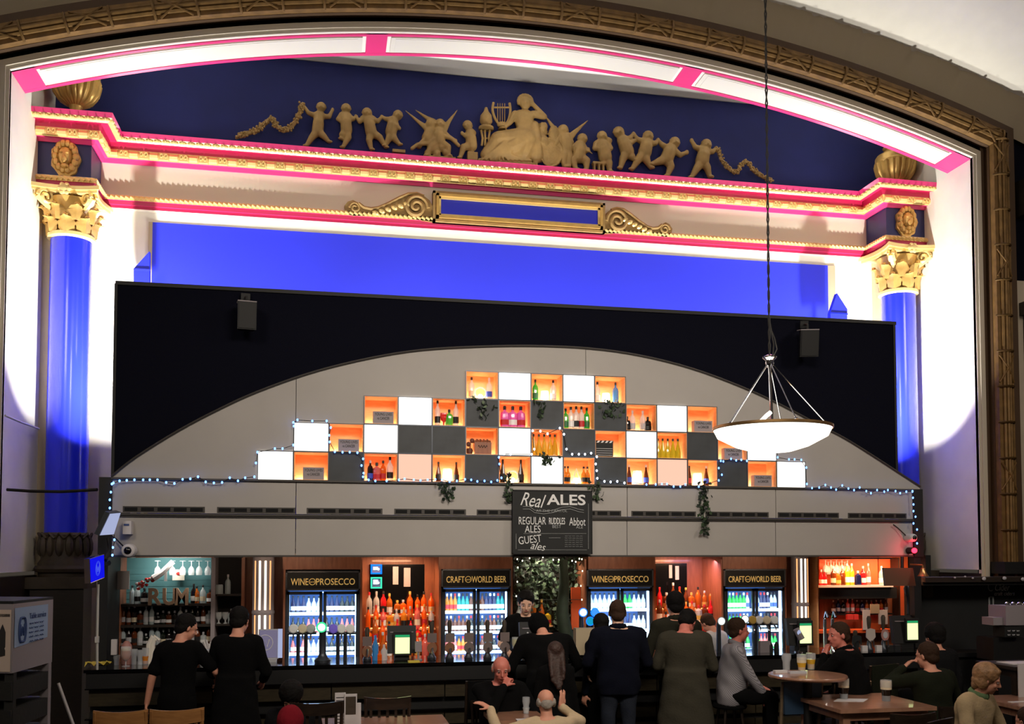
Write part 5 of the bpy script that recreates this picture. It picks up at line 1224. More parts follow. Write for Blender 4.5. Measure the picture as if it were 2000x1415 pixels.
# tall beer font with glowing green lens
p = onc(630, 10.2); o = empty('beer_font', p, 'tall grey beer font with glowing green lens before the wine fridge', 'beer tap')
MB().lathe([(.08, 0), (.085, .03), (.05, .06), (.036, .1), (.032, .3), (.045, .36)], p, 16).build('column', 'dark_steel', o)
zz = PY(628, 1226, 10.15); MB().lathe([(.05, -.04), (.055, -.02), (.055, .0)], zz, 20, axis='y').build('lens_ring', 'tap_green', o); MB().ell(zz + Vector((0, -.008, 0)), (.04, .014, .04), 14, 6).build('lens', 'tap_white', o)
# tap rail with badges
def tap_rail(pxs, py, label, mats_, Y=10.3, colY=None):
    P = [PY(q_, py, Y) for q_ in pxs]; o = empty('tap_rail', (P[0]+P[-1])/2 - Vector((0, 0, P[0].z-ZCT)), label, 'beer tap')
    zr = P[0].z - .05
    MB().tube([Vector((P[0].x-.06, Y+.04, zr)), Vector((P[-1].x+.06, Y+.04, zr))], .016, 8).build('rail', 'dark_steel', o)
    for q_ in (P[0].x+.05, P[-1].x-.05): MB().tube([(q_, Y+.04, ZCT), (q_, Y+.04, zr)], .02, 8).build('upright', 'dark_steel', o)
    for i, q_ in enumerate(P):
        b_ = MB().lathe([(.05, -.02), (.05, 0), (.04, .012), (.0, .014)], q_ + Vector((0, 0, 0)), 18, axis='y').build('badge', mats_[i % len(mats_)], o)
        MB().tube([q_ + Vector((0, .02, -.05)), q_ + Vector((0, -.03, -.09)), q_ + Vector((0, -.04, -.12))], .01, 6).build('spout', 'steel', o)
tap_rail([573, 591, 607], 1229, 'rail of three badged beer taps left of the green lens font', ['lb_white', 'lb_cream', 'lb_silver'])
tap_rail([651, 667, 684], 1229, 'rail of three badged beer taps right of the green lens font', ['tap_violet', 'lb_white', 'lb_white'])
tap_rail([1470, 1483, 1498, 1513], 1212, 'rail of four badged taps before the last fridge', ['lb_gold', 'lb_white', 'lb_cream', 'lb_white'])
for i, (px, py, m_) in enumerate(((1139, 1197, 'tap_white'), (1162, 1197, 'tap_blue'), (1153, 1214, 'tap_bluegreen'), (1409, 1214, 'tap_white'), (1455, 1210, 'tap_white'))):
    q_ = PY(px, py, 10.3); o = empty('beer_font', Vector((q_.x, 10.38, ZCT)), ['beer font with glowing white lens left of the third fridge', 'beer font with glowing cyan lens at the third fridge', 'beer font with lower glowing blue green lens', 'beer font with round white lens beside the striped shirt man', 'beer font with round white lens over the striped shirt man'][i], 'beer tap', 'lit beer fonts')
    MB().tube([Vector((q_.x, 10.38, ZCT)), Vector((q_.x, 10.38, q_.z-.03)), q_ + Vector((0, .02, 0))], [.03, .026, .024], 10).build('column', 'dark_steel', o)
    MB().ell(q_, (.044, .014, .044), 18, 6).build('lens', m_, o)
    MB().tube([q_ + Vector((.046*math.cos(t), -.002, .046*math.sin(t))) for t in [2*PI*k/20 for k in range(20)]], .006, 5, closed=True).build('lens_ring', 'neon_blue' if i < 3 else 'lb_silver', o)
bxp = onc(1152, 10.3); o = bx(1125, 1168, 1228, 1280, 10.2, .12, 'tan_stone', 'menu_board', None, 'pale blank menu board standing on the counter behind the dark coats', 'menu')
# hand pumps
def hand_pump(px, py0, label, clip='oval', Y=10.25, cm='clip_grey', big=1.0):
    p = onc(px, Y); ztop_ = PY(px, py0, Y).z; o = empty('hand_pump', p, label, 'hand pump', 'hand pumps on the counter')
    MB().lathe([(.045, 0), (.048, .02), (.03, .05), (.022, .12)], p, 14).build('base', 'dark_steel', o)
    H_ = ztop_ - ZCT
    MB().lathe([(.016, .1), (.013, H_*.55), (.022, H_*.75), (.026, H_*.93), (.014, H_)], p, 12).build('handle', 'dark_stone', o)
    zc_ = ZCT + H_*.45; yc_ = Y-.03
    if clip == 'oval': MB().prism([(p.x+.05*big*math.cos(t), zc_+.07*big*math.sin(t)) for t in [2*PI*k/20 for k in range(20)]], yc_-.01, yc_).build('pump_clip', cm, o); MB().prism([(p.x+.03*big*math.cos(t), zc_+.04*big*math.sin(t)) for t in [2*PI*k/16 for k in range(16)]], yc_-.014, yc_-.01).build('clip_emblem', 'lb_silver', o)
    elif clip == 'shield': MB().prism([(p.x-.055, zc_+.07), (p.x-.06, zc_-.02), (p.x, zc_-.08), (p.x+.06, zc_-.02), (p.x+.055, zc_+.07), (p.x, zc_+.085)], yc_-.01, yc_).build('pump_clip', cm, o)
    else:
        MB().box(p.x-.05, p.x+.05, yc_-.01, yc_, zc_-.0, zc_+.1).build('pump_clip', cm, o)
        MB().prism([(p.x+.055*math.cos(t), zc_-.06+.06*math.sin(t)) for t in [2*PI*k/16 for k in range(16)]], yc_-.012, yc_).build('pump_clip', 'clip_brown' if px < 900 else cm, o)
    MB().tube([p + Vector((0, -.03, .12)), p + Vector((0, -.09, .13)), p + Vector((0, -.1, .05))], .009, 6).build('spout', 'chrome', o)
for i, px in enumerate((878, 915, 952, 985)): hand_pump(px, 1212, 'hand pump with grey clip before the second fridge, ' + nth(i), 'stack', 10.22)
hand_pump(717, 1226, 'hand pump with grey card clip right of the wine fridge', 'stack', 10.3)
hand_pump(843, 1214, 'hand pump with pale clips right of the yellow screened till', 'stack', 10.3)
hand_pump(1671, 1232, 'hand pump with black square clip behind the dark jacket man', 'shield', 10.2, 'board_black')
hand_pump(1698, 1204, 'hand pump with white shield clip near the right end', 'shield', 10.2, 'clip_pale')
hand_pump(1726, 1202, 'hand pump with pinkish oval clip near the right end', 'oval', 10.2, 'clip_pink')
for i, px in enumerate((1612, 1627)):
    p = onc(px, 10.2); zt_ = PY(px, 1196, 10.2).z; o = empty('chrome_font', p, 'slim chrome beer tap behind the dark jacket man, %s of two' % ('left' if i == 0 else 'right'), 'beer tap')
    MB().lathe([(.04, 0), (.02, .04), (.018, zt_-ZCT-.08)], p, 12).build('column', 'chrome', o); MB().tube([p + Vector((0, 0, zt_-ZCT-.08)), p + Vector((0, -.03, zt_-ZCT)), p + Vector((0, -.08, zt_-ZCT-.06))], .014, 6).build('spout', 'chrome', o)
# glasses
def glass(x, y, z, label, h=.15, r=.042, fill='lager', level=.6, foam=.0, group=None, stem=False, mark=True):
    o = empty('pint_glass' if not stem else 'stemmed_glass', (x, y, z), label, 'glass', group)
    c = (x, y, z)
    if stem:
        MB().lathe([(r*.8, 0), (r*.8, .005), (.006, .012), (.006, h*.25), (r*.8, h*.38), (r*1.05, h*.6), (r, h*1.0)], c, 18, cap=False).build('glass_body', 'gl_pane', o)
        z0, r0 = h*.38, r*.76
    else:
        MB().lathe([(r*.72, 0), (r*.78, h*.5), (r*1.0, h*.72), (r*.98, h)], c, 18).build('glass_body', 'gl_pane', o); z0, r0 = .008, r*.7
    if level > 0:
        zz = h*level
        MB().lathe([(r0, z0), (r*.76 if not stem else r*.98, (z0+zz)/2 if not stem else h*.6), (r*.93, zz)], c, 18).build('beer', 'gl_'+fill, o)
        if foam: MB().lathe([(r*.94, zz), (r*.96, zz+foam)], c, 18).build('foam', 'lb_cream', o)
    return o
mat('gl_pane', (225, 230, 235), .08, alpha=.35)
p = onc(246, 10.25); glass(p.x, p.y, p.z, 'stemmed beer glass with foam on the left end of the counter', .2, .05, 'whisky', .8, .02, stem=True)
for i, (px, h_, fi_, lv) in enumerate(((262, .16, 'clear', 0), (274, .15, 'clear', 0), (284, .17, 'amber', .5), (228, .1, 'clear', 0))):
    p = onc(px, 10.4); glass(p.x, p.y, p.z, 'empty or half full glass on the left counter, ' + nth(i), h_, .035, fi_, lv, 0, 'glasses at the left counter end')
for i, px in enumerate((398, 406, 414)):
    p = onc(px, 10.35); glass(p.x, p.y, p.z, 'glass standing between the two left customers, ' + nth(i), .15, .034, 'clear', 0, 0, 'glasses between the left customers')
o = bx(217, 227, 1250, 1280, 10.35, .05, 'paper_white', 'receipt_holder', None, 'white paper slip box at the left end of the counter', 'box')
p = onc(247, 10.45); o = MB().lathe([(.05, .0), (.06, .1), (.05, .2), (.02, .24)], p, 14).build('pink_canister', 'clip_pink'); tag(o, 'dull pink canister behind the foaming glass', 'canister')
for i, px in enumerate((291, 297)):
    p = onc(px, 10.45); o = MB().tube([p, p + Vector((0, 0, .2)), p + Vector((.03, 0, .28)), p + Vector((.07, 0, .24))], [.03, .03, .025, .02], 8).build('squeeze_bottle', 'cream_plaster'); tag(o, 'pale squeeze bottle left of the black shirt man, ' + ['first', 'second'][i], 'bottle')
nap = empty('straw_holder', onc(412, 10.42), 'holder with fan of white straws and papers between left customers', 'holder')
for k in range(9):
    q_ = onc(412, 10.42); MB().tube([q_ + Vector((0, 0, .02)), q_ + Vector((-.1+.025*k, -.01, .2+.02*(k % 3)))], [.006, .014], 4).build('straw', 'paper_white', nap)
MB().lathe([(.05, 0), (.055, .1)], onc(412, 10.42), 12).build('cup', 'board_black', nap)
cl = MB(); q_ = onc(193, 10.15); n_ = 9
cl.add([q_ + Vector((-.12+.24*i/(n_-1), -.06+.12*j/3, .015+.055*abs(math.sin(i*1.1+j*1.4)))) for i in range(n_) for j in range(4)] + [q_ + Vector((-.12+.24*i/(n_-1), -.06+.12*j/3, .0)) for i in range(n_) for j in range(4)],
  [(i*4+j, i*4+j+1, i*4+j+5, i*4+j+4) for i in range(n_-1) for j in range(3)])
tag(cl.build('cleaning_cloth', 'yellow_cloth'), 'crumpled yellow cloth on the far left end of the counter', 'cloth')
for i, (px, m_, h_) in enumerate(((733, 'gl_blue', .27), (750, 'gl_clear', .17), (741, 'gl_orange', .1))):
    p = onc(px, 10.3); o = MB().lathe([(.034, 0), (.034, h_*.6), (.014, h_*.8), (.012, h_)], p, 12).build('counter_bottle', m_); tag(o, ['blue lit bottle on the counter left of the yellow screened till', 'grey rounded tap cover left of the yellow screened till', 'small orange tub on the counter before the spirits'][i], 'bottle')
p = onc(808, 10.1); o = MB().box(p.x-.06, p.x+.06, 10.05, 10.15, ZCT, ZCT+.012).build('price_note', 'yellow_cloth'); tag(o, 'yellow note lying before the yellow screened till', 'note')
o = MB().box(onc(1480).x, onc(1500).x, 10.28, 10.34, ZCT, ZCT+.13).build('napkin_box', 'panel_grey'); tag(o, 'pale napkin box before the last fridge', 'box')
for i, px in enumerate((1505, 1517)): p = onc(px, 10.3); o = MB().lathe([(.03, 0), (.03, .08), (.01, .12)], p, 10).build('cutlery_pot', 'board_black'); tag(o, ['dark cutlery pot right of the napkin box', 'dark pot left of the till at the light column'][i], 'pot')
pg = onc(1007, 10.12); glass(pg.x, pg.y, pg.z, 'tall glass of yellow drink beside the till back', .24, .042, 'yellow', .9)
for i, px in enumerate((1688, 1716, 1738, 1752)):
    p = onc(px, 10.15); o = MB().box(p.x-.035, p.x+.035, p.y-.02, p.y+.02, p.z, p.z+.07).build('price_card', 'paper_white' if i in (0, 1) else 'board_black'); tag(o, ['white', 'white', 'black', 'black'][i] + ' card at the foot of the right hand pumps, ' + nth(i), 'card')
# ---------------------------------------------------------------- information stand at lower left
ix = PY(52, 1300, 7.6)
def q4(c, y): return [PY(a_, b_, yy) for (a_, b_), yy in zip(c, y)]
st_ = empty('information_stand', (ix.x, 7.6, 0), 'tall boxed information stand with notices at lower left', 'stand')
A0 = PY(26, 1180, 7.2); B0 = PY(104, 1172, 7.9); zt_ = (A0.z+B0.z)/2; zb_ = PY(26, 1316, 7.2).z
L0 = Vector((A0.x-1.2, 7.35, 0)); 
pl_ = [(A0.x, A0.y), (B0.x, B0.y), (B0.x-1.2, B0.y+.3), (L0.x, L0.y+.2)]
MB().prismz(pl_, zb_, zt_).build('board_box', 'panel_grey', st_, smooth=False)
MB().prismz([(p_[0]*1.0, p_[1]) for p_ in pl_], zt_, zt_+.02).build('top_lid', 'board_black', st_, smooth=False)
ux = (Vector((B0.x, B0.y, 0)) - Vector((A0.x, A0.y, 0))); Lw = ux.length; ux.normalize(); nrm = Vector((ux.y, -ux.x, 0)); rz_ = math.atan2(ux.y, ux.x)
O0 = Vector((A0.x, A0.y, 0)) + nrm*.004
def SP(u, z): return O0 + ux*u + Vector((0, 0, z))
hh = zt_-zb_
MB().add([SP(.02, zb_+hh*.36), SP(Lw*.85, zb_+hh*.42), SP(Lw*.85, zt_-.03), SP(.02, zt_-.03)], [(0, 1, 2, 3)]).build('notice_blue', 'paper_blue', st_, smooth=False)
def slet(txt, u, z, w, h, m='ink_blue'): lettering(txt, SP(u, z) + nrm*.003, w, h, m, st_, rz=rz_)
slet('Table service', Lw*.58, zt_-.10, Lw*.42, .04)
for k in range(5):
    a_ = SP(Lw*.37, zt_-.155-.032*k) + nrm*.004
    for u in range(3): MB().tube([a_ + ux*(Lw*.13*u + Lw*.016*q) + Vector((0, 0, .005*math.sin(q*2.2+u+k))) for q in range(7)], .0028, 4).build('print_line', 'ink_blue', st_)
cc = SP(Lw*.2, zt_-.19) + nrm*.004
MB().tube([cc + ux*(.055*math.cos(t)) + Vector((0, 0, .085*max(-1, min(1, 1.25*math.sin(t))))) for t in [2*PI*k/26 for k in range(26)]], .009, 4, closed=True).build('emblem_ring', 'ink_blue', st_)
MB().tube([cc + ux*a_ + Vector((0, 0, b_)) for a_, b_ in ((-.035, .04), (-.018, -.04), (0, .02), (.018, -.04), (.035, .04))], .006, 4).build('emblem_letter', 'ink_blue', st_)
# left face notice
ul = (Vector((L0.x, L0.y+.2, 0)) - Vector((A0.x, A0.y, 0))); ul.normalize(); nl = Vector((-ul.y, ul.x, 0)); nl = nl if nl.y < 0 else -nl
def SL(u, z): return Vector((A0.x, A0.y, 0)) + ul*u + nl*.004 + Vector((0, 0, z))
MB().add([SL(.6, zb_+.01), SL(.01, zb_+.01), SL(.01, zt_-.04), SL(.6, zt_-.04)], [(0, 1, 2, 3)]).build('notice_cream', 'notice_cream', st_, smooth=False)
MB().add([SL(.6, zt_-.09), SL(.02, zt_-.09), SL(.02, zt_-.07), SL(.6, zt_-.07)], [(0, 1, 2, 3)]).build('notice_heading', 'ink', st_, smooth=False)
gl_ = MB(); g0 = SL(.07, zt_-.36) + nl*.004
gl_.prism([(g0.x-.04, g0.z+.0), (g0.x+.04, g0.z+.0), (g0.x+.015, g0.z+.05), (g0.x+.045, g0.z+.1), (g0.x+.0, g0.z+.22), (g0.x-.045, g0.z+.1), (g0.x-.015, g0.z+.05)], g0.y-.002, g0.y).build('ornament_print', 'ink', st_)
g1 = SL(.12, zb_+.12); MB().prism([(g1.x-.08, g1.z-.1), (g1.x+.02, g1.z-.1), (g1.x+.05, g1.z+.05), (g1.x+.03, g1.z+.24), (g1.x-.1, g1.z+.24)], g1.y-.004, g1.y-.002).build('glass_print', 'paper_blue', st_)
# dark slatted crate base
for k in range(4):
    z0 = zb_ - .06 - .2*k
    MB().prismz([(p_[0], p_[1]) for p_ in pl_], z0-.13, z0).build('crate_slat', 'crate', st_, smooth=False)
for u in (.02, Lw-.07):
    a_ = SP(u, 0); b_ = SP(u+.05, 0); MB().prismz([(a_.x, a_.y), (b_.x, b_.y), (b_.x-nrm.x*.06, b_.y-nrm.y*.06), (a_.x-nrm.x*.06, a_.y-nrm.y*.06)], 0, zb_).build('corner_batten', 'panel_grey' if u > .1 else 'crate', st_, smooth=False)
o = MB().tube([PY(114, 1335, 8.3), PY(205, 1589, 8.3)], .012, 6).build('pale_strip', 'paper_white'); tag(o, 'thin pale diagonal stick beside the information stand', 'stick')
# ---------------------------------------------------------------- dark cider bar at right
xr0 = PY(1800, 1140, 10.6).x; xr1 = xr0 + 4.2
cbx = empty('cider_booth', (xr0+2, 11, 0), 'dark booth with black boards to the right of the bar', 'booth')
zs = PY(1900, 1128, 10.6).z
MB().box(xr0+.02, xr1, 10.95, 11.0, 0, zs-.02).build('back_wall', 'board_black', cbx)
MB().box(xr0+.02, xr1, 10.55, 10.95, zs-.06, zs).build('top_shelf', 'dark_wood', cbx)
MB().box(xr0+.02, xr1, 10.6, 10.75, zs-.1, zs-.06).build('shelf_apron', 'black_paint', cbx)
MB().box(xr0+.3, xr1, 10.4, 10.8, 1.0, 1.05).box(xr0+.35, xr1, 10.45, 10.8, 0, 1.0).build('side_counter', 'black_paint', cbx)
for i, (px, py) in enumerate(((1922, 1131), (1962, 1130), (1998, 1132), (1865, 1129), (1885, 1127), (1900, 1130))):
    MB().ell(PY(px, py, 10.53), (.03 if i < 3 else .015, .012, .024 if i < 3 else .012), 8, 5).build('shelf_medallion', 'lb_silver', cbx)
lettering('Cider', PY(1958, 1148, 10.94), .22, .09, 'chalk', cbx, shear=.3); lettering('craft ciders', PY(1962, 1160, 10.94), .3, .05, 'chalk', cbx, shear=.2); lettering('C', PY(1934, 1147, 10.94), .07, .12, 'chalk_dim', cbx)
frame_box(PY(1931, 1165, 10.93).x, PY(1940, 1165, 10.93).x, PY(1935, 1208, 10.93).z, PY(1935, 1166, 10.93).z, .01, 10.92, 10.94).build('board_line', 'chalk_dim', cbx)
bx(1803, 1822, 1141, 1143, 10.9, .02, 'panel_grey', 'shelf_edge', cbx); bx(1803, 1823, 1143, 1168, 10.93, .01, 'dark_stone', 'poster', cbx); 
Y = 9.9; o = empty('beer_cooler', PY(1980, 1200, Y), 'pale grey boxy drinks machine at the right edge', 'machine')
bx(1964, 2012, 1184, 1222, Y, .3, 'panel_grey', 'housing', o); bx(1940, 1966, 1207, 1222, Y+.05, .2, 'panel_grey', 'side_tray', o)
for k in range(7): MB().ell(PY(1967+k*6, 1180+3*(k % 2), Y+.1), (.03, .03, .025), 8, 5).build('chrome_knob', 'chrome', o)
bx(1962, 1995, 1224, 1245, Y+.02, .2, 'board_black', 'lower_sign', o); [MB().tube([PY(1968+u*9, 1233+r_*8, Y) + Vector((.006*q, 0, .008*math.sin(q*2.3+u))) for q in range(7)], .003, 4).build('sign_script', 'chalk', o) for r_ in range(2) for u in range(3)]
bx(1940, 2012, 1246, 1290, Y+.1, .3, 'black_paint', 'stand', o)
MB().box(PY(1962, 1245, Y).x, PY(2012, 1245, Y).x, Y+.12, Y+.38, 0, PY(1980, 1288, Y+.1).z).build('leg_cabinet', 'black_paint', o)
# ---------------------------------------------------------------- figures grown as one continuous surface
def capsule(mb, a, b, ra, rb, n=12):
    a, b = Vector(a), Vector(b); d = b-a; L = d.length
    if L < 1e-6: mb.ell(a, (ra, ra, ra), n, 8); return
    d.normalize(); u = d.orthogonal().normalized(); w = d.cross(u); rows = []
    for k in range(4): t = -PI/2 + PI/2*k/4 + .15; rows.append((a + d*(ra*math.sin(t)), ra*math.cos(t)))
    rows += [(a, ra), (a.lerp(b, .5), (ra+rb)/2), (b, rb)]
    for k in range(1, 5): t = PI/2*k/4 - (.15 if k == 4 else 0); rows.append((b + d*(rb*math.sin(t)), rb*math.cos(t)))
    v = []
    for c, r in rows:
        for j in range(n): q = 2*PI*j/n; v.append(c + u*(r*math.cos(q)) + w*(r*math.sin(q)))
    N = len(rows); f = [(i*n+j, i*n+(j+1) % n, (i+1)*n+(j+1) % n, (i+1)*n+j) for i in range(N-1) for j in range(n)]
    f += [tuple(range(n-1, -1, -1)), tuple(range((N-1)*n, N*n))]
    mb.add(v, f)
def fuse(mb, voxel, smooth=3, name='fused', noise_amp=0, noise_scale=10, mats=('skin',)):
    me = bpy.data.meshes.new(name); me.from_pydata(mb.v, [], mb.f); me.update()
    o = bpy.data.objects.new(name, me); COL.objects.link(o)
    m = o.modifiers.new('r', 'REMESH'); m.mode = 'VOXEL'; m.voxel_size = voxel; m.adaptivity = 0
    if smooth: m2 = o.modifiers.new('s', 'SMOOTH'); m2.factor = .5; m2.iterations = smooth
    dg = bpy.context.evaluated_depsgraph_get(); out = bpy.data.meshes.new_from_object(o.evaluated_get(dg))
    bpy.data.objects.remove(o); bpy.data.meshes.remove(me)
    out.materials.clear()
    for mm in mats: out.materials.append(M[mm])
    if noise_amp:
        co = np.empty(len(out.vertices)*3); out.vertices.foreach_get('co', co); co = co.reshape(-1, 3)
        nn = np.empty(len(out.vertices)*3); out.vertices.foreach_get('normal', nn); nn = nn.reshape(-1, 3)
        s = noise_scale
        h = np.sin(co[:, 0]*s*1.3 + 2.1*np.sin(co[:, 2]*s*.7)) * np.sin(co[:, 2]*s*1.1 + 1.7*np.sin(co[:, 1]*s + co[:, 0]*s*.5)) + .5*np.sin(co[:, 2]*s*2.3 + co[:, 1]*s*1.9 + co[:, 0]*s*1.2)
        co += nn*(h*noise_amp)[:, None]; out.vertices.foreach_set('co', co.ravel())
    out.polygons.foreach_set('use_smooth', [True]*len(out.polygons)); out.update(); return out
def loft(mb, rings, n=20):
    # rings: (centre, rx, ry, 3x3 rotation)
    v = []
    for c, rx, ry, R in rings:
        for j in range(n): q = 2*PI*j/n; v.append(Vector(c) + R @ Vector((rx*math.copysign(abs(math.cos(q))**.85, math.cos(q)), ry*math.copysign(abs(math.sin(q))**.85, math.sin(q)), 0)))
    N = len(rings); f = [(i*n+j, i*n+(j+1) % n, (i+1)*n+(j+1) % n, (i+1)*n+j) for i in range(N-1) for j in range(n)]
    f += [tuple(range(n-1, -1, -1)), tuple(range((N-1)*n, N*n))]; mb.add(v, f)
def ik(a, c, l1, l2, pole):
    a, c = Vector(a), Vector(c); d = c-a; L = min(d.length, (l1+l2)*.995); d.normalize(); c = a + d*L
    x = (l1*l1 - l2*l2 + L*L)/(2*L); h = math.sqrt(max(0, l1*l1 - x*x)); p = Vector(pole); p = (p - d*p.dot(d)).normalized()
    return a + d*x + p*h, c
def hand_prims(wrist, direc, palm_n, side, curl=.35, spread=.12, k=1.0):
    # palm and five separate fingers; direc = towards fingertips, palm_n = out of the palm, side = +1 when thumb is on direc x palm_n
    P = []; d = Vector(direc).normalized(); nrm = Vector(palm_n); nrm = (nrm - d*nrm.dot(d)).normalized(); s = d.cross(nrm)*side
    w = Vector(wrist)
    for t in (-.026, -.009, .009, .026): P.append((w + d*.015*k + s*t*.7*k, w + d*.085*k + s*t*k, .0145*k, .0125*k))
    for i, (t, L) in enumerate(((.029, .07), (.0105, .08), (-.009, .073), (-.027, .056))):
        a = w + d*.085*k + s*t*k; ang = 0; dd = d; f_ = (s*t*spread*6).normalized()*spread if abs(t) > 0 else Vector()
        for j, q in enumerate((.42, .32, .26)):
            ang += curl*(1 + .15*i) * (.7 if j == 0 else 1); dd = (d*math.cos(ang) + nrm*math.sin(ang) + f_*.5).normalized()
            b = a + dd*L*q*k; P.append((a, b, .0092*k*(1-.08*j), .0085*k*(1-.08*j))); a = b
    a = w + d*.025*k + s*.026*k; b = a + (d*.6 + s*.75 + nrm*.25).normalized()*.042*k; c = b + (d*.85 + s*.25 + nrm*(.3+curl)).normalized()*.036*k
    P += [(a, b, .014*k, .0115*k), (b, c, .011*k, .0095*k)]
    return P
def person(name_lbl, base, rz, top='cloth_black', legs='cloth_black', skin='skin', hair='hair_black', hair_style='short', H=1.75, sit=None, lean=0, side_lean=0,
           head=(0, 0, 0), armL=None, armR=None, width=1.0, sleeve='long', coat=False, face=False, voxel=.011, curlL=.35, curlR=.35, collar=None, beard=False, group=None, belly=0, hood=False, extra=None, tucked=False, handL=None, handR=None, neck_fwd=0):
    """local frame: facing +Y, right hand +X, origin on the floor under the pelvis"""
    H += .03; k = H/1.75; W = width
    zh = .93*k if sit is None else sit + .09
    piv = Vector((0, 0, zh))
    RL = Matrix.Rotation(-lean, 3, 'X') @ Matrix.Rotation(side_lean, 3, 'Y')
    def U(x, y, z): return piv + RL @ (Vector((x, y, z))*k)                    # upper body coords above the pelvis
    body, topm, legm, hairm = [], [], [], []
    # torso as stacked wide ellipsoids
    T = [(0, .0, .0, .165*W, .12), (0, 0, .1, .155*W, .112+belly*.6), (0, .005, .2, .15*W, .11+belly), (0, .0, .3, .165*W, .115+belly*.4), (0, -.005, .4, .18*W, .115), (0, -.01, .47, .165*W, .1)]
    bm = MB(); tm = MB(); lm = MB(); hm = MB()
    RT = RL
    TT = [(-.1, .15, .11, 0), (-.03, .168, .125, 0), (.04, .165, .122+belly*.5, .0), (.12, .158, .116+belly, .01), (.2, .156, .114+belly, .008), (.28, .162, .118+belly*.6, .0), (.36, .178, .12, -.005), (.42, .186, .115, -.01), (.47, .172, .1, -.012), (.51, .12, .075, -.012), (.53, .07, .06, -.01)]
    for m_, g_ in ((bm, .9), (tm, 1.07)):
        loft(m_, [(U(0, y, z if i else (-.1 if g_ < 1 else -.12)), rx*k*W*g_, ry*k*g_ + (.004 if g_ > 1 else 0), RT) for i, (z, rx, ry, y) in enumerate(TT)][:(11 if g_ < 1 else 10)])
    nb, hc0 = U(0, -.01+neck_fwd*.3, .5), U(0, .02+neck_fwd, .69)
    Rh = RL @ Euler((head[0], head[1], head[2])).to_matrix() if True else RL
    nk = U(0, .0+neck_fwd*.6, .562)
    hc = nk + Rh @ Vector((0, .015, .096))*k
    capsule(bm, nb, nk, .062*k, .055*k); capsule(bm, nk, hc, .055*k, .055*k)
    def Hd(x, y, z): return hc + Rh @ (Vector((x, y, z))*k)
    bm.ell(Hd(0, -.008, .03), (.077*k, .094*k, .088*k), 16, 12, R=Rh); bm.ell(Hd(0, .02, -.035), (.061*k, .07*k, .075*k), 14, 10, R=Rh)
    bm.ell(Hd(0, .055, -.083), (.03*k, .028*k, .024*k), 10, 6, R=Rh)
    capsule(bm, Hd(0, .085, .02), Hd(0, .104, -.018), .009*k, .014*k, 8)
    for s in (-1, 1):
        bm.ell(Hd(s*.079, -.008, -.002), (.012*k, .02*k, .032*k), 8, 6, R=Rh); bm.ell(Hd(s*.03, .076, .03), (.022*k, .014*k, .008*k), 8, 5, R=Rh)
        bm.ell(Hd(s*.035, .06, -.02), (.024*k, .022*k, .022*k), 8, 5, R=Rh)
    bm.ell(Hd(0, .084, -.05), (.022*k, .012*k, .011*k), 8, 5, R=Rh)
    # shoulders, arms
    hands = {}
    for s, tgt, cu, hd in ((-1, armL, curlL, handL), (1, armR, curlR, handR)):
        sh = U(s*.175*W, -.01, .455)
        if tgt is None: tgt = ((s*(.25*W+.02), .03, -.13), (s*.3, -1, 0))
        t, pole = tgt; t = U(*t) if len(t) == 3 else Vector(t[:3])
        el, wr = ik(sh, t, .29*k, .25*k, RL @ Vector(pole))
        capsule(bm, sh, el, .048*k, .038*k); capsule(bm, el, wr, .038*k, .026*k)
        capsule(tm, U(s*.1*W, -.01, .47), sh, .075*k, .072*k)
        capsule(tm, sh, el if sleeve != 'short' else sh.lerp(el, .72), .07*k, .056*k if sleeve != 'short' else .066*k)
        if sleeve != 'short': capsule(tm, el, wr.lerp(el, .06), .056*k, .043*k)
        d = (wr-el).normalized()
        pn = (U(0, .1, .1)-wr) if hd is None else RL @ Vector(hd[0])
        dd = d if (hd is None or hd[1] is None) else RL @ Vector(hd[1])
        for a, b, ra, rb in hand_prims(wr, dd, pn, s*(-1 if hd is None or len(hd) < 3 else hd[2]), cu, k=k): capsule(bm, a, b, ra, rb, 8)
        hands[s] = wr
    # legs
    for s in (-1, 1):
        hip = piv + Vector((s*.09*k, 0, -.02))
        if sit is None: kn = Vector((s*.1*k, .02, .5*k)); an = Vector((s*.11*k, -.03, .085*k)); toe = an + Vector((s*.02, .16*k, -.05*k))
        else: kn = Vector((s*.13*k, .42*k, sit+.08)); an = Vector((s*.12*k, .40*k, max(.1, sit-.42*k))) ; toe = an + Vector((s*.02, .15*k, -.05))
        capsule(bm, hip, kn, .08*k, .052*k); capsule(bm, kn, an, .05*k, .036*k); capsule(bm, an, toe, .038*k, .03*k)
        capsule(lm, hip, kn, .098*k, .066*k); capsule(lm, kn, an + Vector((0, 0, .02)), .066*k, .056*k)
        sm = MB(); capsule(sm, an + Vector((0, -.03, -.035*k)), toe + Vector((0, 0, -.0)), .042*k, .036*k); hands[('shoe', s)] = sm
        # legs bottom out on the floor
    lm.ell(piv + Vector((0, 0, -.0)), (.175*W*k, .13*k, .12*k), 14, 8)
    if coat:
        n0, n1 = (.16, -.40) if sit is None else (.12, -.1)
        loft(tm, [(piv + RL @ Vector((0, 0, 0)) + Vector((0, -.005, (n0 + (n1-n0)*q/6)*k)), (.17+.011*q)*W*k*1.05, (.125+.01*q)*k+.012+belly*.5*(1-q/6), Matrix.Identity(3)) for q in range(6, -1, -1)])
    if collar:
        cm = MB()
        for q in range(12): a = 2*PI*q/12; cm.ell(U(.066*math.cos(a), -.005+.062*math.sin(a)+neck_fwd*.3, .525+.012*math.sin(a)*-1), (.026*k, .026*k, .035*k), 8, 6)
    # hair
    hs = hair_style
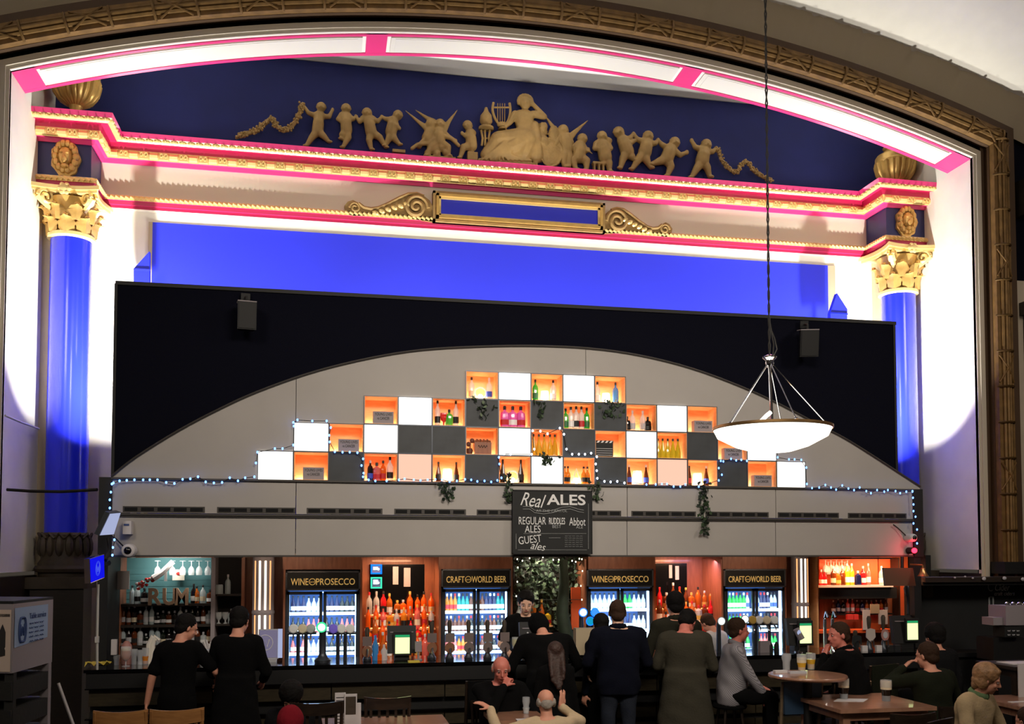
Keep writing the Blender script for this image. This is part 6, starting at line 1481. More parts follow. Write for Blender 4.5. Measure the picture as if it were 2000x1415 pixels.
    if hs != 'bald':
        off = .0
        if hs in ('short', 'curly', 'crop', 'bob', 'long', 'side', 'fair', 'parted'):
            th = {'crop': .004, 'short': .013, 'curly': .03, 'bob': .024, 'long': .018, 'side': .012, 'fair': .022, 'parted': .018}[hs]
            if hs != 'side':
                hm.ell(Hd(0, -.031, .05), ((.078+th)*k, (.088+th)*k, (.082+th)*k), 16, 12, R=Rh)
            if hs in ('side',):
                for s in (-1, 1): hm.ell(Hd(s*.07, -.03, .0), (.022*k, .05*k, .045*k), 10, 8, R=Rh)
                hm.ell(Hd(0, -.085, -.015), (.06*k, .024*k, .05*k), 12, 8, R=Rh)
            else:
                hm.ell(Hd(0, -.06, -.02), ((.066+th)*k, (.05+th*.6)*k, .06*k), 12, 8, R=Rh)
                for s in (-1, 1): hm.ell(Hd(s*.072, -.02, .012), (.016*k, .038*k, .045*k), 8, 6, R=Rh)
            if hs == 'curly':
                random.seed(hash(name_lbl) % 1000 if False else len(name_lbl))
                for q in range(40):
                    a = random.uniform(0, 2*PI); e = random.uniform(-.1, 1.4); hm.ell(Hd(.092*math.cos(e)*math.cos(a), -.02+.105*math.cos(e)*math.sin(a)*(1 if math.sin(a) < 0 else .75), .05+.1*math.sin(e)), (.02*k,)*3, 6, 5)
            if hs == 'bob' or hs == 'fair':
                for s in (-1, 1): hm.ell(Hd(s*.072, -.035, -.02), (.026*k, .05*k, .06*k), 10, 8, R=Rh)
                hm.ell(Hd(0, -.075, -.06), (.06*k, .035*k, .055*k), 12, 8, R=Rh); hm.ell(Hd(0, .035, .10), (.07*k, .04*k, .028*k), 12, 8, R=Rh)
            if hs == 'long':
                for q in range(9): [capsule(hm, Hd(.018*j, -.065, .03), Hd(.019*j + .01*math.sin(j*3), -.17, -.40 + .012*j*j*.6 + .012*abs(j) + .02*math.sin(j*5)), .034*k, .026*k, 8) for j in range(-4, 5)] if q == 0 else None
            if hs == 'parted': hm.ell(Hd(-.03, .045, .1), (.05*k, .05*k, .025*k), 12, 8, R=Rh); hm.ell(Hd(.04, .03, .095), (.045*k, .05*k, .025*k), 12, 8, R=Rh)
    if hood: hm.ell(Hd(0, -.015, .03), (.11*k, .115*k, .13*k), 14, 10, R=Rh)
    root = empty('person', (base[0], base[1], base[2] if len(base) > 2 else 0), name_lbl, 'person', group, rz)
    def put(nm, mb, vox, sm, mt, na=0, ns=10):
        if not mb.v: return None
        me = fuse(mb, vox, sm, nm, na, ns, (mt,)); return link(nm, me, root, (0, 0, 0))
    put('body', bm, voxel, 2, skin)
    put('top', tm, .016, 3, top, .005, 14)
    put('trousers', lm, .02, 3, legs, .005, 12)
    for s in (-1, 1): put('shoe', hands[('shoe', s)], .02, 2, 'cloth_black')
    if hm.v: put('hair' if not hood else 'hood', hm, .010, 2 if hs != 'curly' else 1, hair, .0018, 75 if not hood else 20)
    if collar: put('collar', cm, .012, 2, collar)
    if face:
        for s in (-1, 1):
            MB().ell(Hd(s*.031, .0775, .012), (.011*k, .007*k, .006*k), 10, 6, R=Rh).build('eye', 'eye_white', root, loc=(0, 0, 0))
            MB().ell(Hd(s*.031, .0845, .012), (.0068*k, .004*k, .006*k), 8, 5, R=Rh).build('iris', 'eye_dark', root, loc=(0, 0, 0))
            MB().ell(Hd(s*.033, .083, .034), (.017*k, .005*k, .0035*k), 8, 5, R=Rh).build('eyebrow', hair if hair != 'skin' else 'hair_grey', root, loc=(0, 0, 0))
        MB().ell(Hd(0, .094, -.049), (.021*k, .007*k, .0045*k), 10, 5, R=Rh).build('lips', 'lips', root, loc=(0, 0, 0))
    root['_'] = 0; del root['_']
    return root, U, Hd, hands
def stand_at(px, Y):                           # floor position under a pixel column
    p = PY(px, 1250, Y); return (p.x, Y)
D = math.radians
# customers standing at the bar, left to right
person('young man in black T-shirt, arm hanging, looking down at the left of the bar', stand_at(348, 9.38), D(-15), 'cloth_black', 'cloth_black', 'skin', 'hair_black', 'short', H=1.70, lean=.1, head=(-.35, 0, D(-50)), sleeve='short',
       armL=((-.33, .03, -.16), (-.5, -1, 0)), armR=((.26, .3, .13), (1, -.3, -.6)), width=.95, neck_fwd=.03, voxel=.009, curlL=.3)
person('person in long black coat seen from behind, beside the T-shirt man', stand_at(462, 9.35), D(-6), 'cloth_black', 'cloth_charcoal', 'skin', 'hair_black', 'short', H=1.76, lean=.08, head=(-.25, 0, D(-15)), coat=True, armL=((-.16, .3, .12), (-.5, -.4, -1)), armR=((.2, .28, .1), (.6, -.4, -1)), width=.98, neck_fwd=.02)
person('person in black coat leaning over the bar with head down, centre', stand_at(1075, 9.3), D(8), 'cloth_black', 'cloth_black', 'skin', 'cloth_black', 'bald', H=1.74, hood=True, lean=.36, head=(-.6, 0, 0), coat=True, armL=((-.26, .32, .16), (-1, -.3, -.8)), armR=((.28, .32, .16), (1, -.3, -.8)), width=1.3, neck_fwd=.05)
person('person with long brown hair in black, standing behind the coated leaner', stand_at(1085, 8.95), D(-4), 'cloth_black', 'cloth_black', 'skin', 'hair_auburn', 'long', H=1.40, lean=.02, head=(-.1, 0, 0), width=.9, coat=True)
person('broad man in navy jacket with cropped hair seen from behind', stand_at(1208, 9.2), D(-4), 'cloth_navy', 'cloth_jeans', 'skin_pale', 'hair_brown', 'crop', H=1.80, lean=.05, head=(-.06, 0, D(-8)), width=1.2, armL=((-.24, .26, .08), (-.6, -.5, -1)), armR=((.24, .26, .08), (.6, -.5, -1)), belly=.03, collar='cloth_navy')
person('dark haired person mostly hidden left of the navy jacket man', stand_at(1178, 9.62), D(10), 'cloth_navy', 'cloth_black', 'skin', 'hair_black', 'short', H=1.63, lean=.05, head=(-.2, 0, 0), width=.8)
person('tall dark haired man in green jacket behind the olive coat', stand_at(1322, 9.6), D(0), 'cloth_olive', 'cloth_black', 'skin', 'hair_black', 'short', H=1.86, lean=.06, head=(-.05, 0, 0), width=1.08, armL=((-.2, .28, .16), (-.6, -.5, -1)), armR=((.2, .28, .16), (.6, -.5, -1)), collar='cloth_olive')
person('man in long olive grey coat bending his head, back to camera', stand_at(1338, 9.12), D(-18), 'cloth_brown_grey', 'cloth_black', 'skin_red', 'hair_black', 'short', H=1.74, lean=.12, head=(-.8, 0, D(-25)), coat=True, width=1.16, armL=((-.2, .26, .1), (-.6, -.5, -1)), armR=((.2, .26, .1), (.6, -.5, -1)), neck_fwd=.06)
# bartenders
person('young bartender in black T-shirt looking down behind the till', stand_at(1024, 10.98), D(180), 'cloth_black', 'cloth_black', 'skin_pale', 'hair_black', 'parted', H=1.84, lean=.12, head=(-.22, 0, D(-8)), sleeve='short', armL=((-.1, .3, .12), (-1, -.3, -.4)), armR=((.16, .28, .1), (1, -.3, -.4)), face=True, voxel=.008, width=.92)
person('bartender in white shirt half hidden behind the striped shirt man', stand_at(1408, 10.95), D(30), 'cloth_white', 'cloth_black', 'skin', 'hair_brown', 'short', H=1.56, lean=.25, head=(-.5, 0, 0), width=.95)
# seated at the high round table
person('man in grey striped shirt sitting in profile on a high stool', (*stand_at(1424, 9.45),), D(-108), 'cloth_stripe_weave', 'cloth_black', 'skin_red', 'hair_brown', 'short', H=1.74, sit=.70, lean=.14, head=(.05, 0, D(8)), width=1.06, armL=((-.12, .32, .1), (-.5, -.5, -1)), armR=((.12, .36, .02), (1, -.5, -.8)), face=True, belly=.03, collar='cloth_stripe')
person('man in black jacket sitting in left profile by the high table', (*stand_at(1670, 8.95),), D(40), 'cloth_black', 'cloth_black', 'skin_red', 'hair_brown', 'short', H=1.84, sit=.63, lean=.2, head=(.04, 0, D(52)), width=1.18, armL=((-.1, .17, .50), (-.6, .3, -1)), armR=((.2, .3, .12), (1, -.5, -.8)), face=True, belly=.04, collar='cloth_black', neck_fwd=.04, voxel=.009)
# lower right tables
person('dark haired man in dark green jacket seen from behind, hand to face', (*stand_at(1826, 8.3),), D(12), 'cloth_dark_green', 'cloth_black', 'skin', 'hair_brown', 'short', H=1.76, sit=.50, lean=.12, head=(-.08, 0, D(18)), width=1.18, armL=((-.16, .17, .56), (-1, -.1, -1)), armR=((.26, .25, .1), (1, -.5, -.3)), voxel=.009)
person('dark haired person sitting further off behind the green jacket man', (*stand_at(1836, 9.3),), D(8), 'cloth_charcoal', 'cloth_black', 'skin', 'hair_black', 'curly', H=1.74, sit=.60, lean=.1, head=(-.1, 0, 0), width=1.02)
person('fair haired woman in beige jacket and green scarf, right profile', (*stand_at(1888, 7.15),), D(-152), 'cloth_beige', 'cloth_black', 'skin', 'hair_fair', 'fair', H=1.68, sit=.50, lean=.16, head=(-.2, 0, D(26)), width=1.12, armL=((-.2, .28, .1), (-1, -.4, -.4)), armR=((.2, .3, .08), (1, -.4, -.4)), face=True, collar='cloth_scarf', neck_fwd=.05, voxel=.008)
person('dark haired person cut off by the lower right corner', (*stand_at(2022, 6.2),), D(20), 'cloth_black', 'cloth_black', 'skin', 'hair_brown', 'short', H=1.45, sit=.36, lean=.1, head=(-.1, 0, 0), width=1.0)
# lower middle table
person('grey haired man in black resting his mouth on his fist, facing camera', (*stand_at(973, 9.0),), D(184), 'cloth_black', 'cloth_black', 'skin_red', 'hair_grey', 'side', H=1.76, sit=.42, lean=.14, head=(-.18, 0, D(-6)), width=1.12, armL=((-.2, .36, .16), (-1, -.4, -.4)), armR=((.0, .15, .525), (1, .1, -1)), face=True, curlR=1.3, voxel=.007, belly=.03)
person('bald man in cream jumper raising both hands, back to camera', (*stand_at(1070, 8.2),), D(6), 'cloth_cream', 'cloth_black', 'skin', 'hair_grey', 'side', H=1.66, sit=.22, lean=.08, head=(-.08, 0, D(-10)), width=1.05, armL=((-.50, .12, .62), (-.4, -.6, -1)), armR=((.20, .16, .60), (1, -.2, -1)), voxel=.007, curlL=.2, curlR=.12, handR=((-.4, .8, .1), (.25, .1, 1), -1), handL=((.1, .3, -1), (-.75, .2, .45), -1))
# lower left table
person('person with curly dark hair in dark top, facing camera, lower left', (*stand_at(577, 8.4),), D(172), 'cloth_charcoal', 'cloth_black', 'skin', 'hair_black', 'curly', H=1.64, sit=.37, lean=.2, head=(-.5, 0, 0), width=1.0, face=True)
person('person in dark red woolly hat at the lower left table', (*stand_at(566, 7.3),), D(-5), 'cloth_black', 'cloth_black', 'skin', 'cloth_red', 'bald', H=1.58, sit=.29, lean=.1, head=(-.1, 0, 0), width=1.0, hood=True)
# ---------------------------------------------------------------- tables, chairs, drinks
def chair(loc, rz, label, seat_m, frame_m, sh=.46, bh=.98, w=.44, back='slats', group=None):
    o = empty('chair', (loc[0], loc[1], 0), label, 'chair', group, rz)
    z = lambda *a: a
    MB().prismz([(-w/2, -.2), (w/2, -.2), (w/2+.01, .22), (-w/2-.01, .22)], sh-.04, sh).build('seat', seat_m, o, loc=(0, 0, 0))
    for sx in (-1, 1):
        MB().tube([(sx*w*.44, .18, 0), (sx*w*.44, .18, sh-.04)], .018, 6).build('leg', frame_m, o, loc=(0, 0, 0))
        MB().tube([(sx*w*.44, -.22, 0), (sx*w*.44, -.18, sh), (sx*w*.46, -.25, bh)], [.02, .02, .016], 6).build('leg', frame_m, o, loc=(0, 0, 0))
    if back == 'pad':
        MB().prism([(-w*.42, sh+.18), (w*.42, sh+.18), (w*.44, bh-.0), (-w*.44, bh-.0)], -.262, -.225).build('backrest', seat_m, o, loc=(0, 0, 0))
    else:
        top = MB(); v = []
        for j in range(9):
            u = -1+2*j/8; x = u*w*.5; dy = -.04*(1-u*u)
            for dz, dd in ((bh-.1, 0), (bh, -.0), (bh, .022), (bh-.1, .022)): v.append((x, -.25+dy+dd, dz + .012*u*u))
        f = [(4*j+a, 4*j+4+a, 4*j+4+(a+1) % 4, 4*j+(a+1) % 4) for j in range(8) for a in range(4)] + [(0, 1, 2, 3), (35, 34, 33, 32)]
        top.add(v, f); top.build('top_rail', frame_m, o, loc=(0, 0, 0))
        for q in range(5): x = (-.7+.35*q)*w*.5; MB().box(x-.012, x+.012, -.262, -.245, sh+.02, bh-.09).build('slat', frame_m, o, loc=(0, 0, 0))
    MB().tube([(-w*.42, .18, sh*.4), (w*.42, .18, sh*.4)], .01, 5).tube([(-w*.42, -.2, sh*.4), (w*.42, -.2, sh*.4)], .01, 5).build('stretcher', frame_m, o, loc=(0, 0, 0))
    return o
def table(loc, sx, sy, h, label, rz=0, m='table_wood', ped=False, th=.035):
    o = empty('table', (loc[0], loc[1], 0), label, 'table', None, rz)
    if ped:
        MB().lathe([(sx*.96, h-th), (sx, h-th*.6), (sx, h-.008), (sx*.985, h)], (0, 0, 0), 48).build('tabletop', m, o, loc=(0, 0, 0))
        MB().lathe([(.26, 0), (.24, .03), (.05, .06), (.04, h-th)], (0, 0, 0), 20).build('pedestal', 'black_paint', o, loc=(0, 0, 0))
    else:
        MB().box(-sx/2, sx/2, -sy/2, sy/2, h-th, h).build('tabletop', m, o, loc=(0, 0, 0))
        MB().box(-sx/2+.06, sx/2-.06, -sy/2+.06, sy/2-.06, h-th-.08, h-th).build('apron', m, o, loc=(0, 0, 0))
        for a in (-1, 1):
            for b in (-1, 1): MB().box(a*(sx/2-.09)-.035, a*(sx/2-.09)+.035, b*(sy/2-.09)-.035, b*(sy/2-.09)+.035, 0, h-th).build('leg', m, o, loc=(0, 0, 0))
    return o
# round high table behind
HT = 1.07; Yt = 9.3; c = PZ(1577, 1318, HT); Rt = .38
table((c.x, c.y), Rt, 0, HT, 'high round polished wooden table between the two seated men', ped=True)
pg_ = [(1536, 1309, 'lager', 0, 0, 'empty foam streaked pint glass at the left of the round table'), (1566, 1311, 'lager', .5, .05, 'middle pint of golden beer on the round table'), (1584, 1308, 'lager', .62, .0, 'right pint of golden beer on the round table')]
for px, py, fi_, lv, fo, lb in pg_:
    p = PZ(px, py, HT); glass(p.x, p.y, HT+.001, lb, .165, .05, fi_, lv, fo, 'pints on the round table')
p = PZ(1532, 1314, HT); o = MB().box(p.x-.11, p.x+.02, p.y-.03, p.y+.03, HT, HT+.022).build('folded_glasses_case', 'paper_white'); tag(o, 'small pale case lying at the left edge of the round table', 'case')
p = PZ(1557, 1316, HT); o = MB().box(p.x-.09, p.x+.09, p.y-.03, p.y+.03, HT, HT+.02).build('phone', 'lb_silver'); tag(o, 'pale flat phone lying on the round table', 'phone')
# rectangular table in front
HR = .84; TL, TR_, BLf = PZ(1558, 1359, HR), PZ(1748, 1352, HR), PZ(1624, 1388, HR)
w_ = .98; cx = (TL.x+BLf.x)/2 + w_/2; cy = (TL.y+BLf.y)/2
t_o = table((cx+.02, cy), w_, abs(TL.y-BLf.y), HR, 'light wooden rectangular table with two dark pints', rz=D(0))
for px, py, lb in ((1648, 1366, 'pint of dark stout with thick pale foam, left on rectangular table'), (1731, 1370, 'pint of dark stout with pale foam, right on rectangular table')):
    p = PZ(px, py, HR); glass(p.x, p.y, HR+.001, lb, .2, .055, 'stout', .56, .075, 'stouts on the rectangular table')
p = PZ(1662, 1368, HR); o = MB().add([(p.x-.22, p.y-.06, HR+.003), (p.x+.05, p.y-.14, HR+.003), (p.x+.2, p.y+.02, HR+.003), (p.x-.08, p.y+.1, HR+.003), (p.x-.22, p.y-.06, HR+.0005), (p.x+.05, p.y-.14, HR+.0005), (p.x+.2, p.y+.02, HR+.0005), (p.x-.08, p.y+.1, HR+.0005)], [(0, 1, 2, 3), (7, 6, 5, 4), (0, 4, 5, 1), (1, 5, 6, 2), (2, 6, 7, 3), (3, 7, 4, 0)]).build('menu_sheet', 'paper_white', smooth=False)
tag(o, 'open menu lying flat between the two stouts', 'menu')
# blue backed chairs
def chair_px(px, pytop, Y, rz, label, seat_m, frame_m, bh, **k): p = PY(px, pytop, Y); return chair((p.x, Y+.25), rz, label, seat_m, frame_m, bh=p.z, **k)
chair_px(1567, 1332, 8.72, 0, 'blue backed chair at the left of the rectangular table', 'blue_leather', 'dark_chair_pale', 1.06, sh=.5, back='pad', group='blue padded chairs at the right tables', w=.46)
chair_px(1666, 1332, 8.95, 0, 'blue backed chair tucked behind the rectangular table', 'blue_leather', 'dark_chair_pale', 1.02, sh=.5, back='pad', group='blue padded chairs at the right tables', w=.42)
chair_px(1785, 1396, 7.55, 0, 'dark curved backed chair before the right end of the table', 'cloth_black', 'dark_chair', .83, back='slats')
chair_px(1715, 1300, 9.5, D(20), 'dark upholstered chair near the counter at right', 'cloth_dark_green', 'dark_chair', 1.05, back='pad', w=.5)
# stools under the high sitters
for px, Y, z, lb in ((1424, 9.45, .70, 'dark bar stool under the striped shirt man'), (1670, 8.95, .63, 'dark bar stool under the black jacket man'), (1836, 9.3, .60, 'dark stool under the curly haired person')):
    p = stand_at(px, Y); o = empty('bar_stool', (p[0], p[1], 0), lb, 'stool')
    MB().lathe([(.17, z-.06), (.18, z-.04), (.17, z-.012), (.02, z-.012)], (p[0], p[1], 0), 24).build('seat', 'cloth_black', o)
    for a in range(4): t = PI/4+a*PI/2; MB().tube([(p[0]+.12*math.cos(t), p[1]+.12*math.sin(t), z-.06), (p[0]+.22*math.cos(t), p[1]+.22*math.sin(t), 0)], .016, 6).build('leg', 'dark_chair', o)
    MB().tube([(p[0]+.19*math.cos(t), p[1]+.19*math.sin(t), .25) for t in [2*PI*k/20 for k in range(20)]], .01, 5, closed=True).build('foot_ring', 'steel', o)
# seats of the low sitters
for px, Y, rz, z, lb in ((1826, 8.3, 12, .47, 'dark chair under the green jacket man'), (1888, 7.15, -152, .50, 'dark chair under the fair haired woman'), (2026, 6.2, 20, .36, 'low dark seat at the lower right corner'), (973, 9.0, 184, .42, 'dark chair under the grey haired man'), (1070, 8.2, 6, .22, 'low dark seat under the bald man'), (577, 8.4, 172, .31, 'low dark seat under the curly haired person at left'), (566, 7.3, -5, .29, 'low dark seat under the person in red hat')):
    p = stand_at(px, Y); chair(p, D(rz), lb, 'cloth_black', 'dark_chair', sh=z, bh=min(.82, z+.42))
# right edge table, menus
HQ = .80; p = PZ(1990, 1372, HQ); table((p.x+.35, p.y+.1), 1.1, .7, HQ, 'wooden table with standing menu at the right edge')
p = PZ(1993, 1362, HQ); o = MB().box(p.x-.03, p.x+.25, p.y-.02, p.y-.005, HQ, HQ+.34).build('menu_stand', 'paper_white'); tag(o, 'white upright menu card at the right edge', 'menu')
p = PZ(1968, 1372, HQ); o = MB().box(p.x-.0, p.x+.2, p.y-.05, p.y+.0, HQ, HQ+.006).build('paper_menu', 'paper_white'); tag(o, 'flat white menu lying at the foot of the menu card', 'menu')
p = PY(1975, 1293, 8.9); ts = table((p.x+.25, 8.9), .9, .6, p.z-.02, 'dark side table behind the fair haired woman', m='dark_wood')
o = MB().box(p.x-.1, p.x+.35, 8.75, 9.0, p.z-.018, p.z-.008).build('white_folder', 'paper_white'); tag(o, 'white folder on the dark side table at right', 'folder')
# lower left: pale wooden chairs
for px, pyt, lb, rz in ((239, 1391, 'pale wooden chair back at the bottom left, left one', -3), (341, 1388, 'pale wooden chair back at the bottom left, right one', 4)):
    chair_px(px, pyt, 7.35, D(rz), lb, 'cloth_brown_grey', 'chair_wood', .86+.04, w=.38, group='pale wooden chairs at bottom left')
# centre left: dark chairs, table with menus
chair_px(617, 1374, 8.0, D(2), 'dark wooden chair with pale back plate behind the menu stand', 'cloth_black', 'dark_chair', .86, w=.44)
chair_px(760, 1364, 8.6, D(-3), 'dark glossy chair with two steel studs before the counter', 'cloth_black', 'dark_chair', .86, w=.42)
HL = .80; p = PZ(740, 1402, HL); table((p.x, p.y-.35), 1.15, .8, HL, 'wooden table at the bottom centre left under the menu stand')
p = PZ(677, 1418, HL); ms = empty('menu_stand', (p.x, p.y, HL), 'grey folded menu cards standing on the centre left table', 'menu')
MB().box(p.x-.10, p.x-.01, p.y-.02, p.y, HL, HL+.28).build('card', 'paper_white', ms); MB().box(p.x-.02, p.x+.085, p.y-.04, p.y-.02, HL, HL+.27).build('card', 'paper_white', ms); MB().box(p.x+.06, p.x+.12, p.y-.015, p.y, HL, HL+.19).build('card', 'paper_white', ms)
MB().box(p.x-.01, p.x+.075, p.y-.043, p.y-.04, HL+.1, HL+.25).build('picture', 'dark_stone', ms)
for k in range(9): MB().box(p.x-.09, p.x-.025, p.y-.022, p.y-.02, HL+.03+.026*k, HL+.036+.026*k).build('print_line', 'ink', ms)
# grey man's table
HG = .78; p = PZ(1012, 1400, HG); table((p.x-.02, p.y+.05), .5, .5, HG, 'wooden table between the grey haired man and the bald man')
p = PZ(1032, 1398, HG); glass(p.x, p.y+.1, HG+.001, 'stemmed glass with pale drink before the bald man', .15, .036, 'clear', .35, 0, None)
p = PZ(952, 1372, HG+.1); 
p = PZ(1030, 1408, HG); o = MB().box(p.x-.1, p.x+.1, p.y-.04, p.y+.04, HG, HG+.012).build('menu_booklet', 'paper_white'); tag(o, 'menu booklet lying in front of the bald man', 'menu')
# curved dark chair backs by the middle
chair_px(940, 1330, 9.3, D(8), 'dark chair behind the grey haired man near the counter', 'cloth_black', 'dark_chair', .95, back='pad', w=.4)
# ---------------------------------------------------------------- relief figures on the tympanum
YR = YN - .05
def clampy(me):
    co = np.empty(len(me.vertices)*3); me.vertices.foreach_get('co', co); co[1::3] = np.minimum(co[1::3], YN-.002); me.vertices.foreach_set('co', co); me.update(); return me
def z2(u, v): return (450+u/3.636, 150+v/3.636)
def z3(u, v): return (900+u/3.077, 150+v/3.077)
def rel(conv, u, v, d=0.0): a, b_ = conv(u, v); return PY(a, b_, YR-d)
def cherub(conv, k, head, neck, arms, hip, legs, label, extra=None, hr=36, cat='relief figure', grp='plaster cherubs on the navy wall'):
    mb = MB(); s = 1/ppm(rel(conv, *head))/k          # metres per zoom pixel
    hd = rel(conv, *head, .03); mb.ell(hd, (hr*s*.95, hr*s*.8, hr*s), 12, 9)
    hr2 = hr*s
    for q in range(7): a = PI*q/6; mb.ell(hd + Vector((hr2*.8*math.cos(a), .01, hr2*.8*math.sin(a))), (hr2*.3, hr2*.3, hr2*.3), 6, 5)
    mb.ell(hd + Vector((0, -hr2*.8, -hr2*.1)), (hr2*.16, hr2*.2, hr2*.18), 6, 4)
    for t in (-1, 1): mb.ell(hd + Vector((t*hr2*.4, -hr2*.55, -hr2*.3)), (hr2*.3, hr2*.3, hr2*.28), 6, 5)
    nk = rel(conv, *neck, .01); hp = rel(conv, *hip, .01)
    capsule(mb, hd, nk, 20*s, 22*s, 8); mid = nk.lerp(hp, .55) + Vector((0, -.015, 0))
    capsule(mb, nk.lerp(mid, .35), mid, 36*s, 38*s, 12); capsule(mb, mid, hp, 40*s, 42*s, 12)
    for arm in arms:
        P = [rel(conv, *arm[0], .01)] + [rel(conv, *q, .04) for q in arm[1:]]
        capsule(mb, nk.lerp(P[0], .5), P[0], 24*s, 22*s, 8)
        R_ = [21, 16, 11]
        for i in range(len(P)-1): capsule(mb, P[i], P[i+1], R_[i]*s, R_[i+1]*s, 8)
        mb.ell(P[-1], (14*s, 12*s, 16*s), 8, 6)
    for leg in legs:
        P = [hp] + [rel(conv, *q, .03) for q in leg]; R_ = [34, 24, 14]
        for i in range(len(P)-1): capsule(mb, P[i], P[i+1], R_[i]*s, R_[i+1]*s, 10)
        f = P[-1]; mb.ell(f + Vector((8*s if leg[-1][0] > leg[0][0] else -8*s, -.02, -3*s)), (20*s, 14*s, 10*s), 8, 5)
    if extra: extra(mb, s)
    me = clampy(fuse(mb, .011, 1, 'relief', 0, 1, ('relief_gold',))); o = link('relief_figure', me, None, (0, 0, 0))
    return tag(o, label, cat, grp)
A2, K2, A3, K3 = z2, 3.636, z3, 3.077
cherub(A2, K2, (645, 215), (632, 262), [((600, 275), (555, 258), (512, 195)), ((662, 282), (702, 285), (725, 235))], (620, 385), [((580, 430), (540, 490)), ((660, 420), (700, 462))], 'plaster cherub holding the left garland end')
cherub(A2, K2, (822, 225), (815, 265), [((790, 272), (765, 302), (790, 322)), ((842, 278), (870, 302), (895, 285))], (825, 380), [((838, 430), (800, 500)), ((795, 412), (790, 440))], 'plaster cherub with hand on hip, second from left')
cherub(A2, K2, (970, 255), (975, 290), [((940, 297), (918, 320), (890, 282)), ((1010, 297), (1045, 318), (1075, 287))], (1000, 395), [((985, 450), (1000, 515)), ((1060, 430), (1103, 500))], 'plaster cherub striding with joined hands, third from left')
cherub(A2, K2, (1190, 272), (1160, 300), [((1130, 305), (1102, 300), (1075, 285)), ((1170, 315), (1185, 350), (1200, 366))], (1140, 395), [((1125, 440), (1100, 490)), ((1165, 440), (1200, 480))], 'plaster cherub turning back, fourth from left')
cherub(A2, K2, (1685, 345), (1700, 382), [((1695, 395), (1668, 420), (1645, 402)), ((1725, 400), (1720, 430), (1680, 410))], (1712, 490), [((1655, 500), (1632, 575))], 'plaster cherub sitting and piping, left of the lyre', lambda mb, s: mb.box(rel(A2, 1680, 540).x, rel(A2, 1680, 540).x + 75*s, YR-.05, YR+.05, rel(A2, 1700, 600).z, rel(A2, 1700, 540).z))
def wings(conv, lst, w=.05):
    def fn(mb, s):
        for (u0, v0, u1, v1) in lst:
            a, b_ = rel(conv, u0, v0, .02), rel(conv, u1, v1, .04); d = b_-a; n = Vector((d.z, 0, -d.x)).normalized()
            for q in range(6):
                t = q/5; st = a + n*(-.5+t)*(26*s if True else 0) ; en = a.lerp(b_, 1-.12*q)
                capsule(mb, st, en + n*(-.5+t)*10*s, 12*s, 4*s, 6)
    return fn
def pair_extra(mb, s):
    wings(A2, [(1400, 370, 1245, 235), (1440, 320, 1315, 230), (1520, 370, 1618, 237)])(mb, s)
    h2 = rel(A2, 1420, 335, .03); mb.ell(h2, (34*s, 30*s, 36*s), 10, 8); capsule(mb, rel(A2, 1425, 370), rel(A2, 1400, 440), 36*s, 44*s, 10)
    pts = [(1290, 510), (1330, 480), (1400, 475), (1450, 440), (1520, 425), (1570, 440), (1620, 488)]
    for i in range(len(pts)-1): capsule(mb, rel(A2, *pts[i], .05), rel(A2, *pts[i+1], .05), 14*s, 14*s, 8)
    for a_, b_, r in ((1440, 500, 46), (1500, 490, 46), (1400, 545, 26), (1530, 540, 26), (1465, 550, 30), (1430, 440, 40), (1340, 490, 22)): mb.ell(rel(A2, a_, b_, .01), (r*s, 30*s, r*s), 10, 8)
    mb.box(rel(A2, 1380, 570).x, rel(A2, 1600, 570).x, YR-.05, YR+.04, rel(A2, 1490, 590).z, rel(A2, 1490, 572).z)
cherub(A2, K2, (1490, 335), (1480, 372), [((1450, 390), (1400, 420), (1340, 480)), ((1515, 395), (1550, 425), (1600, 455))], (1480, 460), [((1420, 500), (1395, 560)), ((1545, 500), (1550, 560))], 'pair of winged plaster cherubs with raised wings, left of centre', pair_extra, 37)
# lyre, urn stand
s3 = 1/ppm(rel(A3, 400, 300))/K3
mb = MB(); 
for pts in ([(232, 290), (205, 250), (190, 200), (197, 155)], [(270, 290), (290, 250), (298, 200), (292, 158)]):
    P = smooth_curve([tuple(rel(A3, *q, .04)) for q in pts], 3); mb.tube(P, 8*s3, 6)
for u in (222, 236, 250, 264): mb.tube([rel(A3, u, 160, .04), rel(A3, u, 275, .04)], 2.5*s3, 4)
mb.tube([rel(A3, 200, 185, .04), rel(A3, 295, 185, .04)], 5*s3, 6); mb.ell(rel(A3, 250, 290, .03), (34*s3, 20*s3, 20*s3), 10, 6); mb.lathe([(12*s3, 0), (28*s3, -16*s3)], rel(A3, 250, 300, .03), 10)
tag(mb.build('relief_lyre', 'relief_gold'), 'plaster lyre beside the reclining woman on the navy wall', 'relief ornament')
mb = MB(); c_ = rel(A3, 152, 310, .03)
mb.lathe([(46*s3, -6*s3), (46*s3, 4*s3), (20*s3, 10*s3), (38*s3, 40*s3), (34*s3, 75*s3), (16*s3, 100*s3), (8*s3, 125*s3)], c_, 14)
for du in (-30, -8, 22): mb.tube([rel(A3, 152+du, 322, .03), rel(A3, 152+du*.7, 370, .05), rel(A3, 152+du*.9, 415, .03)], 7*s3, 6)
mb.tube([rel(A3, 125, 370, .03), rel(A3, 175, 370, .03)], 5*s3, 5)
tag(mb.build('relief_tripod', 'relief_gold'), 'plaster flaming urn on a tripod left of the lyre', 'relief ornament')
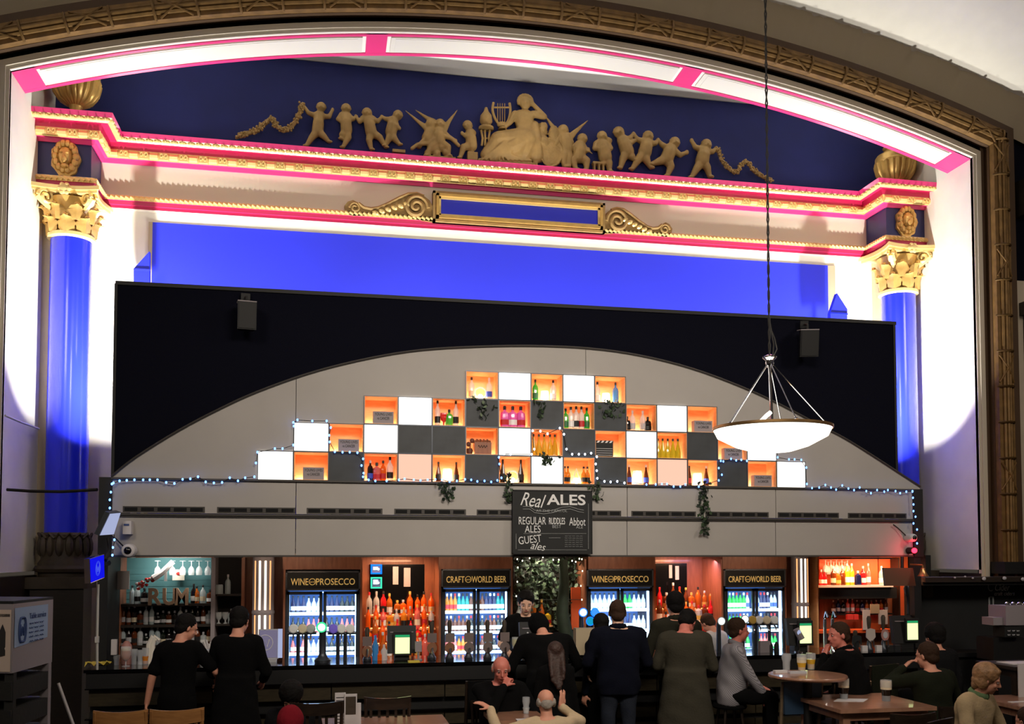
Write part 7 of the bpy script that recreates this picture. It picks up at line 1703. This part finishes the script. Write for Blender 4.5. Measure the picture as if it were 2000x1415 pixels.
# reclining woman with drapery
mb = MB()
def R3(u, v, d=.03): return rel(A3, u, v, d)
mb.ell(R3(388, 160, .06), (34*s3, 32*s3, 38*s3), 12, 9)
for q in range(11): a = PI*(-.1+1.2*q/10); mb.ell(R3(388, 150, .04) + Vector((40*s3*math.cos(a), .0, 36*s3*math.sin(a))), (15*s3, 15*s3, 15*s3), 6, 5)
mb.ell(R3(386, 168, .06) + Vector((0, -32*s3, 0)), (6*s3, 8*s3, 9*s3), 6, 4)
capsule(mb, R3(385, 190), R3(383, 215), 18*s3, 24*s3, 8)
loft(mb, [(R3(383, 352, .02), 56*s3, 36*s3, Matrix.Identity(3)), (R3(380, 310, .02), 48*s3, 34*s3, Matrix.Identity(3)), (R3(378, 270, .03), 56*s3, 36*s3, Matrix.Identity(3)), (R3(378, 225, .03), 68*s3, 34*s3, Matrix.Identity(3)), (R3(380, 208, .02), 40*s3, 24*s3, Matrix.Identity(3))])
for du in (-24, 22): mb.ell(R3(380+du, 252, .06), (20*s3, 16*s3, 18*s3), 8, 6)
for P_, rr in (([(325, 225), (300, 270), (268, 300)], (22, 17, 13)), ([(435, 225), (500, 240), (418, 148)], (22, 19, 12))):
    for i in range(2): capsule(mb, R3(*P_[i], .04), R3(*P_[i+1], .05), rr[i]*s3, rr[i+1]*s3, 8)
    mb.ell(R3(*P_[-1], .06), (14*s3, 12*s3, 13*s3), 8, 5)
for P_, rr in (([(370, 370), (225, 380), (150, 470)], (62, 50, 34)), ([(400, 380), (300, 430), (190, 490)], (66, 55, 36)), ([(410, 390), (380, 470), (300, 490)], (60, 50, 34)), ([(440, 300), (450, 380), (455, 480)], (34, 42, 42))):
    for i in range(2): capsule(mb, R3(*P_[i], 0), R3(*P_[i+1], .02), rr[i]*s3, rr[i+1]*s3, 10)
for q in range(12):
    u0 = 300+q*11; mb.tube(smooth_curve([tuple(R3(u0, 355+q*3, .09)), tuple(R3(250+q*6, 400+q*3, .12)), tuple(R3(190+q*11, 450+q*2, .11)), tuple(R3(120+q*28, 505, .08))], 4), 6*s3, 5)
mb.ell(R3(125, 500, .05), (24*s3, 14*s3, 10*s3), 8, 5); mb.box(R3(105, 510).x, R3(460, 510).x, YR-.06, YR+.04, R3(300, 530).z, R3(300, 508).z)
me = clampy(fuse(mb, .011, 1, 'relief', 0, 1, ('relief_gold',))); tag(link('relief_figure', me, None, (0, 0, 0)), 'plaster reclining draped woman with raised arm at the centre', 'relief figure')
# shield, plinth and vases between woman and winged cherub
mb = MB(); mb.ell(R3(545, 455, .03), (72*s3, 16*s3, 92*s3), 20, 10); mb.ell(R3(480, 330, .0), (42*s3, 26*s3, 52*s3), 12, 8); mb.ell(R3(490, 395, .02), (45*s3, 30*s3, 45*s3), 12, 8)
mb.ell(R3(497, 300, .05), (26*s3, 22*s3, 28*s3), 10, 7); mb.ell(R3(470, 470, .0), (40*s3, 24*s3, 50*s3), 10, 8); mb.ell(R3(560, 350, .02), (36*s3, 20*s3, 60*s3), 10, 8)
mb.tube([R3(545+66*math.cos(t), 455+84*math.sin(t), .06) for t in [2*PI*k/26 for k in range(26)]], 6*s3, 5, closed=True)
me = clampy(fuse(mb, .011, 1, 'relief', .004, 60, ('relief_gold',))); tag(link('relief_shield', me, None, (0, 0, 0)), 'plaster oval shield and cloaked group right of the woman', 'relief ornament')
cherub(A3, K3, (617, 320), (620, 352), [((592, 365), (575, 395), (560, 420)), ((650, 365), (665, 395), (640, 420))], (635, 430), [((618, 490), (622, 540)), ((652, 480), (650, 540))], 'winged plaster cherub behind the shield', wings(A3, [(590, 345, 508, 228), (650, 370, 766, 268)]), 33)
cherub(A3, K3, (732, 372), (715, 405), [((690, 420), (668, 425), (700, 400)), ((738, 425), (752, 445), (765, 440))], (708, 480), [((675, 500), (690, 555)), ((755, 505), (755, 560))], 'plaster cherub playing a fiddle, seated', lambda mb, s: (mb.ell(rel(A3, 765, 445, .07), (16*s, 8*s, 10*s), 8, 5), capsule(mb, rel(A3, 765, 445, .07), rel(A3, 790, 462, .07), 5*s, 4*s, 6)), 32)
cherub(A3, K3, (850, 358), (845, 392), [((815, 405), (805, 430), (850, 440)), ((880, 400), (900, 430), (870, 440)), ((880, 400), (895, 385), (888, 378))], (868, 485), [((890, 520), (893, 570))], 'plaster cherub seated on a stool with crossed arms', lambda mb, s: [mb.box(rel(A3, u, 500).x, rel(A3, u, 500).x+12*s, YR-.06, YR+.03, rel(A3, 800, 570).z, rel(A3, 800, 520).z) for u in (793, 820, 845)] + [mb.box(rel(A3, 787, 500).x, rel(A3, 862, 500).x, YR-.07, YR+.03, rel(A3, 800, 532).z, rel(A3, 800, 517).z)], 32)
cherub(A3, K3, (950, 335), (965, 368), [((990, 375), (1015, 370), (1038, 345)), ((985, 395), (1020, 400), (1055, 378))], (1000, 450), [((975, 490), (960, 548)), ((1025, 478), (1045, 500))], 'plaster cherub leading the right hand dance')
cherub(A3, K3, (1127, 358), (1118, 390), [((1090, 388), (1062, 378), (1042, 350)), ((1145, 402), (1170, 400), (1185, 382))], (1105, 455), [((1065, 500), (1030, 555)), ((1115, 500), (1140, 545))], 'plaster cherub second in the right hand dance', None, 34)
cherub(A3, K3, (1287, 395), (1262, 422), [((1238, 428), (1208, 408), (1185, 382)), ((1285, 445), (1318, 472), (1358, 455))], (1238, 492), [((1262, 540), (1242, 595)), ((1195, 508), (1148, 525))], 'plaster cherub third in the right hand dance, arm outstretched', None, 34)
cherub(A3, K3, (1477, 408), (1462, 438), [((1440, 435), (1410, 425), (1387, 385)), ((1488, 450), (1512, 452), (1535, 432))], (1450, 508), [((1420, 550), (1385, 605)), ((1480, 545), (1495, 600))], 'plaster cherub holding the right garland end', None, 34)
def garland(conv, pts, label, w):
    P = smooth_curve([tuple(rel(conv, *q, .04)) for q in pts], 8); o = empty('relief_garland', P[0], label, 'relief ornament', 'plaster garlands')
    random.seed(8); mb = MB()
    for i, p in enumerate(P):
        for q in range(4): mb.ell((p[0]+random.uniform(-w, w), p[1]+random.uniform(-.03, .0), p[2]+random.uniform(-w, w)), (w*.5,)*3, 6, 4)
    mb.tube(P, w*.8, 6); mb.build('leaf_rope', 'relief_gold', o)
garland(A2, [(505, 200), (490, 270), (440, 350), (380, 380), (330, 350), (290, 300), (240, 340), (190, 380), (120, 405), (55, 425)], 'plaster leaf garland trailing left from the first cherub', .035)
garland(A3, [(1540, 435), (1565, 495), (1600, 545), (1655, 575), (1685, 530), (1720, 515), (1755, 560), (1790, 590), (1865, 625)], 'plaster leaf garland trailing right from the last cherub', .032)
p = rel(A2, 1195, 535); tag(MB().box(p.x-.09, p.x+.09, YR-.05, YR+.06, p.z-.02, p.z+.02).build('relief_block', 'relief_gold'), 'small plaster block fallen beside the fourth cherub', 'relief ornament')
